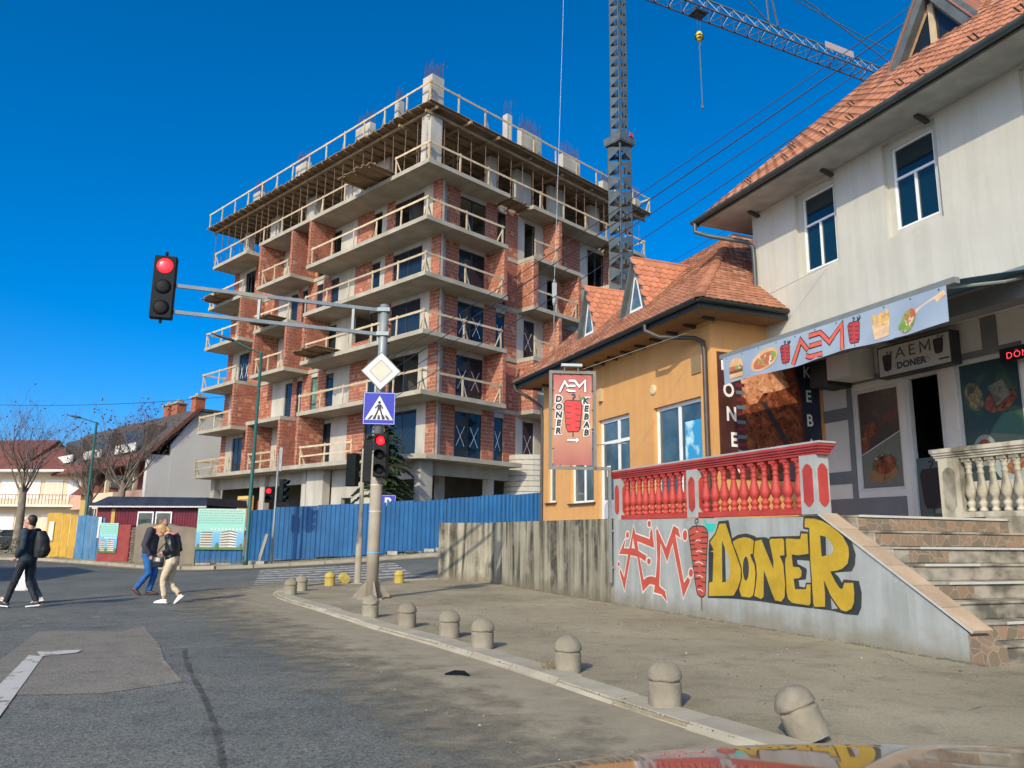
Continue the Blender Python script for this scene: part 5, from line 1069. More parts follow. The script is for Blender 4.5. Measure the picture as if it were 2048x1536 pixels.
# open door with kebab decal on its lower panel
dr = MB().box(3.66, 3.76, GN+.02, GN+.12, 1.82, 4.9).box(4.48, 4.58, GN+.02, GN+.12, 1.82, 4.9).box(3.76, 4.48, GN+.02, GN+.12, 4.8, 4.9).build('shop_door', M_alu, wh)
lp = MB().box(3.77, 4.47, GN+.06, GN+.09, 1.84, 3.12).build('door_panel', mat('door_film', (.055, .095, .10), .3, var=.2, scale=1.5), dr)
mb = MB(); Fd = lambda u, v, d_: (u, GN+.058-.0016*d_, v)
def kebab(mb, cx, z0, h, w, F, d, body, line, leaf=None, dash=True, lean=0.0):
    X = lambda x, z: (cx+x+lean*(z-z0), z)
    pts = [X(-w*.30, z0), X(w*.30, z0), X(w*.40, z0+h*.12), X(w*.52, z0+h*.88), X(w*.40, z0+h), X(-w*.40, z0+h), X(-w*.52, z0+h*.88), X(-w*.40, z0+h*.12)]
    fill(mb, pts, F, d, body); stroke(mb, pts, w*.05, F, d+1, line, True)
    stroke(mb, [X(0, z0), X(0, z0-h*.18)], w*.05, F, d+1, line)
    stroke(mb, [X(0, z0+h), X(0, z0+h*1.08), X(w*.12, z0+h*1.13), X(w*.08, z0+h*1.2), X(-w*.08, z0+h*1.19)], w*.07, F, d+1, line)
    if dash:
        for i in range(8):
            z = z0+h*(.12+.1*i); s = -1 if i % 2 else 1; stroke(mb, [X(s*w*.40, z), X(s*w*.12, z+h*.02*s)], w*.045, F, d+2, line)
    if leaf is not None: fill(mb, ell(cx+w*.52+lean*h, z0+h*1.06, w*.2, w*.07, 8, .7), F, d+1, leaf); fill(mb, ell(cx+w*.38+lean*h, z0+h*1.12, w*.14, w*.05, 8, 1.7), F, d+1, leaf)
kebab(mb, 4.10, 2.10, .78, .50, Fd, 1, 0, 0, 1, False); mb.build('kebab_print', [flat('print_black', (.016, .013, .014)), flat('leaf_dark', (.03, .10, .09))], lp)
# sign box AEM DONER above the door
sb = thing('shop_sign', 'framed white AEM DONER sign box hanging above the shop door', 'sign', ST @ T(3.30, 4.72, 4.86))
MB().box(0, 1.80, 0, .25, 0, .68).build('sign_box', mat('sign_case', (.03, .035, .04), .5), sb)
sf = MB().box(.035, 1.765, -.006, -.001, .035, .645).build('sign_face', mat('sign_face', (.50, .51, .48), .4, var=.04), sb)
mb = MB(); Fs = lambda ox, oz: (lambda u, v, d_: (u+ox, -.0085-.0016*d_, v+oz))
F0 = Fs(0, 0)
for i, ch in enumerate('AE'): put_text(mb, ch, .33, Fs(.60+.30*i, .47), 1, 0, sx=1.2)
stroke(mb, [(1.10, .355), (1.10, .585), (1.21, .42), (1.32, .585), (1.32, .355)], .045, F0, 1, 0)
put_text(mb, 'DONER', .19, Fs(.86, .20), 1, 0, bold=.010, sx=1.05, spacing=1.05)
kebab(mb, .26, .14, .34, .23, F0, 1, 1, 2, 3, False); kebab(mb, 1.52, .26, .30, .22, F0, 1, 1, 2, 3, False)
for x in (.50, 1.24): stroke(mb, ell(x, .20, .055, .06, 10), .008, F0, 1, 4, True); stroke(mb, ell(x, .22, .03, .02, 8), .006, F0, 2, 4, True)
fill(mb, [(1.50, .12), (1.74, .12), (1.74, .15), (1.50, .15)], F0, 1, 2); 
o = mb.build('sign_print', [mat('sign_letters', (.05, .085, .09), .5, var=.25, scale=12), mat('sign_kebab', (.045, .03, .04), .5, var=.5, scale=6), flat('sign_black', (.02, .02, .02)), flat('sign_leaf', (.05, .12, .06)), flat('sign_grey', (.22, .23, .22))], sf)
# LED sign
led = thing('led_sign', 'red glowing LED DONER sign at the right edge above the shop window', 'sign', ST @ T(6.07, 4.7, 4.66))
MB().box(0, .95, 0, .06, 0, .25).build('case', mat('led_case', (.012, .006, .012), .4), led)
mb = MB(); put_text(mb, 'DÖNER', .17, Fs(.45, .115), 1, 0, bold=-.002, spacing=1.15); mb.build('led_letters', mat('led_red', (.25, .02, .03), .5, var=0, emit=(1, .06, .08), estr=1.1), led)
# dark lamp housing box under the overhang
MB().box(2.3, 2.95, GN-.75, GN-.032, 4.98, 5.66).build('soffit_box', M_shopw, wh); MB().box(1.75, 2.298, GN-.75, GN-.032, 4.88, 5.66).build('lamp_housing', mat('housing_dark', (.012, .02, .025), .5), wh)
# the big DONER KEBAB poster on the yellow side wall
M_pmar = mat('poster_maroon', (.050, .016, .014), .35, scale=2, col2=(.085, .030, .025))
ps = thing('poster', 'tall DONER KEBAB poster with a close up of roasted meat beside the red railing', 'poster', ST @ Matrix.Translation((1.372, 0, 0)) @ Matrix.Rotation(R(90), 4, 'Z'))
# in this frame x runs into the block (n), -y faces us along the street, z up
MB().box(1.95, 4.86, -.02, .008, 2.75, 5.62).build('poster_sheet', M_pmar, ps)
Fq = lambda ox, oz: (lambda u, v, d_: (u+ox, -.0215-.0016*d_, v+oz)); F1 = Fq(0, 0)
mb = MB()
fill(mb, [(2.75, 2.78), (3.9, 2.78), (4.25, 3.3), (4.30, 4.6), (4.1, 5.6), (2.7, 5.6), (2.55, 4.6)], F1, 1, 0)
fill(mb, [(2.62, 4.62), (2.8, 4.45), (3.0, 4.5), (3.2, 4.75), (3.5, 4.8), (3.95, 4.95), (3.75, 5.4), (2.8, 5.45), (2.55, 5.1)], F1, 2, 1)
fill(mb, [(4.28, 2.78), (4.83, 2.78), (4.83, 5.6), (4.05, 5.6), (4.30, 5.0), (4.36, 4.2)], F1, 2, 2)
fill(mb, [(3.55, 2.78), (4.7, 2.78), (4.3, 3.15), (4.0, 3.3), (3.7, 3.1)], F1, 3, 3)
fill(mb, [(3.10, 4.55), (3.25, 4.55), (4.1, 3.3), (3.95, 3.2)], F1, 3, 4)
for i in range(13): fill(mb, [(2.42, 2.80+.17*i), (2.66, 2.80+.17*i), (2.66, 2.88+.17*i), (2.42, 2.88+.17*i)], F1, 2, 5 if i % 2 else 6)
for i, ch in enumerate('DÖNER'): put_text(mb, ch, .44, Fq(2.22+.05*(i-1), 5.36-.58*i), 4, 7, bold=.014, sx=.85)
for i, ch in enumerate('KEBAB'): put_text(mb, ch, .40, Fq(4.52, 5.36-.58*i), 4, 7, bold=.008, sx=.9)
mb.build('poster_print', [M_meat, M_meatl, mat('poster_navy', (.012, .025, .055), .4, var=.3, scale=3), flat('poster_mauve', (.12, .09, .11)), flat('knife', (.035, .03, .035), .3), flat('stripe_blue', (.10, .16, .22)), flat('stripe_red', (.14, .02, .03)), flat('poster_white', (.72, .71, .68))], ps)
# ---- awning with printed valance
aw = thing('awning', 'folding shop awning with a pale blue printed valance of food and AEM lettering', 'awning', ST.copy())
M_val = mat('valance_vinyl', (.26, .33, .41), .45, scale=1.2, col2=(.34, .41, .49)); M_awbar = mat('awning_bar', (.17, .19, .185), .5, var=.1)
AN, A0, A1 = 1.2, 2.62, 7.90
MB().box(A0-.12, A1+.14, AN-.03, AN+.08, 5.12, 5.21).build('front_bar', M_awbar, aw)
MB().box(A0-.1, A1+.1, WN-.16, WN-.035, 5.66, 5.80).build('cassette', M_awbar, aw)
fb = MB(); n_ = 10
for i in range(n_): pass
fb.add([(A0, AN+.05, 5.205), (A1, AN+.05, 5.205), (A1, WN-.16, 5.70), (A0, WN-.16, 5.70), (A0, AN+.05, 5.195), (A1, AN+.05, 5.195), (A1, WN-.16, 5.69), (A0, WN-.16, 5.69)], [(0, 1, 2, 3), (7, 6, 5, 4), (0, 4, 5, 1), (1, 5, 6, 2), (2, 6, 7, 3), (3, 7, 4, 0)]); fb.build('fabric', mat('awning_fabric', (.03, .10, .16), .8, var=.15, scale=2), aw)
va = MB(); nx = 60; vs = []
for i in range(nx+1):
    f_ = i/nx; a = A0+(A1-A0)*f_
    wob = .02*sin(a*3)+.012*sin(a*8+1); bt = 4.555+.02*sin(a*2.4)+(.015 if f_ > .8 else 0)
    for z, o_ in ((5.118, 0), (4.95, wob*.2), (4.75, wob*.6), (bt, wob)): vs.append((a, AN-.034+o_, z))
va.add(vs, [(i*4+j, i*4+j+1, (i+1)*4+j+1, (i+1)*4+j) for i in range(nx) for j in range(3)]); vo = va.build('valance', M_val, aw, smooth=True)
for a in (A0+.25, A1-.3): MB().tube([(a, AN+.04, 5.15), (a+.4, (AN+WN)/2, 5.30), (a, WN-.1, 5.62)], .025, 6).build('folding_arm', M_awbar, aw)
def wob_at(a): return .02*sin(a*3)+.012*sin(a*8+1)
def Fv(u, v, d_):
    k = min(1, max(0, (5.118-v)/.56)); return (u, AN-.0375-.0016*d_+wob_at(u)*k*k*.99-.0045*k*(1-k)*4, v)
def aem_logo(mb, cx, cz, w, h, F, d, mi, tk=.15):
    """angular AEM monogram as strokes: A without crossbar, three-bar E, M running off the E's top bar"""
    X = lambda x, y: (cx+(x-.5)*w, cz+(y-.5)*h)
    t_ = h*tk
    stroke(mb, [X(.0, .0), X(.20, .86), X(.33, .40)], t_, F, d, mi)
    stroke(mb, [X(.36, .93), X(.58, .93), X(.74, .46), X(.97, .97), X(.97, .02)], t_, F, d, mi)
    stroke(mb, [X(.36, .52), X(.60, .52)], t_, F, d, mi); stroke(mb, [X(.28, .20), X(.36, .10), X(.60, .10)], t_, F, d, mi)
VM = lambda: [M_bread, M_fil, flat('patty', (.14, .07, .035)), mat('kebab_red', (.40, .045, .045), .5), flat('ink_black', (.018, .02, .022)), mat('logo_coral', (.66, .12, .07), .5), flat('logo_light', (.75, .35, .28)), M_wrapm, M_fry, flat('lettuce', (.16, .30, .05))]
mb = MB()
# burger, sandwich, kebab, AEM, kebab, fries, wrap
cx, cz = A0+.42, 4.83
fill(mb, ell(cx, cz+.06, .22, .15, 16), Fv, 1, 0); fill(mb, [(cx-.22, cz-.04), (cx+.22, cz-.04), (cx+.22, cz+.05), (cx-.22, cz+.05)], Fv, 2, 1); fill(mb, [(cx-.21, cz-.10), (cx+.21, cz-.10), (cx+.20, cz-.04), (cx-.20, cz-.04)], Fv, 2, 2); fill(mb, [(cx-.2, cz-.19), (cx+.2, cz-.19), (cx+.22, cz-.10), (cx-.22, cz-.10)], Fv, 2, 0)
mb.build('burger_print', VM(), vo); mb = MB()
cx = A0+1.28; fill(mb, ell(cx, cz, .40, .19, 20, .2), Fv, 1, 0); fill(mb, ell(cx+.02, cz-.015, .33, .13, 20, .2), Fv, 2, 1)
mb.build('sandwich_print', VM(), vo); mb = MB()
kebab(mb, A0+1.86, 4.65, .34, .24, Fv, 1, 3, 4, 4)
mb.build('kebab_print', VM(), vo); mb = MB()
aem_logo(mb, A0+2.66, 4.81, 1.28, .46, Fv, 1, 4, .22); aem_logo(mb, A0+2.66, 4.81, 1.28, .46, Fv, 3, 5)
mb.build('logo_print', VM(), vo); mb = MB()
kebab(mb, A0+3.52, 4.65, .36, .24, Fv, 1, 3, 4, 4)
mb.build('kebab_print', VM(), vo); mb = MB()
cx = A0+4.06; fill(mb, [(cx-.14, 4.60), (cx+.14, 4.62), (cx+.19, 4.86), (cx-.17, 4.84)], Fv, 2, 7)
rl = random.Random(3)
for i in range(9): x = cx-.15+.037*i; fill(mb, [(x, 4.80), (x+.03, 4.80), (x+.035+rl.uniform(-.02, .03), 4.98+rl.uniform(0, .08)), (x+.005+rl.uniform(-.02, .02), 4.98+rl.uniform(0, .06))], Fv, 1+(i % 2)*.4, 8)
mb.build('fries_print', VM(), vo); mb = MB()
cx = A0+4.62; fill(mb, [(cx-.12, 4.66), (cx+.02, 4.86), (cx+.62, 5.06), (cx+.66, 4.98)], Fv, 1, 7); fill(mb, ell(cx-.04, 4.76, .20, .12, 16, .9), Fv, 2, 1); fill(mb, ell(cx-.16, 4.70, .07, .05, 10), Fv, 3, 9)
mb.build('wrap_print', VM(), vo); mb = MB()
for i in range(11): a = A0+.12+(A1-A0-.24)*i/10; fill(mb, ell(a, 5.085, .014, .014, 8), Fv, 2, 4)
mb.build('eyelets', VM(), vo)
# ---- roof of the white house
PW = R(41.3); WZ, WEN, WA0, WA1 = 9.36, 2.52, .0, 13.8
def wroof(a, k): return V((a, WEN+k, WZ+k*tan(PW)))
KW = 7.2
rb = MB(); rb.poly([wroof(WA0, 0), wroof(WA1, 0), wroof(WA1, KW), wroof(WA0, KW)]); rb.poly([wroof(WA0, KW), wroof(WA1, KW), V((WA1, WEN+2*KW, WZ)), V((WA0, WEN+2*KW, WZ))]); rb.build('roof_boarding', M_soff, wh)
MB().box(WA0+.05, WA1, WEN+.03, WN-.002, WZ-.10, WZ-.05).box(WA0+.05, 1.04, WN-.001, 11, WZ-.10, WZ-.05).build('soffit', mat('soffit_grey', (.40, .395, .36), .9), wh)
MB().prism([V((1.10, WN+.01, WZ+.1)), V((1.10, WN+KW*1.9, WZ+.1)), V((1.10, WEN+KW, WZ+KW*tan(PW)-.2))], (.25, 0, 0)).build('gable_wall', M_white, wh, fix=True)
MB().beam(wroof(WA0, -.02)+V((0, 0, -.03)), wroof(WA0, KW)+V((0, 0, -.03)), .05, .2).build('barge_board', M_soff, wh)
for i in range(5): a = 1.3+i*2.4; MB().beam((a, WN-.30, WZ-.115), (a, WN-.003, WZ-.20), .09, .06).build('rafter_tail', M_soff, wh)
def pantile(parent, singles):
    w_, l_ = .30, .34; prof = [(-.15, .0), (-.11, .012), (-.05, .045), (.02, .055), (.07, .03), (.10, .004), (.15, .0)]; th_ = .02; vs = []
    for y, dz in ((-l_-.06, .022), (0.0, 0)):
        for x, z in prof: vs.append((x, y, z+dz))
    for x, z in prof: vs.append((x, -l_-.06, z+.022-th_))
    n = len(prof); fs = [(j, j+1, n+j+1, n+j) for j in range(n-1)]+[(2*n+j, 2*n+j+1, j+1, j) for j in range(n-1)]
    proto = MB().add(vs, fs); pme = proto.mesh('roof_tile', M_tilew); uv_ = V((0, cos(PW), sin(PW))); nr = V((0, -sin(PW), cos(PW)))
    MX = Matrix((V((1, 0, 0)), uv_, nr)).transposed().to_4x4(); pl = []; na = int((WA1-WA0)/w_); nk = int(KW/cos(PW)/l_)
    for k in range(nk):
        for i in range(na):
            c = wroof(WA0+.15+w_*i, 0)+uv_*(l_*(k+1)-.03)+nr*.02
            if c.x > 11.5: continue
            pl.append(c)
    pl.sort(key=lambda c: (c-eye).length+(40 if c.x > 8.9 else 0)); rest = MB(); rl = random.Random(12)
    for j, c in enumerate(pl):
        M = Matrix.Translation(c+nr*rl.uniform(0, .008)) @ MX @ Matrix.Rotation(rl.uniform(-.01, .01), 4, 'Z')
        if j < singles: link('roof_tile', pme, parent, M)
        else: rest.merge(proto, M, rl.choices((0, 1, 2), (6, 2, 2))[0])
    rest.build('tile_field', [M_tilew, M_tilewd, M_tilewl], parent, kind='stuff')
pantile(wh, 300)
gutter(wh, (WA0-.06, WEN-.10, WZ+.0), (11.5, WEN-.10, WZ+.0), .085, M_gutg)
mb = MB(); mb.box(WA0-.06, 11.5, WEN-.005, WEN+.02, WZ-.07, WZ+.02); mb.build('fascia_board', M_gutg, wh)
downpipe(wh, [(.05, WEN-.10, WZ-.07), (.05, WEN-.10, WZ-.30), (.35, WEN+.1, WZ-.48), (.95, WN-.10, WZ-.75), (1.12, WN-.07, WZ-.95), (1.14, WN-.07, WZ-1.3), (1.14, WN-.07, 6.9)], .055, M_gutg)
# snow guards: small bent brackets
M_sg = mat('snow_guard', (.02, .022, .024), .5)
rl = random.Random(6)
for i, (a, k) in enumerate([(.9, 1.0), (1.7, .35), (2.2, 1.3), (2.8, .5), (3.5, 1.2), (3.9, .6), (4.8, .4), (5.6, .9), (6.4, .5), (7.4, .6), (8.3, .5), (1.2, 2.2), (3.0, 2.4)]):
    c = wroof(a, k)+V((0, -sin(PW), cos(PW)))*.07; mb = MB(); uv_ = V((0, cos(PW), sin(PW))); nr = V((0, -sin(PW), cos(PW)))
    mb.beam(c, c+nr*.14+V((-.05, 0, 0)), .03, .012); mb.beam(c+V((.09, 0, 0)), c+nr*.14+V((.05, 0, 0)), .03, .012); mb.beam(c+uv_*.2, c-uv_*.02, .05, .01); mb.build('snow_guard', M_sg, wh)
# timber dormer of the white house
DN, DA0, DA1, DZ = 7.0, 2.55, 4.85, WZ+(7.0-WEN)*tan(PW)-.12
dm_ = (DA0+DA1)/2; DH = 1.6
M_dwood = mat('dormer_wood', (.13, .06, .03), .7, scale=4, col2=(.24, .12, .06))
d = MB(); d.poly([(DA0, DN, DZ), (DA1, DN, DZ), (dm_, DN, DZ+DH)]); dm = d.build('dormer', M_dwood, wh)
fr = MB()
for s in ((DA0, DZ), (DA1, DZ)): fr.beam((s[0], DN-.16, s[1]-.1), (dm_, DN-.16, DZ+DH+.08), .34, .22, up=(0, 1, 0))
fr.build('barge_board', M_lead, dm)
fr = MB(); w0 = (DA1-DA0)*.30; tri = [(dm_-w0*1.1, DZ+.12), (dm_+w0*1.1, DZ+.12), (dm_, DZ+1.3)]
stroke(fr, tri, .10, lambda u, v, q: (u, DN-.05, v), 0, 0, True); f = fr.build('window', mat('dormer_window_wood', (.36, .22, .11), .6, var=.2), dm)
g = MB(); fill(g, tri, lambda u, v, q: (u, DN-.03, v), 0, 0); g.build('pane', M_glass, f); MB().box(dm_-.07, dm_+.07, DN-.10, DN-.035, DZ+.1, DZ+1.2).build('mullion', mat('mullion_pale', (.55, .42, .26), .6), f)
for sg, e in ((-1, DA0), (1, DA1)):
    r2 = MB(); r2.prism([V((e+sg*.12, DN-.30, DZ-.18)), V((dm_, DN-.30, DZ+DH+.16)), V((dm_, DN+DH/tan(PW)+.2, DZ+DH+.16)), V((e+sg*.12, DN+.1, DZ-.18))], V((sg*.0, 0, .06))); r2.build('dormer_roof', M_tilew, dm, fix=True)
# ---- hanging banner sign on its post at the wall corner (faces along the street toward us)
M_frame = mat('frame_grey', (.16, .165, .15), .5, var=.1)
bn = thing('banner_sign', 'vertical red AEM DONER KEBAB banner in a grey frame by the yellow house', 'sign', T(.86, 17.72, 0, R(3)))
for x0, x1, z0, z1 in ((0, .07, 2.93, 5.22), (1.02, 1.09, 2.93, 5.22), (.07, 1.02, 5.15, 5.22), (.07, 1.42, 2.93, 3.0)): MB().box(x0, x1, -.03, .03, z0, z1).build('frame_bar', M_frame, bn)
MB().box(1.35, 1.42, -.031, .031, .45, 2.929).build('post', M_frame, bn); MB().box(1.42, 1.5, -.02, .02, 1.55, 1.60).box(1.42, 1.5, -.02, .02, .75, .80).build('wall_bracket', M_frame, bn)
bm2 = MB(); vs = []; nx, nz = 8, 16
for j in range(nz+1):
    for i in range(nx+1):
        x = .10+.89*i/nx; z = 3.03+2.09*j/nz; vs.append((x, -.012+.010*sin(i*1.3+j*.8)*(1 if 0 < i < nx and 0 < j < nz else 0), z))
bm2.add(vs, [(j*(nx+1)+i, j*(nx+1)+i+1, (j+1)*(nx+1)+i+1, (j+1)*(nx+1)+i) for j in range(nz) for i in range(nx)])
M_ban = bpy.data.materials.new('banner_vinyl'); M_ban.use_nodes = True; t = M_ban.node_tree; b = t.nodes['Principled BSDF']; L = t.links.new; b.inputs['Roughness'].default_value = .5
tc = t.nodes.new('ShaderNodeTexCoord'); sp = t.nodes.new('ShaderNodeSeparateXYZ'); mr = t.nodes.new('ShaderNodeMapRange'); mr.inputs['From Min'].default_value = 3.0; mr.inputs['From Max'].default_value = 5.15; cr = t.nodes.new('ShaderNodeValToRGB')
e = cr.color_ramp.elements; e[0].color = (.33, .095, .085, 1); e[1].color = (.40, .085, .085, 1); q = e.new(.45); q.color = (.46, .25, .13, 1); q = e.new(.7); q.color = (.44, .20, .13, 1)
L(tc.outputs['Object'], sp.inputs[0]); L(sp.outputs['Z'], mr.inputs[0]); L(mr.outputs[0], cr.inputs[0]); L(cr.outputs[0], b.inputs['Base Color'])
cl_ = bm2.build('banner_cloth', M_ban, bn, smooth=True)
Fb = lambda ox, oz: (lambda u, v, d_: (u+ox, -.026-.0016*d_, v+oz)); F2 = Fb(0, 0)
M_bw = flat('banner_white', (.78, .77, .74)); M_bk = flat('banner_black', (.03, .028, .035)); M_br = mat('banner_kebab', (.58, .035, .03), .5)
# slimmer white strokes over the dark outline
mb2 = MB()
for i, ch in enumerate('DONER'): put_text(mb2, ch, .20, Fb(.225, 4.55-.185*i), 1, 0, bold=.026, shear=.12); put_text(mb2, ch, .19, Fb(.225, 4.55-.185*i), 3, 1, bold=.012, shear=.12)
for i, ch in enumerate('KEBAB'): put_text(mb2, ch, .20, Fb(.865, 4.52-.185*i), 1, 0, bold=.026, shear=.12); put_text(mb2, ch, .19, Fb(.865, 4.52-.185*i), 3, 1, bold=.012, shear=.12)
kebab(mb2, .55, 3.80, .72, .40, F2, 1, 2, 1, 3)
ar = [(.42, 3.575), (.62, 3.575), (.62, 3.54), (.69, 3.60), (.62, 3.66), (.62, 3.625), (.42, 3.625)]; fill(mb2, ar, F2, 2, 0); stroke(mb2, ar, .010, F2, 1, 1, True)
mb2.build('banner_lettering', [M_bw, M_bk, M_br, flat('banner_leaf', (.12, .20, .05))], cl_)
lg = MB(); aem_logo(lg, .545, 4.86, .62, .29, F2, 1, 1, .26); aem_logo(lg, .545, 4.86, .62, .29, F2, 2, 0, .17); lg.build('banner_logo', [M_bw, M_bk], cl_)
tb = MB()
for z in (3.4, 3.85, 4.3, 4.75): tb.box(.06, .11, -.036, .036, z, z+.012).box(.98, 1.03, -.036, .036, z, z+.012)
for x in (.25, .5, .75): tb.box(x, x+.012, -.036, .036, 5.11, 5.16).box(x, x+.012, -.036, .036, 2.99, 3.04)
tb.build('cable_tie', M_gblk, bn)
MB().box(.27, .75, -.16, -.04, 5.30, 5.36).box(.34, .36, -.06, 0, 5.22, 5.30).box(.66, .68, -.06, 0, 5.22, 5.30).build('floodlight', flat('lamp_pale', (.40, .46, .48)), bn)
MB().tube([(1.09, 0, 3.50), (1.6, -.03, 3.54), (1.74, -.05, 3.56)], .012, 5).box(1.6, 1.78, -.08, 0, 3.53, 3.56).build('side_lamp_arm', M_frame, bn)
MB().tube([sw(3.55, 3.36, 7.2), sw(.7, 1.0, 6.0), sw(-2.2, -1.2, 5.35)], .006, 4)
tag(MB().tube([sw(3.45, 3.38, 7.22), sw(1.3, 1.6, 6.15), V((1.6, 17.7, 5.24))], .006, 4).build('stay_wire', M_gutg), 'thin wire from the white house window down to the banner frame', 'wire')
# ================================================================ STREET FURNITURE
M_galv = mat('galvanised', (.19, .225, .23), .5, scale=2.5, col2=(.27, .305, .31), metal=.25)
M_polec = mat('pole_beige', (.25, .22, .165), .8, scale=2, col2=(.33, .295, .23), bump=.15)
M_tl = mat('signal_black', (.007, .010, .011), .55, var=.2, scale=4, spec=.15)
M_lens = mat('lens_off', (.006, .007, .007), .6, var=.3, spec=.2)
def red_lens(nm, e): return mat(nm, (.5, .01, .012), .3, var=0, emit=(1, .012, .02), estr=e)
M_redl = red_lens('lens_red', 2.2)
def signal_head(parent, M, h=.95, w=.33, lit=0, n=3, visor=True, lensr=.105, face=True):
    """three-lamp head, faces local -Y, top at z = h"""
    th = MB().box(-w/2, w/2, -.08, .13, 0, h).build('housing', M_tl, parent, bevel=.02); th.matrix_local = M
    for i in range(n):
        z = h-h/n*(i+.5); c = MB(); c.lathe([(lensr, 0), (lensr, .012), (lensr*.6, .03), (0.004, .036)], 20); o = c.build('lens', M_redl if i == lit else M_lens, th, smooth=True); o.matrix_local = Matrix.Translation((0, -.081, z)) @ Matrix.Rotation(R(90), 4, 'X')
        if visor:
            v = MB(); vs = []; m = 13
            for y, k in ((-.082, 0), (-.082-.20, 1)):
                for rr_ in (lensr+.018, lensr+.012):
                    for j in range(m): t_ = R(-20)+R(220)*j/(m-1); vs.append((cos(t_)*rr_, y+(.11*(1-sin(t_)) if k else 0)*.8, z+sin(t_)*rr_))
            fs = []
            for j in range(m-1): fs += [(j, j+1, 2*m+j+1, 2*m+j), (m+j, 3*m+j, 3*m+j+1, m+j+1), (2*m+j, 2*m+j+1, 3*m+j+1, 3*m+j)]
            v.add(vs, fs); v.build('visor', M_tl, th, fix=True)
    return th
PX, PY = -3.12, 18.25
tp = thing('traffic_light', 'tall traffic signal mast with overhead arm, red lights and crossing signs by the kerb', 'traffic light', T(PX, PY, 0))
MB().lathe([(.145, 0), (.142, 1.2), (.135, 3.3)], 20).build('lower_pole', M_polec, tp, smooth=True)
MB().lathe([(.112, 3.28), (.11, 6.9), (.03, 6.93)], 20).build('upper_pole', M_galv, tp, smooth=True); MB().lathe([(.137, 3.28), (.14, 3.34), (.113, 3.36)], 20).build('pole_collar', M_galv, tp, smooth=True)
bp_ = MB().box(-.28, .28, -.28, .28, .004, .03).build('base_plate', M_polec, tp)
for k in range(4):
    g = MB().prism([(.13, -.012, .03), (.42, -.012, .03), (.42, -.012, .07), (.13, -.012, .40)], (0, .024, 0)).build('gusset', M_polec, tp, fix=True); g.rotation_euler.z = R(25+90*k)
ad = V((-7.47-PX, 16.5-PY, 0)).normalized(); AL = 4.66
for z, L_ in ((6.76, AL), (6.16, AL)):
    MB().beam(ad*.1+V((0, 0, z)), ad*L_+V((0, 0, z)), .07, .08).build('arm', M_galv, tp); MB().box(-.15, .15, -.14, .14, z-.045, z+.045).build('arm_clamp', M_galv, tp)
for f_ in (.16, .62): MB().beam(ad*(AL*f_)+V((0, 0, 6.201)), ad*(AL*f_)+V((0, 0, 6.719)), .06, .06).build('arm_strut', M_galv, tp)
for f_ in (.72, 1.0): MB().beam(ad*(AL*(f_-.14))+V((0, -.045, 6.72)), ad*(AL*f_)+V((0, -.045, 6.74)), .02, .06).build('cable_sleeve', M_polec, tp) if f_ < 1 else None
# overhead head: it looks back at us, turned a little
hv = ad*(AL+.25); rzh = atan2(-hv.x-PX, 1)*0
hm = T(hv.x, hv.y, 5.98, R(14)); hd_ = signal_head(tp, hm, 1.42, .46, lensr=.165, visor=False)
MB().tube([(hv.x, hv.y, 5.88), (hv.x, hv.y, 7.5)], .035, 8).build('head_bracket', M_tl, tp)
for z in (6.76, 6.16): MB().beam(ad*(AL-.1)+V((0, 0, z)), ad*(AL+.22)+V((0, 0, z)), .05, .06).build('head_arm', M_tl, tp)
# roadside head on the pole
signal_head(tp, T(.12, -.30, 2.72, R(-4)), 1.0, .31, lensr=.10)
signal_head(tp, T(-.20, .22, 2.62, R(178)), 1.0, .31, lensr=.10, lit=9)
MB().box(-.02, .05, -.25, 0, 3.55, 3.60).box(-.02, .05, -.25, 0, 2.85, 2.90).build('head_clamp', M_tl, tp)
# priority road sign (diamond) and pedestrian crossing sign
M_swht = flat('sign_white', (.55, .56, .55), .45); M_sblk = flat('sign_ink', (.02, .02, .022)); M_syel = flat('sign_pale_yellow', (.52, .485, .38), .45); M_sblu = mat('sign_blue', (.012, .022, .36), .35, var=.08); M_back = mat('sign_back', (.28, .29, .29), .5)
dsn = MB().prism([(0, -.16, 4.76), (.47, -.16, 5.23), (0, -.16, 5.70), (-.47, -.16, 5.23)], (0, .018, 0)).build('priority_sign', M_back, tp, fix=True); tag(dsn, 'white diamond priority road sign')
mb = MB(); Fd2 = lambda u, v, d_: (u, -.1605-.0015*d_, v)
for r_, d_, mi in ((.462, 1, 1), (.445, 2, 0), (.275, 3, 1), (.262, 4, 2)): fill(mb, [(0, 5.23-r_), (r_, 5.23), (0, 5.23+r_), (-r_, 5.23)], Fd2, d_, mi)
mb.build('sign_face', [M_swht, M_sblk, M_syel], dsn); dsn.rotation_euler.z = R(4)
sqs = MB().box(-.375, .375, -.16, -.14, 3.95, 4.72).build('crossing_sign', M_sblu, tp, bevel=.01); tag(sqs, 'blue square sign with a walking figure in a white triangle')
mb = MB(); Fd3 = lambda u, v, d_: (u, -.1625-.0015*d_, v)
fill(mb, [(-.33, 4.06), (.33, 4.06), (0, 4.64)], Fd3, 1, 0)
for x in (-.25, -.12, 0, .12, .25): w0 = .035; fill(mb, [(x*.92-w0, 4.07), (x*.92+w0*.8, 4.07), (x*.62+w0*.6, 4.17), (x*.62-w0*.6, 4.17)], Fd3, 2, 1)
fill(mb, ell(.0, 4.475, .034, .036, 12), Fd3, 3, 1)
fill(mb, [(-.035, 4.43), (.04, 4.43), (.05, 4.30), (-.04, 4.30)], Fd3, 3, 1)
stroke(mb, [(-.02, 4.42), (-.075, 4.36), (-.10, 4.34)], .025, Fd3, 3, 1); stroke(mb, [(.025, 4.42), (.07, 4.36), (.085, 4.32)], .025, Fd3, 3, 1)
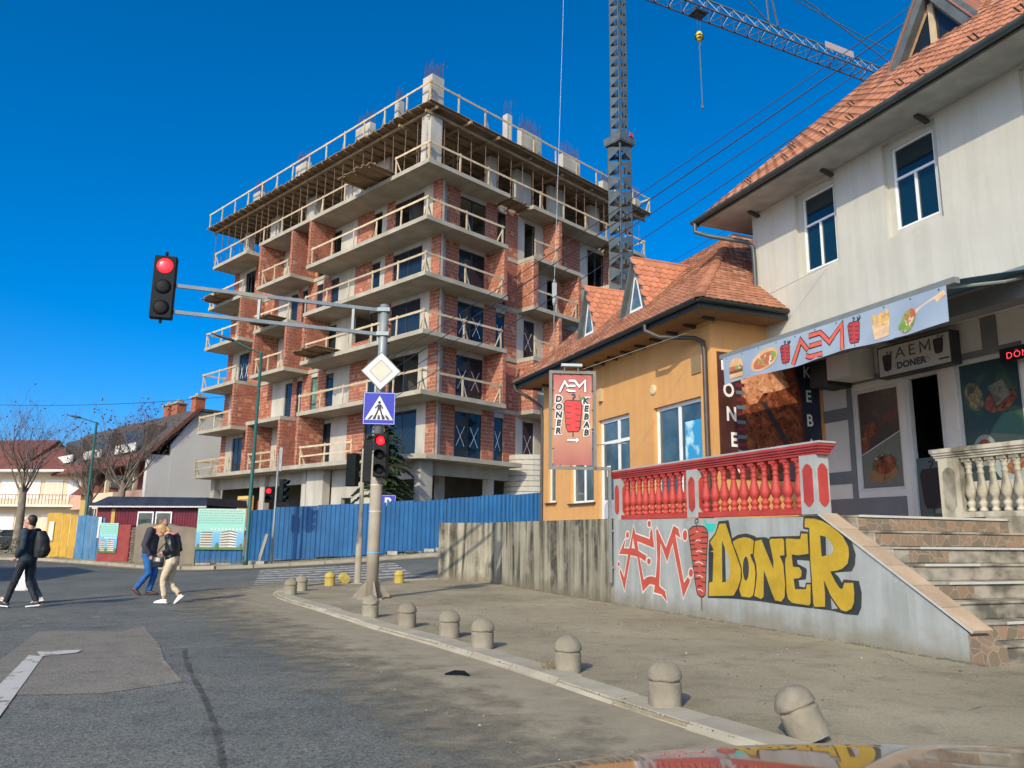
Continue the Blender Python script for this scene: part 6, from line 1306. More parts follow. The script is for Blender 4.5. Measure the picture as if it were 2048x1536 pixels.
stroke(mb, [(-.02, 4.31), (-.06, 4.20), (-.12, 4.10)], .034, Fd3, 4, 1); stroke(mb, [(.03, 4.31), (.06, 4.20), (.13, 4.10)], .034, Fd3, 4, 1)
stroke(mb, [(-.355, 3.97), (.355, 3.97), (.355, 4.70), (-.355, 4.70)], .010, Fd3, 1, 0, True)
mb.build('sign_face', [M_swht, M_sblk], sqs); sqs.rotation_euler.z = R(4)
for z in (4.2, 5.2): MB().box(-.13, .13, -.139, .12, z, z+.04).build('sign_clamp', M_galv, tp)
for z, r_, m_ in ((2.55, .142, 'string_white'), (1.95, .145, 'string_grey'), (1.02, .148, 'string_cyan')):
    MB().lathe([(r_-.004, -.015), (r_+.004, 0), (r_-.004, .012)], 16, (0, 0, z)).build('tied_string', flat(m_, (.55, .56, .54) if 'cyan' not in m_ else (.12, .42, .60)), tp)
mb = MB(); mb.tube([(.10, -.02, 6.4), (.16, -.02, 6.38), (.14, -.02, 6.33)], .02, 6).tube([(.10, -.02, 5.95), (.16, -.02, 5.94)], .02, 6).build('bolt_hook', M_tl, tp)
# second signal pole behind, seen from the back
t2 = thing('traffic_light', 'slim signal post with dark heads seen from behind, next to the tall mast', 'traffic light', T(-4.5, 23.8, 0))
MB().lathe([(.10, 0), (.10, .0), (.095, 1.35), (.065, 1.45), (.062, 4.0)], 16).build('post', M_polec, t2, smooth=True); MB().box(-.18, .18, -.18, .18, .003, .02).build('base_plate', M_polec, t2)
signal_head(t2, T(-.30, .02, 2.85, R(150)), 1.0, .36, lit=9); signal_head(t2, T(.20, .06, 2.95, R(200)), 1.0, .34, lit=9)
MB().box(-.3, .2, -.02, .03, 3.2, 3.25).box(-.3, .2, -.02, .03, 3.65, 3.70).build('head_clamp', M_tl, t2)
# pedestrian signal by the fence
t3 = thing('traffic_light', 'thin pedestrian signal post with red figure in front of the blue fence', 'traffic light', T(-9.95, 33.4, terrain(-9.95, 33.4)))
MB().lathe([(.06, 0), (.055, 1.8), (.045, 1.85), (.045, 4.6)], 12).build('post', M_galv, t3, smooth=True)
signal_head(t3, T(-.30, -.03, 2.55, R(10)), .66, .30, n=2, lensr=.10); signal_head(t3, T(.28, .05, 2.6, R(75)), .95, .30, lit=9)
MB().box(-.3, .28, -.02, .02, 2.75, 2.79).box(-.3, .28, -.02, .02, 3.15, 3.19).build('head_clamp', M_tl, t3)
MB().box(.02, .16, -.02, .03, 3.9, 4.9).build('side_plate', M_back, t3)
# street lamps
M_lgreen = mat('lamp_green', (.012, .075, .065), .5, scale=2, col2=(.02, .10, .085)); M_lhead = mat('lamp_head', (.06, .085, .10), .5, var=.1)
def lamp(label, x, y, z, h, reach, hh):
    t_ = thing('street_lamp', label, 'street lamp', T(x, y, z), 'green street lamps')
    MB().lathe([(.10, 0), (.10, .3), (.085, .32), (.06, h)], 14).build('pole', M_lgreen, t_, smooth=True)
    d = V((-1, -.15, 0)).normalized(); e = d*reach+V((0, 0, h+hh))
    MB().tube([(0, 0, h-.05), d*(reach*.45)+V((0, 0, h+hh*.48)), d*(reach*.62)+V((0, 0, h+hh*.68))], .035, 8).build('arm', M_lgreen, t_)
    hp = MB(); a, b = d*(reach*.55)+V((0, 0, h+hh*.62)), e; pts = [(a, .07, .05), (a*.7+b*.3, .16, .07), (a*.3+b*.7, .19, .06), (b, .13, .02)]
    hp.tube([p for p, _, _ in pts], [(w_, h_) for _, w_, h_ in pts], 10); hp.build('lamp_head', M_lhead, t_, smooth=True)
lamp('tall green street lamp with flat head rising beside the printed hoarding', -10.66, 32.3, .1, 8.85, 2.1, .75)
lamp('tall green street lamp at far left in front of the bare trees', -23.85, 44.5, -.02, 7.6, 1.6, .35)
# leaning stump of an old sign post
s = MB().beam((0, 0, .1), (.27, .03, 1.25), .2, .12).box(-.38, .30, -.25, .25, -.1, .16).build('leaning_post', M_conc)
s.location = (-10.35, 33.0, terrain(-10.35, 33)+.03); tag(s, 'leaning concrete stump on a broken base in front of the blue fence', 'post')
ps_ = thing('parking_sign', 'blue parking sign with white P showing above the blue fence', 'sign', T(-5.68, 36.6, .5))
MB().tube([(0, .03, 0), (0, .03, 2.7)], .03, 8).build('post', M_galv, ps_); sf = MB().box(-.35, .35, -.02, .0, 2.06, 2.74).build('sign_face', M_sblu, ps_)
mb = MB(); put_text(mb, 'P', .62, (lambda u, v, d_: (u, -.0225, v+2.40)), 1, 0, bold=.02); stroke(mb, [(-.33, 2.08), (.33, 2.08), (.33, 2.72), (-.33, 2.72)], .012, lambda u, v, d_: (u, -.0225, v), 1, 0, True); mb.build('letter', M_swht, sf)
# concrete bollards
M_boll = mat('bollard_concrete', (.20, .178, .13), .95, scale=4, col2=(.30, .272, .205), bump=.7, bscale=30, rnd=.14, detail=9); M_bolly = mat('bollard_yellow', (.36, .27, .05), .85, scale=6, col2=(.48, .38, .10), bump=.4, bscale=25)
from mathutils import noise as noise_
def bollard(label, x, y, m, tilt=None, seed=1, sc=1.0):
    mb = MB(); prof = [(.142, 0), (.145, .03), (.145, .205), (.132, .215), (.132, .228), (.148, .235), (.152, .25)]+[(.152*cos(t_)+.0, .25+.14*sin(t_)) for t_ in [R(i*15) for i in range(1, 6)]]+[(.012, .391)]
    dp = []
    for (r0_, z0_), (r1_, z1_) in zip(prof, prof[1:]):
        k_ = max(1, int(((r1_-r0_)**2+(z1_-z0_)**2)**.5/.012)); dp += [(r0_+(r1_-r0_)*q_/k_, z0_+(z1_-z0_)*q_/k_) for q_ in range(k_)]
    mb.lathe(dp+[prof[-1]], 40); rl = random.Random(seed)
    ph = [rl.uniform(0, 6.3) for _ in range(6)]; vs = []
    for (px, py, pz) in mb.v:
        nn1 = noise_.noise(V((px*9+seed*5, py*9, pz*9))); nn2 = noise_.noise(V((px*26, py*26+seed*3, pz*26))); rough_ = 1.0 if seed % 3 == 0 else .28
        a = atan2(py, px); k = 1+(.045*nn1+.045*nn2-.10*max(0, nn1-.25))*(1 if seed % 3 == 0 and pz > .2 else .10)+.012*sin(3*a+ph[0])+.010*sin(7*a+ph[1]+pz*30)+(.03*sin(5*a+ph[2])*sin(pz*60+ph[3]) if seed % 3 == 0 and pz > .2 else 0); vs.append((px*k, py*k, pz+(.0025*sin(4*a+ph[4]))*(pz > .2)))
    mb.v = vs; o = smooth_angle(mb.build('bollard', m), 50); o.scale = (sc, sc, sc)
    M = T(x, y, terrain(x, y)-.01)
    if tilt: M = M @ Matrix.Translation((0, 0, tilt[2])) @ Matrix.Rotation(R(tilt[1]), 4, 'Z') @ Matrix.Rotation(R(tilt[0]), 4, 'X')
    o.matrix_world = M @ Matrix.Scale(sc, 4); return tag(o, label, 'bollard', 'bollards along the kerb')
for i, (x, y, lb) in enumerate([(1.36, 7.15, 'large smooth concrete bollard nearest to the toppled one'), (.64, 8.82, 'concrete bollard with a dry weed at its foot'), (-.34, 10.52, 'crumbling concrete bollard, one of a close pair, nearer the graffiti wall'), (-.85, 11.59, 'rough headed concrete bollard, one of a close pair, nearer the signal mast'), (-1.61, 12.81, 'smooth concrete bollard second from the tall signal mast'), (-2.43, 14.18, 'concrete bollard standing right in front of the tall signal mast'), (-5.20, 19.15, 'small grey bollard nearest the road at the corner kerb'), (-5.30, 20.5, 'small grey bollard second from the road at the corner kerb')]): bollard(lb, x, y, M_boll, seed=i+1+(1 if i == 2 else 0))
bollard('concrete bollard knocked askew and leaning left beside the car bonnet', 2.20, 6.02, M_boll, (-24, 60, .015), 6)
bollard('yellow painted bollard standing at the corner before the zebra crossing', -5.05, 22.6, M_bolly, None, 4); bollard('toppled yellow bollard lying beside the slim signal post', -4.85, 23.75, M_bolly, (-82, 25, .13), 5); bollard('yellow bollard alone between the signal mast and the retaining wall', -3.34, 24.31, M_bolly, None, 7)
# rubble at the fence foot
rl = random.Random(14)
for i, (x, y) in enumerate([(-5.9, 35.2), (-5.2, 35.35), (-3.6, 35.6), (-3.1, 35.75), (-2.6, 35.8)]):
    o = MB().box(-.22, .22, -.12, .12, 0, .17).build('concrete_block', M_block, bevel=.015); o.matrix_world = T(x, y, terrain(x, y)+.05, rl.uniform(-.4, .4)); tag(o, ('pale concrete block under the blue fence just right of the tall signal mast', 'pale concrete block under the blue fence, second right of the signal mast', 'concrete block right of the rubbish heap under the blue fence', 'concrete block second right of the rubbish heap under the blue fence', 'concrete block nearest the retaining wall under the blue fence')[i], 'block', 'blocks at the foot of the blue fence')
mb = MB(); 
for i in range(12): mb.ball((rl.uniform(-.7, .7), rl.uniform(-.12, .12), .06), rl.uniform(.06, .14), 7, i % 2, (1.4, 1, .7))
o = tag(mb.build('rubbish_heap', [flat('bag_teal', (.12, .2, .2)), flat('bag_dark', (.05, .06, .07))]), 'low heap of rubbish bags under the blue fence', 'rubbish', kind='stuff'); o.location = (-3.9, 35.55, .62)
# ================================================================ CRANE
M_crane = mat('crane_steel', (.085, .108, .118), .5, scale=2, col2=(.13, .158, .168), metal=.2); M_craned = mat('crane_dark', (.07, .08, .095), .6, var=.2)
cr_ = thing('tower_crane', 'grey tower crane with lattice mast and long jib behind the houses', 'crane', T(6.15, 42.4, .9, R(40)))
def mast(z0, z1, w, pitch, nm):
    mb = MB(); h = w/2
    for sx in (-1, 1):
        for sy in (-1, 1): mb.box(sx*h-.09*(sx > 0), sx*h+.09*(sx < 0), sy*h-.02*(sy > 0), sy*h+.02*(sy < 0), z0, z1).box(sx*h-.02*(sx > 0), sx*h+.02*(sx < 0), sy*h-.09*(sy > 0), sy*h+.09*(sy < 0), z0, z1)
    z = z0
    while z < z1-.01:
        zt = min(z+pitch, z1); zm = (z+zt)/2
        for k in range(4):
            Mr = Matrix.Rotation(k*pi/2, 4, 'Z'); y = -h+.005
            q = MB(); s_ = 1 if k % 2 else -1
            q.prism([(-s_*(h-.03), y, z+.02), (s_*(h-.03), y, zm-pitch*.05), (s_*(h-.03), y, zm+pitch*.05), (-s_*(h-.03), y, zt-.02)], (0, .012, 0))
            mb.merge(q, Mr)
        z = zt
    mb.build(nm, M_crane, cr_)
mast(-1, 23.6, .98, .93, 'mast_lower'); mast(23.62, 36.5, .74, .68, 'mast_upper')
mb = MB(); mb.box(-.62, .62, -.62, .62, 23.15, 23.22)
for s in (-1, 1): mb.box(-.66, .66, s*.60-.04, s*.60+.04, 23.22, 23.62).box(s*.60-.04, s*.60+.04, -.56, .56, 23.22, 23.62)
mb.build('climbing_collar', M_crane, cr_); MB().box(.15, .42, -.70, -.645, 23.62, 23.85).build('red_plate', flat('plate_red', (.5, .05, .05)), cr_)
jd = V((sin(R(64)), cos(R(64)), 0)); jl = Matrix.Rotation(-R(40), 3, 'Z') @ jd; jn = V((-jl.y, jl.x, 0)); JZ = 35.1-.9
mb = MB(); t0, t1 = -10, 46; bc_ = [jn*.55, -jn*.55]
for c in bc_: mb.beam(jl*t0+c+V((0, 0, JZ)), jl*t1+c+V((0, 0, JZ)), .08, .08, 1)
mb.beam(jl*t0+V((0, 0, JZ+1.15)), jl*t1+V((0, 0, JZ+1.15)), .09, .09, 0)
t_ = t0
while t_ < t1-1:
    for c in bc_:
        mb.beam(jl*t_+c+V((0, 0, JZ)), jl*(t_+.55)+V((0, 0, JZ+1.15)), .036, .036, 0); mb.beam(jl*(t_+.55)+V((0, 0, JZ+1.15)), jl*(t_+1.1)+c+V((0, 0, JZ)), .036, .036, 0)
    mb.beam(jl*t_+bc_[0]+V((0, 0, JZ)), jl*(t_+.55)+bc_[1]+V((0, 0, JZ)), .045, .045, 1); mb.beam(jl*(t_+.55)+bc_[1]+V((0, 0, JZ)), jl*(t_+1.1)+bc_[0]+V((0, 0, JZ)), .045, .045, 1); t_ += 1.1
mb.build('jib', [M_crane, M_craned], cr_)
mb = MB(); 
for tt in (12.6, 27): mb.beam(V((0, 0, 43)), jl*tt+V((0, 0, JZ+1.2)), .06, .06)
mb.tube([V((0, 0, 35)), V((0, 0, 43.2))], .35, 4); mb.beam(jl*12.6+jn*.1+V((0, 0, JZ+1.2)), jl*12.4+jn*.1+V((0, 0, JZ+4.2)), .09, .09); mb.beam(jl*13.2-jn*.1+V((0, 0, JZ+1.2)), jl*12.5-jn*.1+V((0, 0, JZ+4.2)), .09, .09); mb.beam(jl*12.5+V((0, 0, JZ+4.2)), jl*40+V((0, 0, JZ+1.3)), .05, .05)
mb.build('tie_bars', M_crane, cr_)
MB().box(-1.4, 1.4, -.02, .02, .1, .6).build('jib_plate', mat('jib_plate', (.36, .33, .33), .5, scale=3, col2=(.42, .26, .25)), cr_).matrix_local = Matrix.Translation(jl*18.5+V((0, 0, JZ+.35))-jn*.62) @ Matrix.Rotation(atan2(jl.y, jl.x), 4, 'Z')
tr_ = MB(); c = jl*6.3+V((0, 0, JZ-.15)); tr_.beam(c-jl*.5, c+jl*.5, .9, .10); tr_.beam(c-jl*.3+V((0, 0, -.1)), c+jl*.3+V((0, 0, -.1)), .3, .14); tr_.build('trolley', M_craned, cr_)
hk = MB(); zt = JZ-.25; 
for o_ in (-.12, .12): hk.tube([c+jl*o_, c+jl*o_+V((0, 0, -1.35))], .012, 4)
hk.build('hoist_rope', M_craned, cr_)
hb_ = MB(); c2 = c+V((0, 0, -1.4)); hb_.lathe([(.05, .1), (.16, .06), (.22, -.12), (.2, -.42), (.1, -.55)], 12, tuple(c2)); o = hb_.build('hook_block', flat('hook_yellow', (.62, .45, .03)), cr_)
ch = MB()
for i in range(4): ch.box(c2.x-.225, c2.x+.225, c2.y-.225, c2.y+.225, c2.z-.12-.09*i-.03, c2.z-.12-.09*i) if i % 2 else None
ch.build('block_stripe', M_gblk, o); ch = MB(); z = c2.z-.55
ch.tube([(c2.x, c2.y, z), (c2.x+.08, c2.y, z-.25), (c2.x-.02, c2.y, z-.45), (c2.x, c2.y, z-.7)], .05, 6); ch.tube([(c2.x, c2.y, z-.6), (c2.x+.06, c2.y, z-4.6)], .035, 5).tube([(c2.x+.05, c2.y, z-4.5), (c2.x+.07, c2.y, z-4.75)], .08, 6); ch.build('load_chain', M_crane, o)
# a second hoist line hanging in front of the right face
h2 = thing('hoist_line', 'pale hoist rope with small hook block hanging before the right face of the unfinished block', 'rope', T(1.98, 36.0, 0))
MB().tube([(.75, 0, 48), (.42, 0, 28), (.05, 0, 14.9), (0, 0, 13.6)], .010, 5).build('rope', flat('rope_pale', (.42, .52, .56)), h2)
MB().tube([(0, 0, 13.6), (0, 0, 13.45)], .06, 6).box(-.11, .11, -.06, .06, 12.75, 13.45).lathe([(.05, 12.3), (.1, 12.45), (.1, 12.7), (.04, 12.75)], 8).tube([(0, 0, 12.35), (-.02, 0, 10.6)], .022, 5).build('hook_block', M_galv, h2)
# overhead cables
M_cab = flat('cable_black', (.006, .007, .02))
for i, (a, b, sag) in enumerate([((14.9, 19.0, 18.95), (-6.3, 34.0, 8.6), .25), ((15.1, 19.0, 18.75), (-6.0, 34.0, 8.2), .25), ((15.0, 19.0, 18.15), (-5.6, 34.0, 8.0), .3), ((15.0, 19.0, 17.55), (-5.2, 34.0, 7.4), .3)]):
    a, b = V(a), V(b); pts = [a+(b-a)*(j/24)+V((0, 0, -4*sag*(j/24)*(1-j/24))) for j in range(25)]
    tag(MB().tube(pts, .022 if i == 1 else .016, 5).build('overhead_cable', M_cab), '%s of four black cables slanting from white roof past crane' % ('topmost', 'thick second', 'third from top', 'lowest')[i], 'cable', 'overhead cables')
pts = [V((-48, 48, 11.0)), V((-30, 40, 9.2)), V((-17.6, 36, 7.8)), V((-10.7, 32.4, 7.2))]; pts = [pts[0]+(pts[-1]-pts[0])*(j/20)+V((0, 0, -1.2*4*(j/20)*(1-j/20))) for j in range(21)]
tag(MB().tube(pts, .014, 4).build('overhead_cable', M_cab), 'single thin wire sagging over the bare trees toward the green lamp', 'cable')
# ================================================================ TREES
M_bark = mat('bark', (.12, .095, .07), .9, scale=5, col2=(.24, .205, .155), bump=.5, bscale=12, stretch=(1, 1, .4)); M_twig = mat('twig', (.12, .095, .085), .9, var=.25, scale=3); M_seed = flat('seed_ball', (.035, .026, .026))
def bare_tree(label, x, y, z, trunk_h, r, spread, up, seed, nb=9, seeds=0, lean=(0, 0), size=2.4):
    rl = random.Random(seed); t_ = thing('bare_tree', label, 'tree', T(x, y, z), 'bare street trees')
    top = V((lean[0], lean[1], trunk_h)); tr = MB(); tr.tube([V((0, 0, -.2)), V((0, 0, .15)), top*.5+V((.04, .02, 0)), top], [r*1.5, r*1.15, r*.95, r*.85], 12)
    cw = MB(); sd_ = MB()
    def br(p, d, L_, r_, lev):
        n = 4; pts = [p]; rs = [r_]; q = p
        for i in range(n):
            d2 = (d+V((rl.gauss(0, .09), rl.gauss(0, .09), .16 if lev < 2 else .10))).normalized(); q = q+d2*(L_/n); d = d2; pts.append(q); rs.append(r_*(1-(i+1)/n*(.55 if lev < 3 else .8)))
        (tr if lev == 0 else cw).tube(pts, rs, 7 if lev == 0 else (5 if lev == 1 else 3), cap=False)
        if seeds and lev >= 2 and rl.random() < seeds*.28:
            s_ = pts[-1]+V((rl.uniform(-.1, .1), rl.uniform(-.1, .1), -rl.uniform(.05, .25))); sd_.ball(s_, rl.uniform(.04, .06), 6)
        if lev < 4:
            k = (4, 3, 3, 2)[lev]
            for i in range(k):
                f_ = .35+.65*(i+rl.random())/k; idx = min(n-1, int(f_*n)); b0 = pts[idx]+(pts[idx+1]-pts[idx])*(f_*n-idx)
                a = rl.uniform(0, 2*pi); side = V((cos(a), sin(a), rl.uniform(-.1, .5))); nd = (d*.75+side*(.75 if lev < 2 else .65)).normalized()
                br(b0, nd, L_*rl.uniform(.55, .80), max(.007, r_*.40), lev+1)
    for i in range(nb):
        a = 2*pi*i/nb+rl.uniform(-.3, .3); d = V((cos(a)*spread, sin(a)*spread, up*rl.uniform(.5, 1.2))).normalized(); br(top*rl.uniform(.82, 1), d, rl.uniform(.8, 1.2)*size, r*.30, 0)
    tr.build('trunk', M_bark, t_, smooth=True); cw.build('crown', M_twig, t_)
    if seeds: sd_.build('seed_balls', M_seed, t_, kind='stuff')
bare_tree('pollarded bare tree with pale bark at the far left kerb', -32.2, 52, 0, 4.2, .25, .6, 1.35, 3, 9, .15, size=2.7)
bare_tree('bare tree hung with dark seed balls behind the maroon kiosk', -24.7, 50, 0, 4.6, .24, .85, .95, 5, 11, .85, size=2.6)
bare_tree('smaller bare tree between the yellow fence and the lamp', -31.0, 58, 0, 4.0, .26, .7, 1.15, 9, 8, .1, size=2.3)
# spruce behind the blue fence
M_need = mat('spruce_needles', (.018, .040, .016), .8, scale=2, col2=(.045, .080, .030)); M_need2 = mat('spruce_needles_light', (.04, .07, .025), .8, scale=2, col2=(.065, .105, .04))
sp_ = thing('spruce_tree', 'dark green spruce with drooping branches behind the signal mast', 'tree', T(-6.25, 38.0, .5)); rl = random.Random(17)
trk = MB().tube([(0, 0, -.3), (.02, 0, 3), (0, .03, 7.3)], [.16, .11, .02], 8); trk.build('trunk', M_bark, sp_)
cw = MB()
for i in range(190):
    z = .5+6.9*(i/190)**.95; L_ = max(.3, (7.9-z)*.34)*rl.uniform(.75, 1.2); a = rl.uniform(0, 2*pi)
    if z < 3.4 and cos(a) < -.1 and rl.random() < .75: L_ *= .75
    if sin(a) < -.3 and z < 4: L_ *= .62
    d = V((cos(a), sin(a), 0)); pts = [V((0, 0, z))+d*(L_*f_)+V((0, 0, .10*L_*sin(f_*3)-.28*L_*f_*f_)) for f_ in (0, .25, .5, .75, 1)]
    cw.tube(pts, [.022, .016, .012, .009, .005], 3, 2, cap=False)
    bare = z < 3.6 and cos(a) < -.35 and rl.random() < .55
    nn_ = int(75*L_)
    for j in range(nn_):
        f_ = rl.uniform(.1, 1); k = min(3, int(f_*4)); p = pts[k]+(pts[k+1]-pts[k])*(f_*4-k); s_ = V((-d.y, d.x, 0))*rl.choice((-1, 1)); l = L_*.34*(1.1-f_)*rl.uniform(.5, 1.2)+.05
        e = p+(s_*.8+d*.7).normalized()*l+V((0, 0, -.25*l)); 
        if bare:
            cw.tube([p, e], [.005, .003], 3, 2, cap=False) if j % 3 == 0 else None; continue
        n5 = max(2, int(l/.07)); mi = rl.choice((0, 0, 1))
        for m in range(n5):
            c = p+(e-p)*((m+.5)/n5); w_ = V((rl.uniform(-1, 1), rl.uniform(-1, 1), rl.uniform(-.6, .3))).normalized()*.075; o_ = (e-p).normalized()*.11
            cw.add([c-w_, c+w_, c+o_+w_*.2], [(0, 1, 2)], mi)
cw.build('crown', [M_need, M_need2, M_bark], sp_)
# ================================================================ FAR HOUSES
M_fgrey = mat('far_render_grey', (.50, .50, .49), .9, scale=.3, col2=(.57, .57, .55)); M_froof = mat('far_roof_dark', (.055, .045, .04), .85, scale=2, col2=(.085, .07, .06), stretch=(1, 1, 4)); M_frred = mat('far_roof_red', (.12, .038, .028), .85, scale=1.5, col2=(.18, .060, .042))
M_fcream = mat('far_cream', (.55, .45, .30), .9, scale=.5, col2=(.62, .52, .37)); M_fpink = mat('far_pink', (.52, .30, .22), .9, scale=.8, col2=(.58, .37, .28)); M_focher = mat('far_ochre', (.40, .27, .09), .9, scale=.5, col2=(.47, .33, .13)); M_fwin = mat('far_glass', (.03, .04, .045), .1, var=.4); M_fredw = mat('far_red_wall', (.20, .05, .04), .9, var=.2, scale=1); M_fwhite = mat('far_white', (.58, .57, .52), .9, scale=1, col2=(.66, .65, .6))
def fwin(parent, x0, x1, z0, z1, y, m=M_wht, panes=2):
    f = MB().box(x0, x1, y-.05, y+.02, z0, z1).build('window', m, parent); n = panes; w_ = (x1-x0-.06*(n+1))/n
    mb = MB()
    for i in range(n): a = x0+.06+i*(w_+.06); mb.box(a, a+w_, y-.06, y-.048, z0+.06, z1-.06)
    mb.build('pane', M_fwin, f)
# house with the big grey gable: local x runs along its eaves to the left and back, gable faces the street on our right
gh = thing('house', 'grey gabled house with dark steep roof and brick chimneys beyond the kiosk', 'house', T(-26.6, 61.0, 0, R(45.5)))
# local: x = across the gable (to the right and back), y = along the house (to the left and back); gable in plane y=0
gpr = [(0, 0), (0, 8.2), (1.9, 11.0), (6.5, 11.0), (10.5, 7.5), (10.5, 0)]
MB().prism([V((x_, 0, z_)) for x_, z_ in gpr], (0, .35, 0)).build('gable_wall', M_fgrey, gh, fix=True)
MB().box(.3, 10, .36, 27, 0, 7.6).build('body', M_fcream, gh)
rm = ((-1.9, 7.2), (1.9, 11.25)), ((1.9, 11.25), (6.5, 11.3)), ((6.5, 11.3), (11.0, 7.3))
for (x0, z0), (x1, z1) in rm: MB().prism([V((x0, -.2, z0)), V((x1, -.2, z1)), V((x1, -.2, z1-.22)), V((x0, -.2, z0-.22))], (0, 27.5, 0)).build('roof', M_froof, gh, fix=True)
MB().beam((-1.95, -.24, 7.2), (1.9, -.24, 11.22), .12, .3).build('verge_tiles', M_frred, gh)
MB().prism([V((-2.6, .2, 6.6)), V((-1.5, .2, 7.6)), V((-1.5, .2, 7.45)), V((-2.6, .2, 6.45))], (0, 22, 0)).build('eaves_tiles', M_frred, gh, fix=True)
for x, y, w_ in ((1.7, .3, .9), (2.0, 4.6, 1.2), (2.0, 6.4, 1.1), (5.2, .3, .8)):
    c = MB().box(x, x+.8, y, y+w_, 10.9, 12.2).build('chimney', M_brick2, gh); MB().box(x-.12, x+.92, y-.12, y+w_+.12, 12.2, 12.34).build('chimney_cap', M_conc, c); MB().box(x+.2, x+.6, y+.2, y+w_-.2, 12.34, 12.6).build('chimney_pot', M_conc, c)
for y0, z0, m in ((.8, 3.6, M_fpink), (7.0, 3.6, M_fcream), (13.5, 3.6, M_fpink), (19.5, 3.6, M_fcream)):
    b_ = MB().box(-1.6, -.02, y0, y0+4.6, z0-.3, z0).build('balcony', m, gh); MB().box(-1.6, -1.48, y0, y0+4.6, z0+.002, z0+1.0).build('parapet', m, b_); MB().box(-1.47, -.02, y0, y0+.12, z0+.002, z0+1.0).build('parapet', m, b_)
    MB().box(-1.55, -1.25, y0+2.0, y0+2.3, z0+1.002, 7.0).build('pillar', M_fcream, b_)
MB().box(-1.7, -.01, .02, .5, 0, 7.3).build('side_pier', M_fgrey, gh); MB().box(-.03, .28, .5, 6.5, .0, 7.2).build('red_wall', M_fredw, gh)
for y0 in (1.2, 3.6, 7.6, 10, 14, 16.6, 20.2, 22.8):
    for z0 in (.9, 4.0): f = MB().box(-.09, -.035, y0, y0+1.3, z0, z0+1.9).build('window', M_wht, gh); MB().box(-.11, -.091, y0+.1, y0+1.2, z0+.1, z0+1.8).build('pane', M_fwin, f)
for y0 in (2.6, 10.5, 18): d = MB().box(-1.0, 1.6, y0, y0+5, 7.9, 9.9).build('roof_dormer', M_froof, gh); MB().box(-1.06, -1.002, y0+.4, y0+4.6, 8.1, 9.6).build('dormer_glazing', M_fwin, d); MB().box(-1.7, -1.6, y0+.3, y0+4.7, 7.7, 8.4).build('dormer_railing', M_fwhite, d)
MB().box(6.5, 7.4, -.7, -.01, 0, 6.9).build('rear_wing', M_fwhite, gh)
# terrace of cream houses at far left
ch_ = thing('house', 'long cream terrace with rows of white curtained windows behind the far left tree', 'house', T(-60, 76, 0, R(-8)))
MB().box(0, 21, 0, 9, 0, 7.0).build('body', M_fcream, ch_)
MB().prism([V((-.6, -.8, 6.9)), V((-.6, 4.5, 10.4)), V((-.6, 9.8, 6.9))], (14.5, 0, 0)).build('roof', M_frred, ch_, fix=True)
MB().prism([V((13.5, -.6, 7.0)), V((13.5, 4, 9.6)), V((13.5, 9.4, 7.0))], (8.2, 0, 0)).build('roof', M_frred, ch_, fix=True)
for fl in (0, 1):
    z = .6+3.2*fl
    MB().box(0, 20.8, -1.5, -.02, z+2.95, z+3.15).build('floor_slab', M_fwhite, ch_)
    for i in range(9):
        x = .5+i*2.3; f = MB().box(x, x+1.8, -.06, .02, z+.5, z+2.3).build('window', M_fwhite, ch_); mb = MB(); 
        for j in range(3): mb.box(x+.12+j*.56, x+.58+j*.56, -.075, -.061, z+.65, z+2.15)
        mb.build('curtain', flat('curtain_%d' % (i % 3), ((.66, .63, .55), (.6, .5, .38), (.7, .7, .68))[i % 3]), f)
    mb = MB()
    for i in range(60): mb.box(.2+i*.34, .23+i*.34, -1.48, -1.45, z+3.15, z+4.0) if fl == 0 else None
    mb.box(.2, 20.6, -1.49, -1.44, z+4.0, z+4.05) if fl == 0 else None
    if fl == 0: mb.build('balcony_railing', M_fredw, ch_)
# ochre house in the middle distance
oh = thing('house', 'ochre house with dark red tiled roof behind the yellow fence', 'house', T(-37.6, 69, 0, R(-14)))
MB().box(0, 7, 0, 8, 0, 4.6).build('body', M_focher, oh); MB().prism([V((-.5, -.7, 4.5)), V((-.5, 4, 7.6)), V((-.5, 8.7, 4.5))], (8, 0, 0)).build('roof', M_frred, oh, fix=True)
for x in (1, 5): fwin(oh, x, x+1.2, 2.6, 3.9, 0); 
MB().box(3.0, 7.0, -1.4, -.01, 2.6, 2.8).box(3.0, 7.0, -1.4, -1.3, 2.8, 3.7).build('balcony', M_fpink, oh); MB().box(2.0, 5.2, .4, 3.6, 4.6, 6.8).build('dormer', M_fredw, oh); fwin(oh, 2.6, 4.6, 5.0, 6.2, .38)
mb = MB().box(.6, 2.4, 3.4, 4.6, 6.6, 8.4).build('chimney', M_fwhite, oh)
mb = MB()
for i in range(5): mb.box(.65+i*.36, .88+i*.36, 3.5, 3.9, 8.4, 9.2)
mb.build('chimney_pots', M_fwhite, oh)
# building out of the frame on our left: it throws the shadow that lies across the road
lh = thing('house', 'plain rendered house standing left of the road outside the view', 'house', T(-32.5, 9.0, 0, R(24)))
MB().box(0, 15.5, 0, 9.5, -.2, 6.1).build('body', M_fcream, lh); MB().prism([V((-.3, -.3, 6.1)), V((-.3, 4.7, 7.0)), V((-.3, 9.7, 6.1))], (16.1, 0, 0)).build('roof', M_frred, lh, fix=True)
for x in (1.5, 5, 8.5, 12): fwin(lh, x, x+1.4, 3.4, 4.9, -.01); fwin(lh, x, x+1.4, .9, 2.4, -.01)
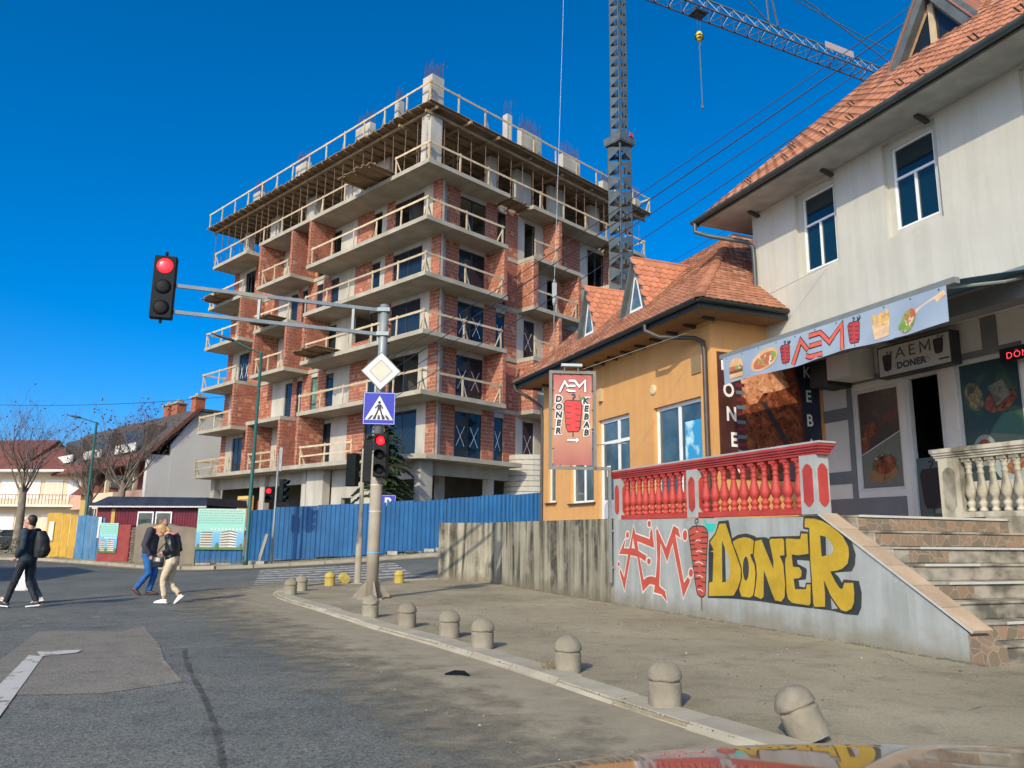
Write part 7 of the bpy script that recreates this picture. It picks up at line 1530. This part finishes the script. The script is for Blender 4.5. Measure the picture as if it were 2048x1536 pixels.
# parked cars under the far tree: simple low bodies with glass and wheels
M_tyre = flat('tyre', (.015, .015, .016)); M_rim = mat('rim', (.35, .36, .37), .4, metal=.6)
def car(label, x, y, rz, col):
    c = thing('parked_car', label, 'car', T(x, y, -.02, rz), 'parked cars at far left'); mp_ = mat('car_paint_'+label.split()[0], col, .3, var=.02, coat=.6)
    sec = [(-2.1, .35, .75), (-2.05, .32, .95), (-1.2, .30, 1.02), (1.0, .30, 1.0), (1.9, .32, .82), (2.1, .36, .62)]
    MB().prism([V((x_, -.85, z)) for x_, z in [(-2.1, .4), (-2.1, .95), (-1.1, 1.02), (.95, 1.0), (1.95, .82), (2.12, .6), (2.05, .32), (-2.0, .3)]], (0, 1.7, 0)).build('body', mp_, c, fix=True, bevel=.06)
    MB().prism([V((x_, -.74, z)) for x_, z in [(-1.75, 1.02), (-1.2, 1.46), (.1, 1.48), (.95, 1.01)]], (0, 1.48, 0)).build('cabin', M_fwin, c, fix=True, bevel=.05)
    for wx in (-1.3, 1.3):
        for sy in (-1, 1):
            w_ = MB().lathe([(.31, -.09), (.32, 0), (.31, .09)], 16).build('wheel', M_tyre, c); w_.matrix_local = Matrix.Translation((wx, sy*.80, .32)) @ Matrix.Rotation(R(90), 4, 'X'); MB().lathe([(.19, -.1), (.19, .1)], 12).build('rim', M_rim, w_)
    for sy in (-.6, .6): MB().box(2.06, 2.12, sy-.15, sy+.15, .58, .72).build('headlight', M_fwhite, c)
car('dark parked car beside the far left tree trunk', -34.5, 56.5, R(20), (.03, .035, .04)); car('white parked car at the far left edge behind the tree', -37.0, 60, R(15), (.5, .5, .5))
hg = MB(); rl = random.Random(4)
for i in range(5000):
    c = V((rl.uniform(-45, -25.5), 0, 0)); c.y = 45.2-.10*(c.x+25)+rl.uniform(-.4, .4); h = rl.uniform(.0, .9); s_ = V((rl.uniform(-.08, .08), rl.uniform(-.08, .08), rl.uniform(-.05, .08))); q = V((rl.uniform(-.08, .08), rl.uniform(-.08, .08), .06)); hg.add([c+V((0, 0, h)), c+V((0, 0, h))+s_, c+V((0, 0, h))+q], [(0, 1, 2)], i % 2)
tag(hg.build('low_hedge', [flat('hedge_dark', (.03, .035, .02)), flat('hedge_brown', (.07, .055, .035))]), 'low dark hedge along the far left pavement', 'hedge', kind='stuff')
gv = MB()
for i in range(6000):
    k = rl.randrange(2, 12); p, q = V(FARK[k]), V(FARK[k+1]); c = p+(q-p)*rl.random(); d = (q-p).normalized(); c += V((d.y, -d.x))*rl.uniform(-3.2, -.5)*1; 
    if sin(c.x*1.3)+sin(c.y*.9) < .1: continue
    z = terrain(c.x, c.y)+.05; a = rl.uniform(0, 6.3); h = rl.uniform(.03, .10); s_ = V((cos(a), sin(a), 0))*.012; gv.add([V((c.x, c.y, z))-s_, V((c.x, c.y, z))+s_, V((c.x, c.y, z+h))+s_*rl.uniform(-3, 3)], [(0, 1, 2)], rl.choice((0, 0, 1)))
tag(gv.build('dry_grass', [M_weed, M_weedg]), 'dry grass tufts along the fence and far pavement', 'grass', kind='stuff')
# ================================================================ PEOPLE
def blob(name, mb, m, parent, voxel=.014, smooth=6, fac=.5):
    """union of overlapping closed shapes fused into one continuous skin"""
    me = mb.mesh(name, m); o = bpy.data.objects.new(name, me)
    r_ = o.modifiers.new('r', 'REMESH'); r_.mode = 'VOXEL'; r_.voxel_size = voxel; r_.use_smooth_shade = True
    s_ = o.modifiers.new('s', 'SMOOTH'); s_.iterations = smooth; s_.factor = fac
    n = evaluated(o); n.name = name
    o.modifiers.clear(); o.data = n; COL.objects.link(o)
    if not n.materials: n.materials.append(m)
    n.polygons.foreach_set('use_smooth', [True]*len(n.polygons)); o.parent = parent; return o
def crinkle(o, amp, sc, seed=0):
    from mathutils import noise
    me = o.data; n = len(me.vertices); co = [0.0]*(3*n); no = [0.0]*(3*n); me.vertices.foreach_get('co', co); me.vertices.foreach_get('normal', no)
    for i in range(0, 3*n, 3):
        k = noise.noise(V((co[i]*sc+seed, co[i+1]*sc, co[i+2]*sc*.6)))*amp; co[i] += no[i]*k; co[i+1] += no[i+1]*k; co[i+2] += no[i+2]*k
    me.vertices.foreach_set('co', co); me.update()
M_skin = mat('skin', (.52, .28, .19), .55, var=.08, scale=8); M_skin2 = mat('skin_ruddy', (.50, .24, .17), .55, var=.10, scale=8)
def person(label, x, y, z, rz, H, legs, arms, hunch=0.0, bow=0.0, mats=None, shoe=None, hair='short', heels=(0, 0), extra=None, coatlen=.0, bulk=1.0, sock=None, wide=1.0):
    """faces local +X. legs: per side (knee x, knee z, ankle x, ankle z); arms: per side (elbow x,y,z, hand x,y,z); all in fractions of height"""
    p = thing('person', label, 'person', T(x, y, z, rz)); S_ = H
    P = lambda a, b, c: V((a*S_, b*S_, c*S_))
    hipz, shz = .52, .815; hx = hunch
    neck0, headc = P(hx*.9, 0, .845), P(hx+.02+bow*.35, 0, .935-bow*.12)
    body = MB()
    sk = mats['skin']
    # torso, neck, head
    body.tube([P(0, 0, .50), P(hx*.4, 0, .65), P(hx*.8, 0, .80)], [(.07*S_, .05*S_)]*3, 10); body.tube([P(hx*.8, 0, .79), P(hx*.95, 0, .84), headc+P(-.01, 0, -.02)], [.045*S_, .032*S_, .033*S_], 10)
    R3 = Matrix.Rotation(bow*1.0, 4, 'Y'); hd = MB()
    hd.ball((0, 0, .012*S_), .060*S_, 16, 0, (1.02, .80, 1.12)); hd.ball((.012*S_, 0, -.030*S_), .045*S_, 12, 0, (1.0, .80, .95)); hd.tube([(.055*S_, 0, .012*S_), (.072*S_, 0, -.012*S_), (.058*S_, 0, -.016*S_)], [.006*S_, .011*S_, .008*S_], 8)
    hd.ball((.045*S_, 0, .022*S_), .022*S_, 8, 0, (.9, 1.7, .5)); hd.ball((.050*S_, 0, -.036*S_), .012*S_, 8, 0, (.8, 1.7, .6))
    for s in (-1, 1): hd.ball((-.002*S_, s*.049*S_, -.002*S_), .016*S_, 8, 0, (.8, .35, 1.2))
    body.merge(hd, Matrix.Translation(headc) @ R3)
    arm_j = []
    for s, (ex, ey, ez, wx, wy, wz) in zip((1, -1), arms):
        sh = P(hx*.85, s*.105*wide, shz); el_ = P(ex, s*ey, ez); wr = P(wx, s*wy, wz); arm_j.append((sh, el_, wr))
        body.tube([sh, el_, wr], [.030*S_, .024*S_, .016*S_], 8); d = (wr-el_).normalized(); sd_ = d.cross(V((0, 1, 0))).normalized() if abs(d.y) < .9 else V((1, 0, 0)); up2 = sd_.cross(d)
        pc = wr+d*.028*S_; body.tube([wr-d*.01, wr+d*.012*S_, wr+d*.05*S_], [(.014*S_, .014*S_), (.014*S_, .022*S_), (.012*S_, .023*S_)], 8)
        for f_ in range(4):
            b0 = wr+d*.047*S_+up2*((f_-1.5)*.0118*S_); l_ = (.040, .045, .042, .033)[f_]*S_; cu = sd_*(.010*S_); body.tube([b0, b0+d*l_*.5+cu*.5, b0+d*l_*.85+cu*1.6], [.0056*S_, .0052*S_, .0045*S_], 6)
        tb_ = wr+d*.018*S_+up2*(.021*S_); body.tube([tb_, tb_+d*.02*S_+up2*.012*S_, tb_+d*.042*S_+up2*.012*S_], [.0068*S_, .0062*S_, .005*S_], 6)
    leg_j = []
    for i, (s, (kx, kz, ax, az)) in enumerate(zip((1, -1), legs)):
        hp, kn, an = P(0, s*.052, hipz), P(kx, s*.056, kz), P(ax, s*.050, az); leg_j.append((hp, kn, an)); body.tube([hp, kn, an], [.045*S_, .032*S_, .021*S_], 8)
    bo = blob('body', body, sk, p, .0085, 3, .4)
    # face details
    hm = Matrix.Translation(headc) @ R3
    fd = MB()
    for s in (-1, 1): fd.ball((.0575*S_, s*.021*S_, .009*S_), .007*S_, 8, 0, (.5, 1.3, .8)); fd.tube([(.061*S_, s*.010*S_, .022*S_), (.058*S_, s*.032*S_, .024*S_)], .003*S_, 5)
    fe = fd.build('eyes', flat('eye_dark', (.03, .022, .02)), bo, smooth=True); fe.matrix_local = hm
    fm = MB().ball((.0605*S_, 0, -.034*S_), .009*S_, 8, 0, (.5, 1.9, .35)).build('mouth', flat('lip', (.34, .12, .10)), bo, smooth=True); fm.matrix_local = hm
    hr = MB()
    if hair == 'short': hr.ball((-.010*S_, 0, .028*S_), .061*S_, 16, 0, (1.0, .86, 1.02)); hr.ball((-.022*S_, 0, .0*S_), .050*S_, 14, 0, (.9, .95, 1.0))
    elif hair == 'crop': hr.ball((-.016*S_, 0, .020*S_), .059*S_, 16, 0, (1.0, .86, 1.02)); hr.ball((-.026*S_, 0, -.005*S_), .045*S_, 14, 0, (.9, 1.0, 1.0))
    else: hr.ball((-.010*S_, 0, .026*S_), .063*S_, 16, 0, (1.02, .90, 1.02)); hr.ball((-.028*S_, 0, -.012*S_), .050*S_, 14, 0, (.85, 1.02, 1.1)); hr.tube([(-.075*S_, 0, .02*S_), (-.095*S_, 0, -.02*S_), (-.085*S_, 0, -.085*S_)], [.016*S_, .022*S_, .010*S_], 8)
    for s in (-1, 1): hr.ball((.012*S_, s*.040*S_, .022*S_), .02*S_, 8, 0, (1.1, .6, 1.3)) if hair != 'crop' else None
    h_ = blob('hair', hr, mats['hair'], bo, .009, 3, .4); h_.matrix_local = hm
    # trousers
    tr = MB(); tr.tube([P(0, 0, .585+coatlen*0), P(0, 0, .54), P(0, 0, .49), P(0, 0, .455)], [(.086*S_*bulk, .066*S_*bulk), (.093*S_*bulk, .073*S_*bulk), (.093*S_*bulk, .075*S_*bulk), (.07*S_, .055*S_)], 16)
    for hp, kn, an in leg_j:
        m1 = (hp+kn)/2; m2 = (kn+an)/2; tr.tube([hp+P(0, 0, .0), m1, kn, m2, an+P(0, 0, mats.get('hem', .0))], [.052*S_*bulk, .048*S_*bulk, .039*S_*bulk, .034*S_*bulk, mats.get('cuff', .031)*S_], 14)
    to = blob('trousers', tr, mats['trousers'], p, .013, 4); crinkle(to, .010, 13, x); crinkle(to, .006, 30, y)
    # jacket
    jk = MB(); zb = .50+coatlen
    jk.tube([P(0, 0, zb), P(hx*.15, 0, .56), P(hx*.4, 0, .64), P(hx*.7, 0, .74), P(hx*.85, 0, .80), P(hx*.9, 0, .835), P(hx*.95, 0, .855)], [(.096*S_*bulk, .080*S_*bulk), (.098*S_*bulk, .082*S_*bulk), (.096*S_*bulk, .078*S_*bulk), (.108*S_*wide, .080*S_*bulk), (.108*S_*wide, .070*S_), (.070*S_, .055*S_), (.046*S_, .046*S_)], 18)
    for sh, el_, wr in arm_j: jk.tube([sh+V((0, 0, .0)), (sh+el_)/2, el_, (el_+wr)/2, wr-(wr-el_).normalized()*.01], [.050*S_*bulk, .043*S_*bulk, .038*S_*bulk, .034*S_*bulk, .027*S_], 12); jk.ball(sh, .052*S_*bulk, 12)
    jo = blob('jacket', jk, mats['jacket'], p, .013, 5); crinkle(jo, .012, 11, x+3); crinkle(jo, .006, 27, y)
    # shoes and socks
    for i, (hp, kn, an) in enumerate(leg_j):
        hl = heels[i]; sm = MB(); so_ = MB(); zf = an.z-.030*S_
        Mf = Matrix.Translation(an) @ Matrix.Rotation(hl, 4, 'Y')
        sm.tube([(-.038*S_, 0, -.022*S_), (0, 0, -.014*S_), (.045*S_, 0, -.022*S_), (.085*S_, 0, -.028*S_), (.112*S_, 0, -.032*S_)], [(.018*S_, .018*S_), (.026*S_, .027*S_), (.026*S_, .020*S_), (.026*S_, .014*S_), (.014*S_, .007*S_)], 12)
        so_.prism([V((px, py, -.046*S_)) for px, py in ((-.052*S_, -.022*S_), (.06*S_, -.030*S_), (.118*S_, -.020*S_), (.126*S_, 0), (.118*S_, .020*S_), (.06*S_, .030*S_), (-.052*S_, .022*S_))], (0, 0, .013*S_))
        sh_ = blob('shoe', MB().merge(sm, Mf), shoe[0], p, .008, 3, .4); so2 = so_.build('sole', shoe[1], sh_, fix=True, bevel=.004); so2.matrix_local = Mf
        if sock: MB().tube([an+V((0, 0, -.01)), an+(kn-an).normalized()*.05*S_], [.026*S_, .026*S_], 10).build('sock', sock, sh_, smooth=True)
    return p, P, headc, hm
M_navy = mat('jacket_navy', (.008, .022, .035), .75, scale=5, col2=(.014, .035, .05)); M_navyt = mat('track_pants', (.008, .012, .022), .75, var=.2, scale=6); M_blackh = mat('hair_black', (.015, .011, .01), .6, var=.3, scale=20)
M_brownh = mat('hair_grey_brown', (.12, .085, .065), .6, var=.3, scale=20); M_blond = mat('hair_blond', (.42, .26, .11), .55, var=.3, scale=20, stretch=(1, 1, .3)); M_leather = mat('leather_black', (.012, .016, .02), .32, var=.3, scale=8, bump=.3, bscale=30); M_jean = mat('jeans_blue', (.012, .085, .28), .85, scale=5, col2=(.02, .13, .38)); M_chino = mat('chino_beige', (.50, .41, .27), .85, scale=4, col2=(.58, .49, .34)); M_vest = mat('jacket_dark', (.025, .028, .045), .8, scale=3, col2=(.045, .04, .05))
GZ = ROAD+.015
# young man with backpack, walking left
yp, P, hc, hm = person('young man in dark navy tracksuit with a black backpack walking left', -9.55, 15.85, GZ, R(176), 1.76, [(.075, .285, .155, .052), (-.01, .275, -.135, .055)], [(-.02, .135, .64, .075, .085, .545), (.01, .135, .64, .085, .08, .55)], .0, .0, dict(skin=M_skin, hair=M_blackh, trousers=M_navyt, jacket=M_navy), (flat('shoe_navy', (.015, .02, .03)), flat('sole_white', (.6, .6, .58))), 'crop', (-.10, .12), sock=flat('sock_white', (.65, .65, .64)))
bpk = thing('backpack', 'rounded black backpack on the back of the young man in navy', 'backpack', yp.matrix_world.copy())
mb = MB(); mb.tube([(-.25, 0, .95), (-.27, 0, 1.1), (-.26, 0, 1.3), (-.22, 0, 1.46)], [(.13, .09), (.15, .13), (.15, .12), (.11, .06)], 14); mb.tube([(-.33, 0, .98), (-.36, 0, 1.1), (-.34, 0, 1.2)], [(.10, .05), (.12, .07), (.10, .05)], 12); blob('bag', mb, mat('backpack_black', (.010, .014, .018), .7, var=.3, scale=5), bpk, .013, 6)
for s in (-1, 1): MB().tube([(-.14, s*.09, 1.48), (.0, s*.11, 1.47), (.10, s*.11, 1.35), (.06, s*.12, 1.12), (-.14, s*.13, 1.02)], [(.022, .01)]*5, 6).build('strap', M_tl, bpk)
# a second walker almost hidden behind him, carrying a white bag
p2_, P2, hc2, hm2 = person('walker hidden behind the young man, showing pale trainers and grey trousers', -10.05, 16.75, GZ, R(178), 1.70, [(.09, .29, .20, .058), (-.02, .28, -.165, .060)], [(-.01, .12, .64, .04, .12, .50), (.01, .13, .64, .03, .12, .50)], .01, .05, dict(skin=M_skin, hair=M_brownh, trousers=mat('trousers_slate', (.07, .10, .125), .85, var=.2, scale=5), jacket=M_navy), (mat('trainer_coral', (.55, .50, .46), .6, scale=4, col2=(.62, .16, .10), fac=(.5, .6)), flat('sole_cream', (.62, .60, .52))), 'short', (-.35, .25), sock=flat('sock_white', (.65, .65, .64)))
wb = MB(); wb.tube([(0, 0, 0), (0, 0, .18), (.0, 0, .36), (0, 0, .52)], [(.06, .17), (.07, .17), (.05, .13), (.012, .03)], 12); b_ = blob('carrier_bag', wb, mat('bag_white', (.58, .59, .58), .5, scale=7, col2=(.35, .37, .37), fac=(.52, .6)), None, .012, 4); b_.matrix_world = T(-10.0, 16.55, .20, R(178)); tag(b_, 'white plastic carrier bag held low beside the hidden walker', 'bag')
# woman walking left, head bowed
wp, P, hc, hm = person('woman in black leather jacket and beige trousers walking left with bowed head', -7.20, 17.1, GZ, R(180), 1.68, [(.075, .285, .045, .050), (.045, .275, -.100, .085)], [(-.035, .13, .66, .10, .08, .62), (-.03, .125, .66, .115, .07, .60)], .035, .35, dict(skin=M_skin, hair=M_blond, trousers=M_chino, jacket=M_leather, hem=.035, cuff=.030), (flat('shoe_white', (.70, .71, .71)), flat('sole_pale', (.62, .62, .6))), 'bun', (0, .75), coatlen=.05, bulk=1.04)
sc_ = MB().tube([(.02, -.07, 1.42), (.10, -.03, 1.40), (.11, .03, 1.40), (.03, .08, 1.43), (-.05, .0, 1.45), (.02, -.07, 1.42)], [.03]*6, 8).build('scarf', flat('scarf_pink', (.62, .13, .15)), wp, smooth=True)
MB().box(.20, .25, -.10, .02, 1.00, 1.06).build('pink_phone', flat('phone_pink', (.62, .12, .18)), wp)
hb = thing('handbag', 'black handbag on a long strap at the hip of the woman in beige trousers', 'bag', wp.matrix_world.copy())
mb = MB(); mb.tube([(.26, .14, .74), (.26, .15, .86), (.25, .14, .96)], [(.05, .13), (.06, .15), (.035, .12)], 12); blob('bag', mb, M_leather, hb, .012, 4); MB().tube([(.36, .14, .92), (.20, .17, 1.15), (.0, .16, 1.38), (-.06, .0, 1.45), (-.1, .1, 1.3), (.14, .17, .93)], .010, 6).build('strap', M_leather, hb)
# man walking right behind her
mp2, P, hc, hm = person('man in dark jacket and blue jeans walking right past the woman', -8.72, 19.3, GZ, R(6), 1.83, [(.085, .285, .030, .048), (.04, .28, -.105, .080)], [(-.03, .135, .635, .045, .125, .50), (-.02, .135, .635, .06, .125, .50)], .035, .25, dict(skin=M_skin2, hair=M_brownh, trousers=M_jean, jacket=M_vest, cuff=.034), (mat('shoe_brown', (.09, .04, .025), .5, var=.2, scale=5), flat('sole_dark', (.05, .035, .03))), 'crop', (0, .6), coatlen=.02, bulk=1.12, wide=1.05)
# ================================================================ OUR CAR'S BONNET AND FRONT (the view is taken over it)
M_carp = mat('car_paint_maroon', (.055, .022, .018), .25, var=.05, coat=1.0, metal=.3)
car_ = thing('car', 'maroon car bonnet in the foreground reflecting the graffiti wall', 'car', T(.55, .9, ROAD))
mb = MB(); nx, ny = 40, 30; vs = []
def hoodz(x, y):   # world x, y
    cx = (x-.62); z = 1.090-ROAD+(1.4-y)*.118-.0205*cx*cx/.16*(1 if cx < 0 else .2); f_ = max(0, y-1.36); z -= f_*f_*1.5+max(0, y-1.62)**2*4
    e = max(0, abs(x-.55)-.74); return z-e*e*9
for j in range(ny+1):
    for i in range(nx+1):
        x = -.30+1.70*i/nx; y = .55+1.30*j/ny; vs.append((x-.55, y-.9, hoodz(x, y)))
mb.add(vs, [(j*(nx+1)+i, j*(nx+1)+i+1, (j+1)*(nx+1)+i+1, (j+1)*(nx+1)+i) for j in range(ny) for i in range(nx)])
mb.build('bonnet', M_carp, car_, smooth=True)
MB().box(-.84, .84, -.3, .86, .30, .80).build('front_body', M_carp, car_, bevel=.05); MB().box(-.8, .8, .86, .98, .3, .62).build('bumper', M_tl, car_, bevel=.03)
for s in (-1, 1):
    MB().box(s*.62-.15, s*.62+.15, .87, .93, .64, .78).build('headlight', M_alu, car_, bevel=.02)
    w_ = MB().lathe([(.31, -.1), (.33, 0), (.31, .1)], 20).build('wheel', M_tyre, car_); w_.matrix_local = Matrix.Translation((s*.78, .15, .33)) @ Matrix.Rotation(R(90), 4, 'Y')
# small litter on the carriageway
o = MB().prism([V((-.14, 0, .0)), V((-.05, .05, .03)), V((.06, .05, .03)), V((.14, 0, .0)), V((.05, .02, .01))], (0, .03, .012)).build('plastic_scrap', M_tl, fix=True); o.matrix_world = T(-.55, 8.75, ROAD+.03, R(-15)); tag(o, 'black scrap of plastic lying in the gutter near the kerb', 'litter')
wd = MB(); rl = random.Random(2)
for i in range(160):
    a = rl.uniform(0, 6.3); l = rl.uniform(.04, .16); c = V((rl.gauss(0, .05), rl.gauss(0, .05), 0)); e = c+V((cos(a)*l*.7, sin(a)*l*.7, l*rl.uniform(.3, 1))); wd.tube([c, e], [.003, .0015], 3, cap=False)
o = tag(wd.build('dry_weed', M_weed), 'dry weed growing beside a concrete bollard', 'weed'); o.location = (.45, 8.85, 0)
bpy.data.scenes.remove(TMP)
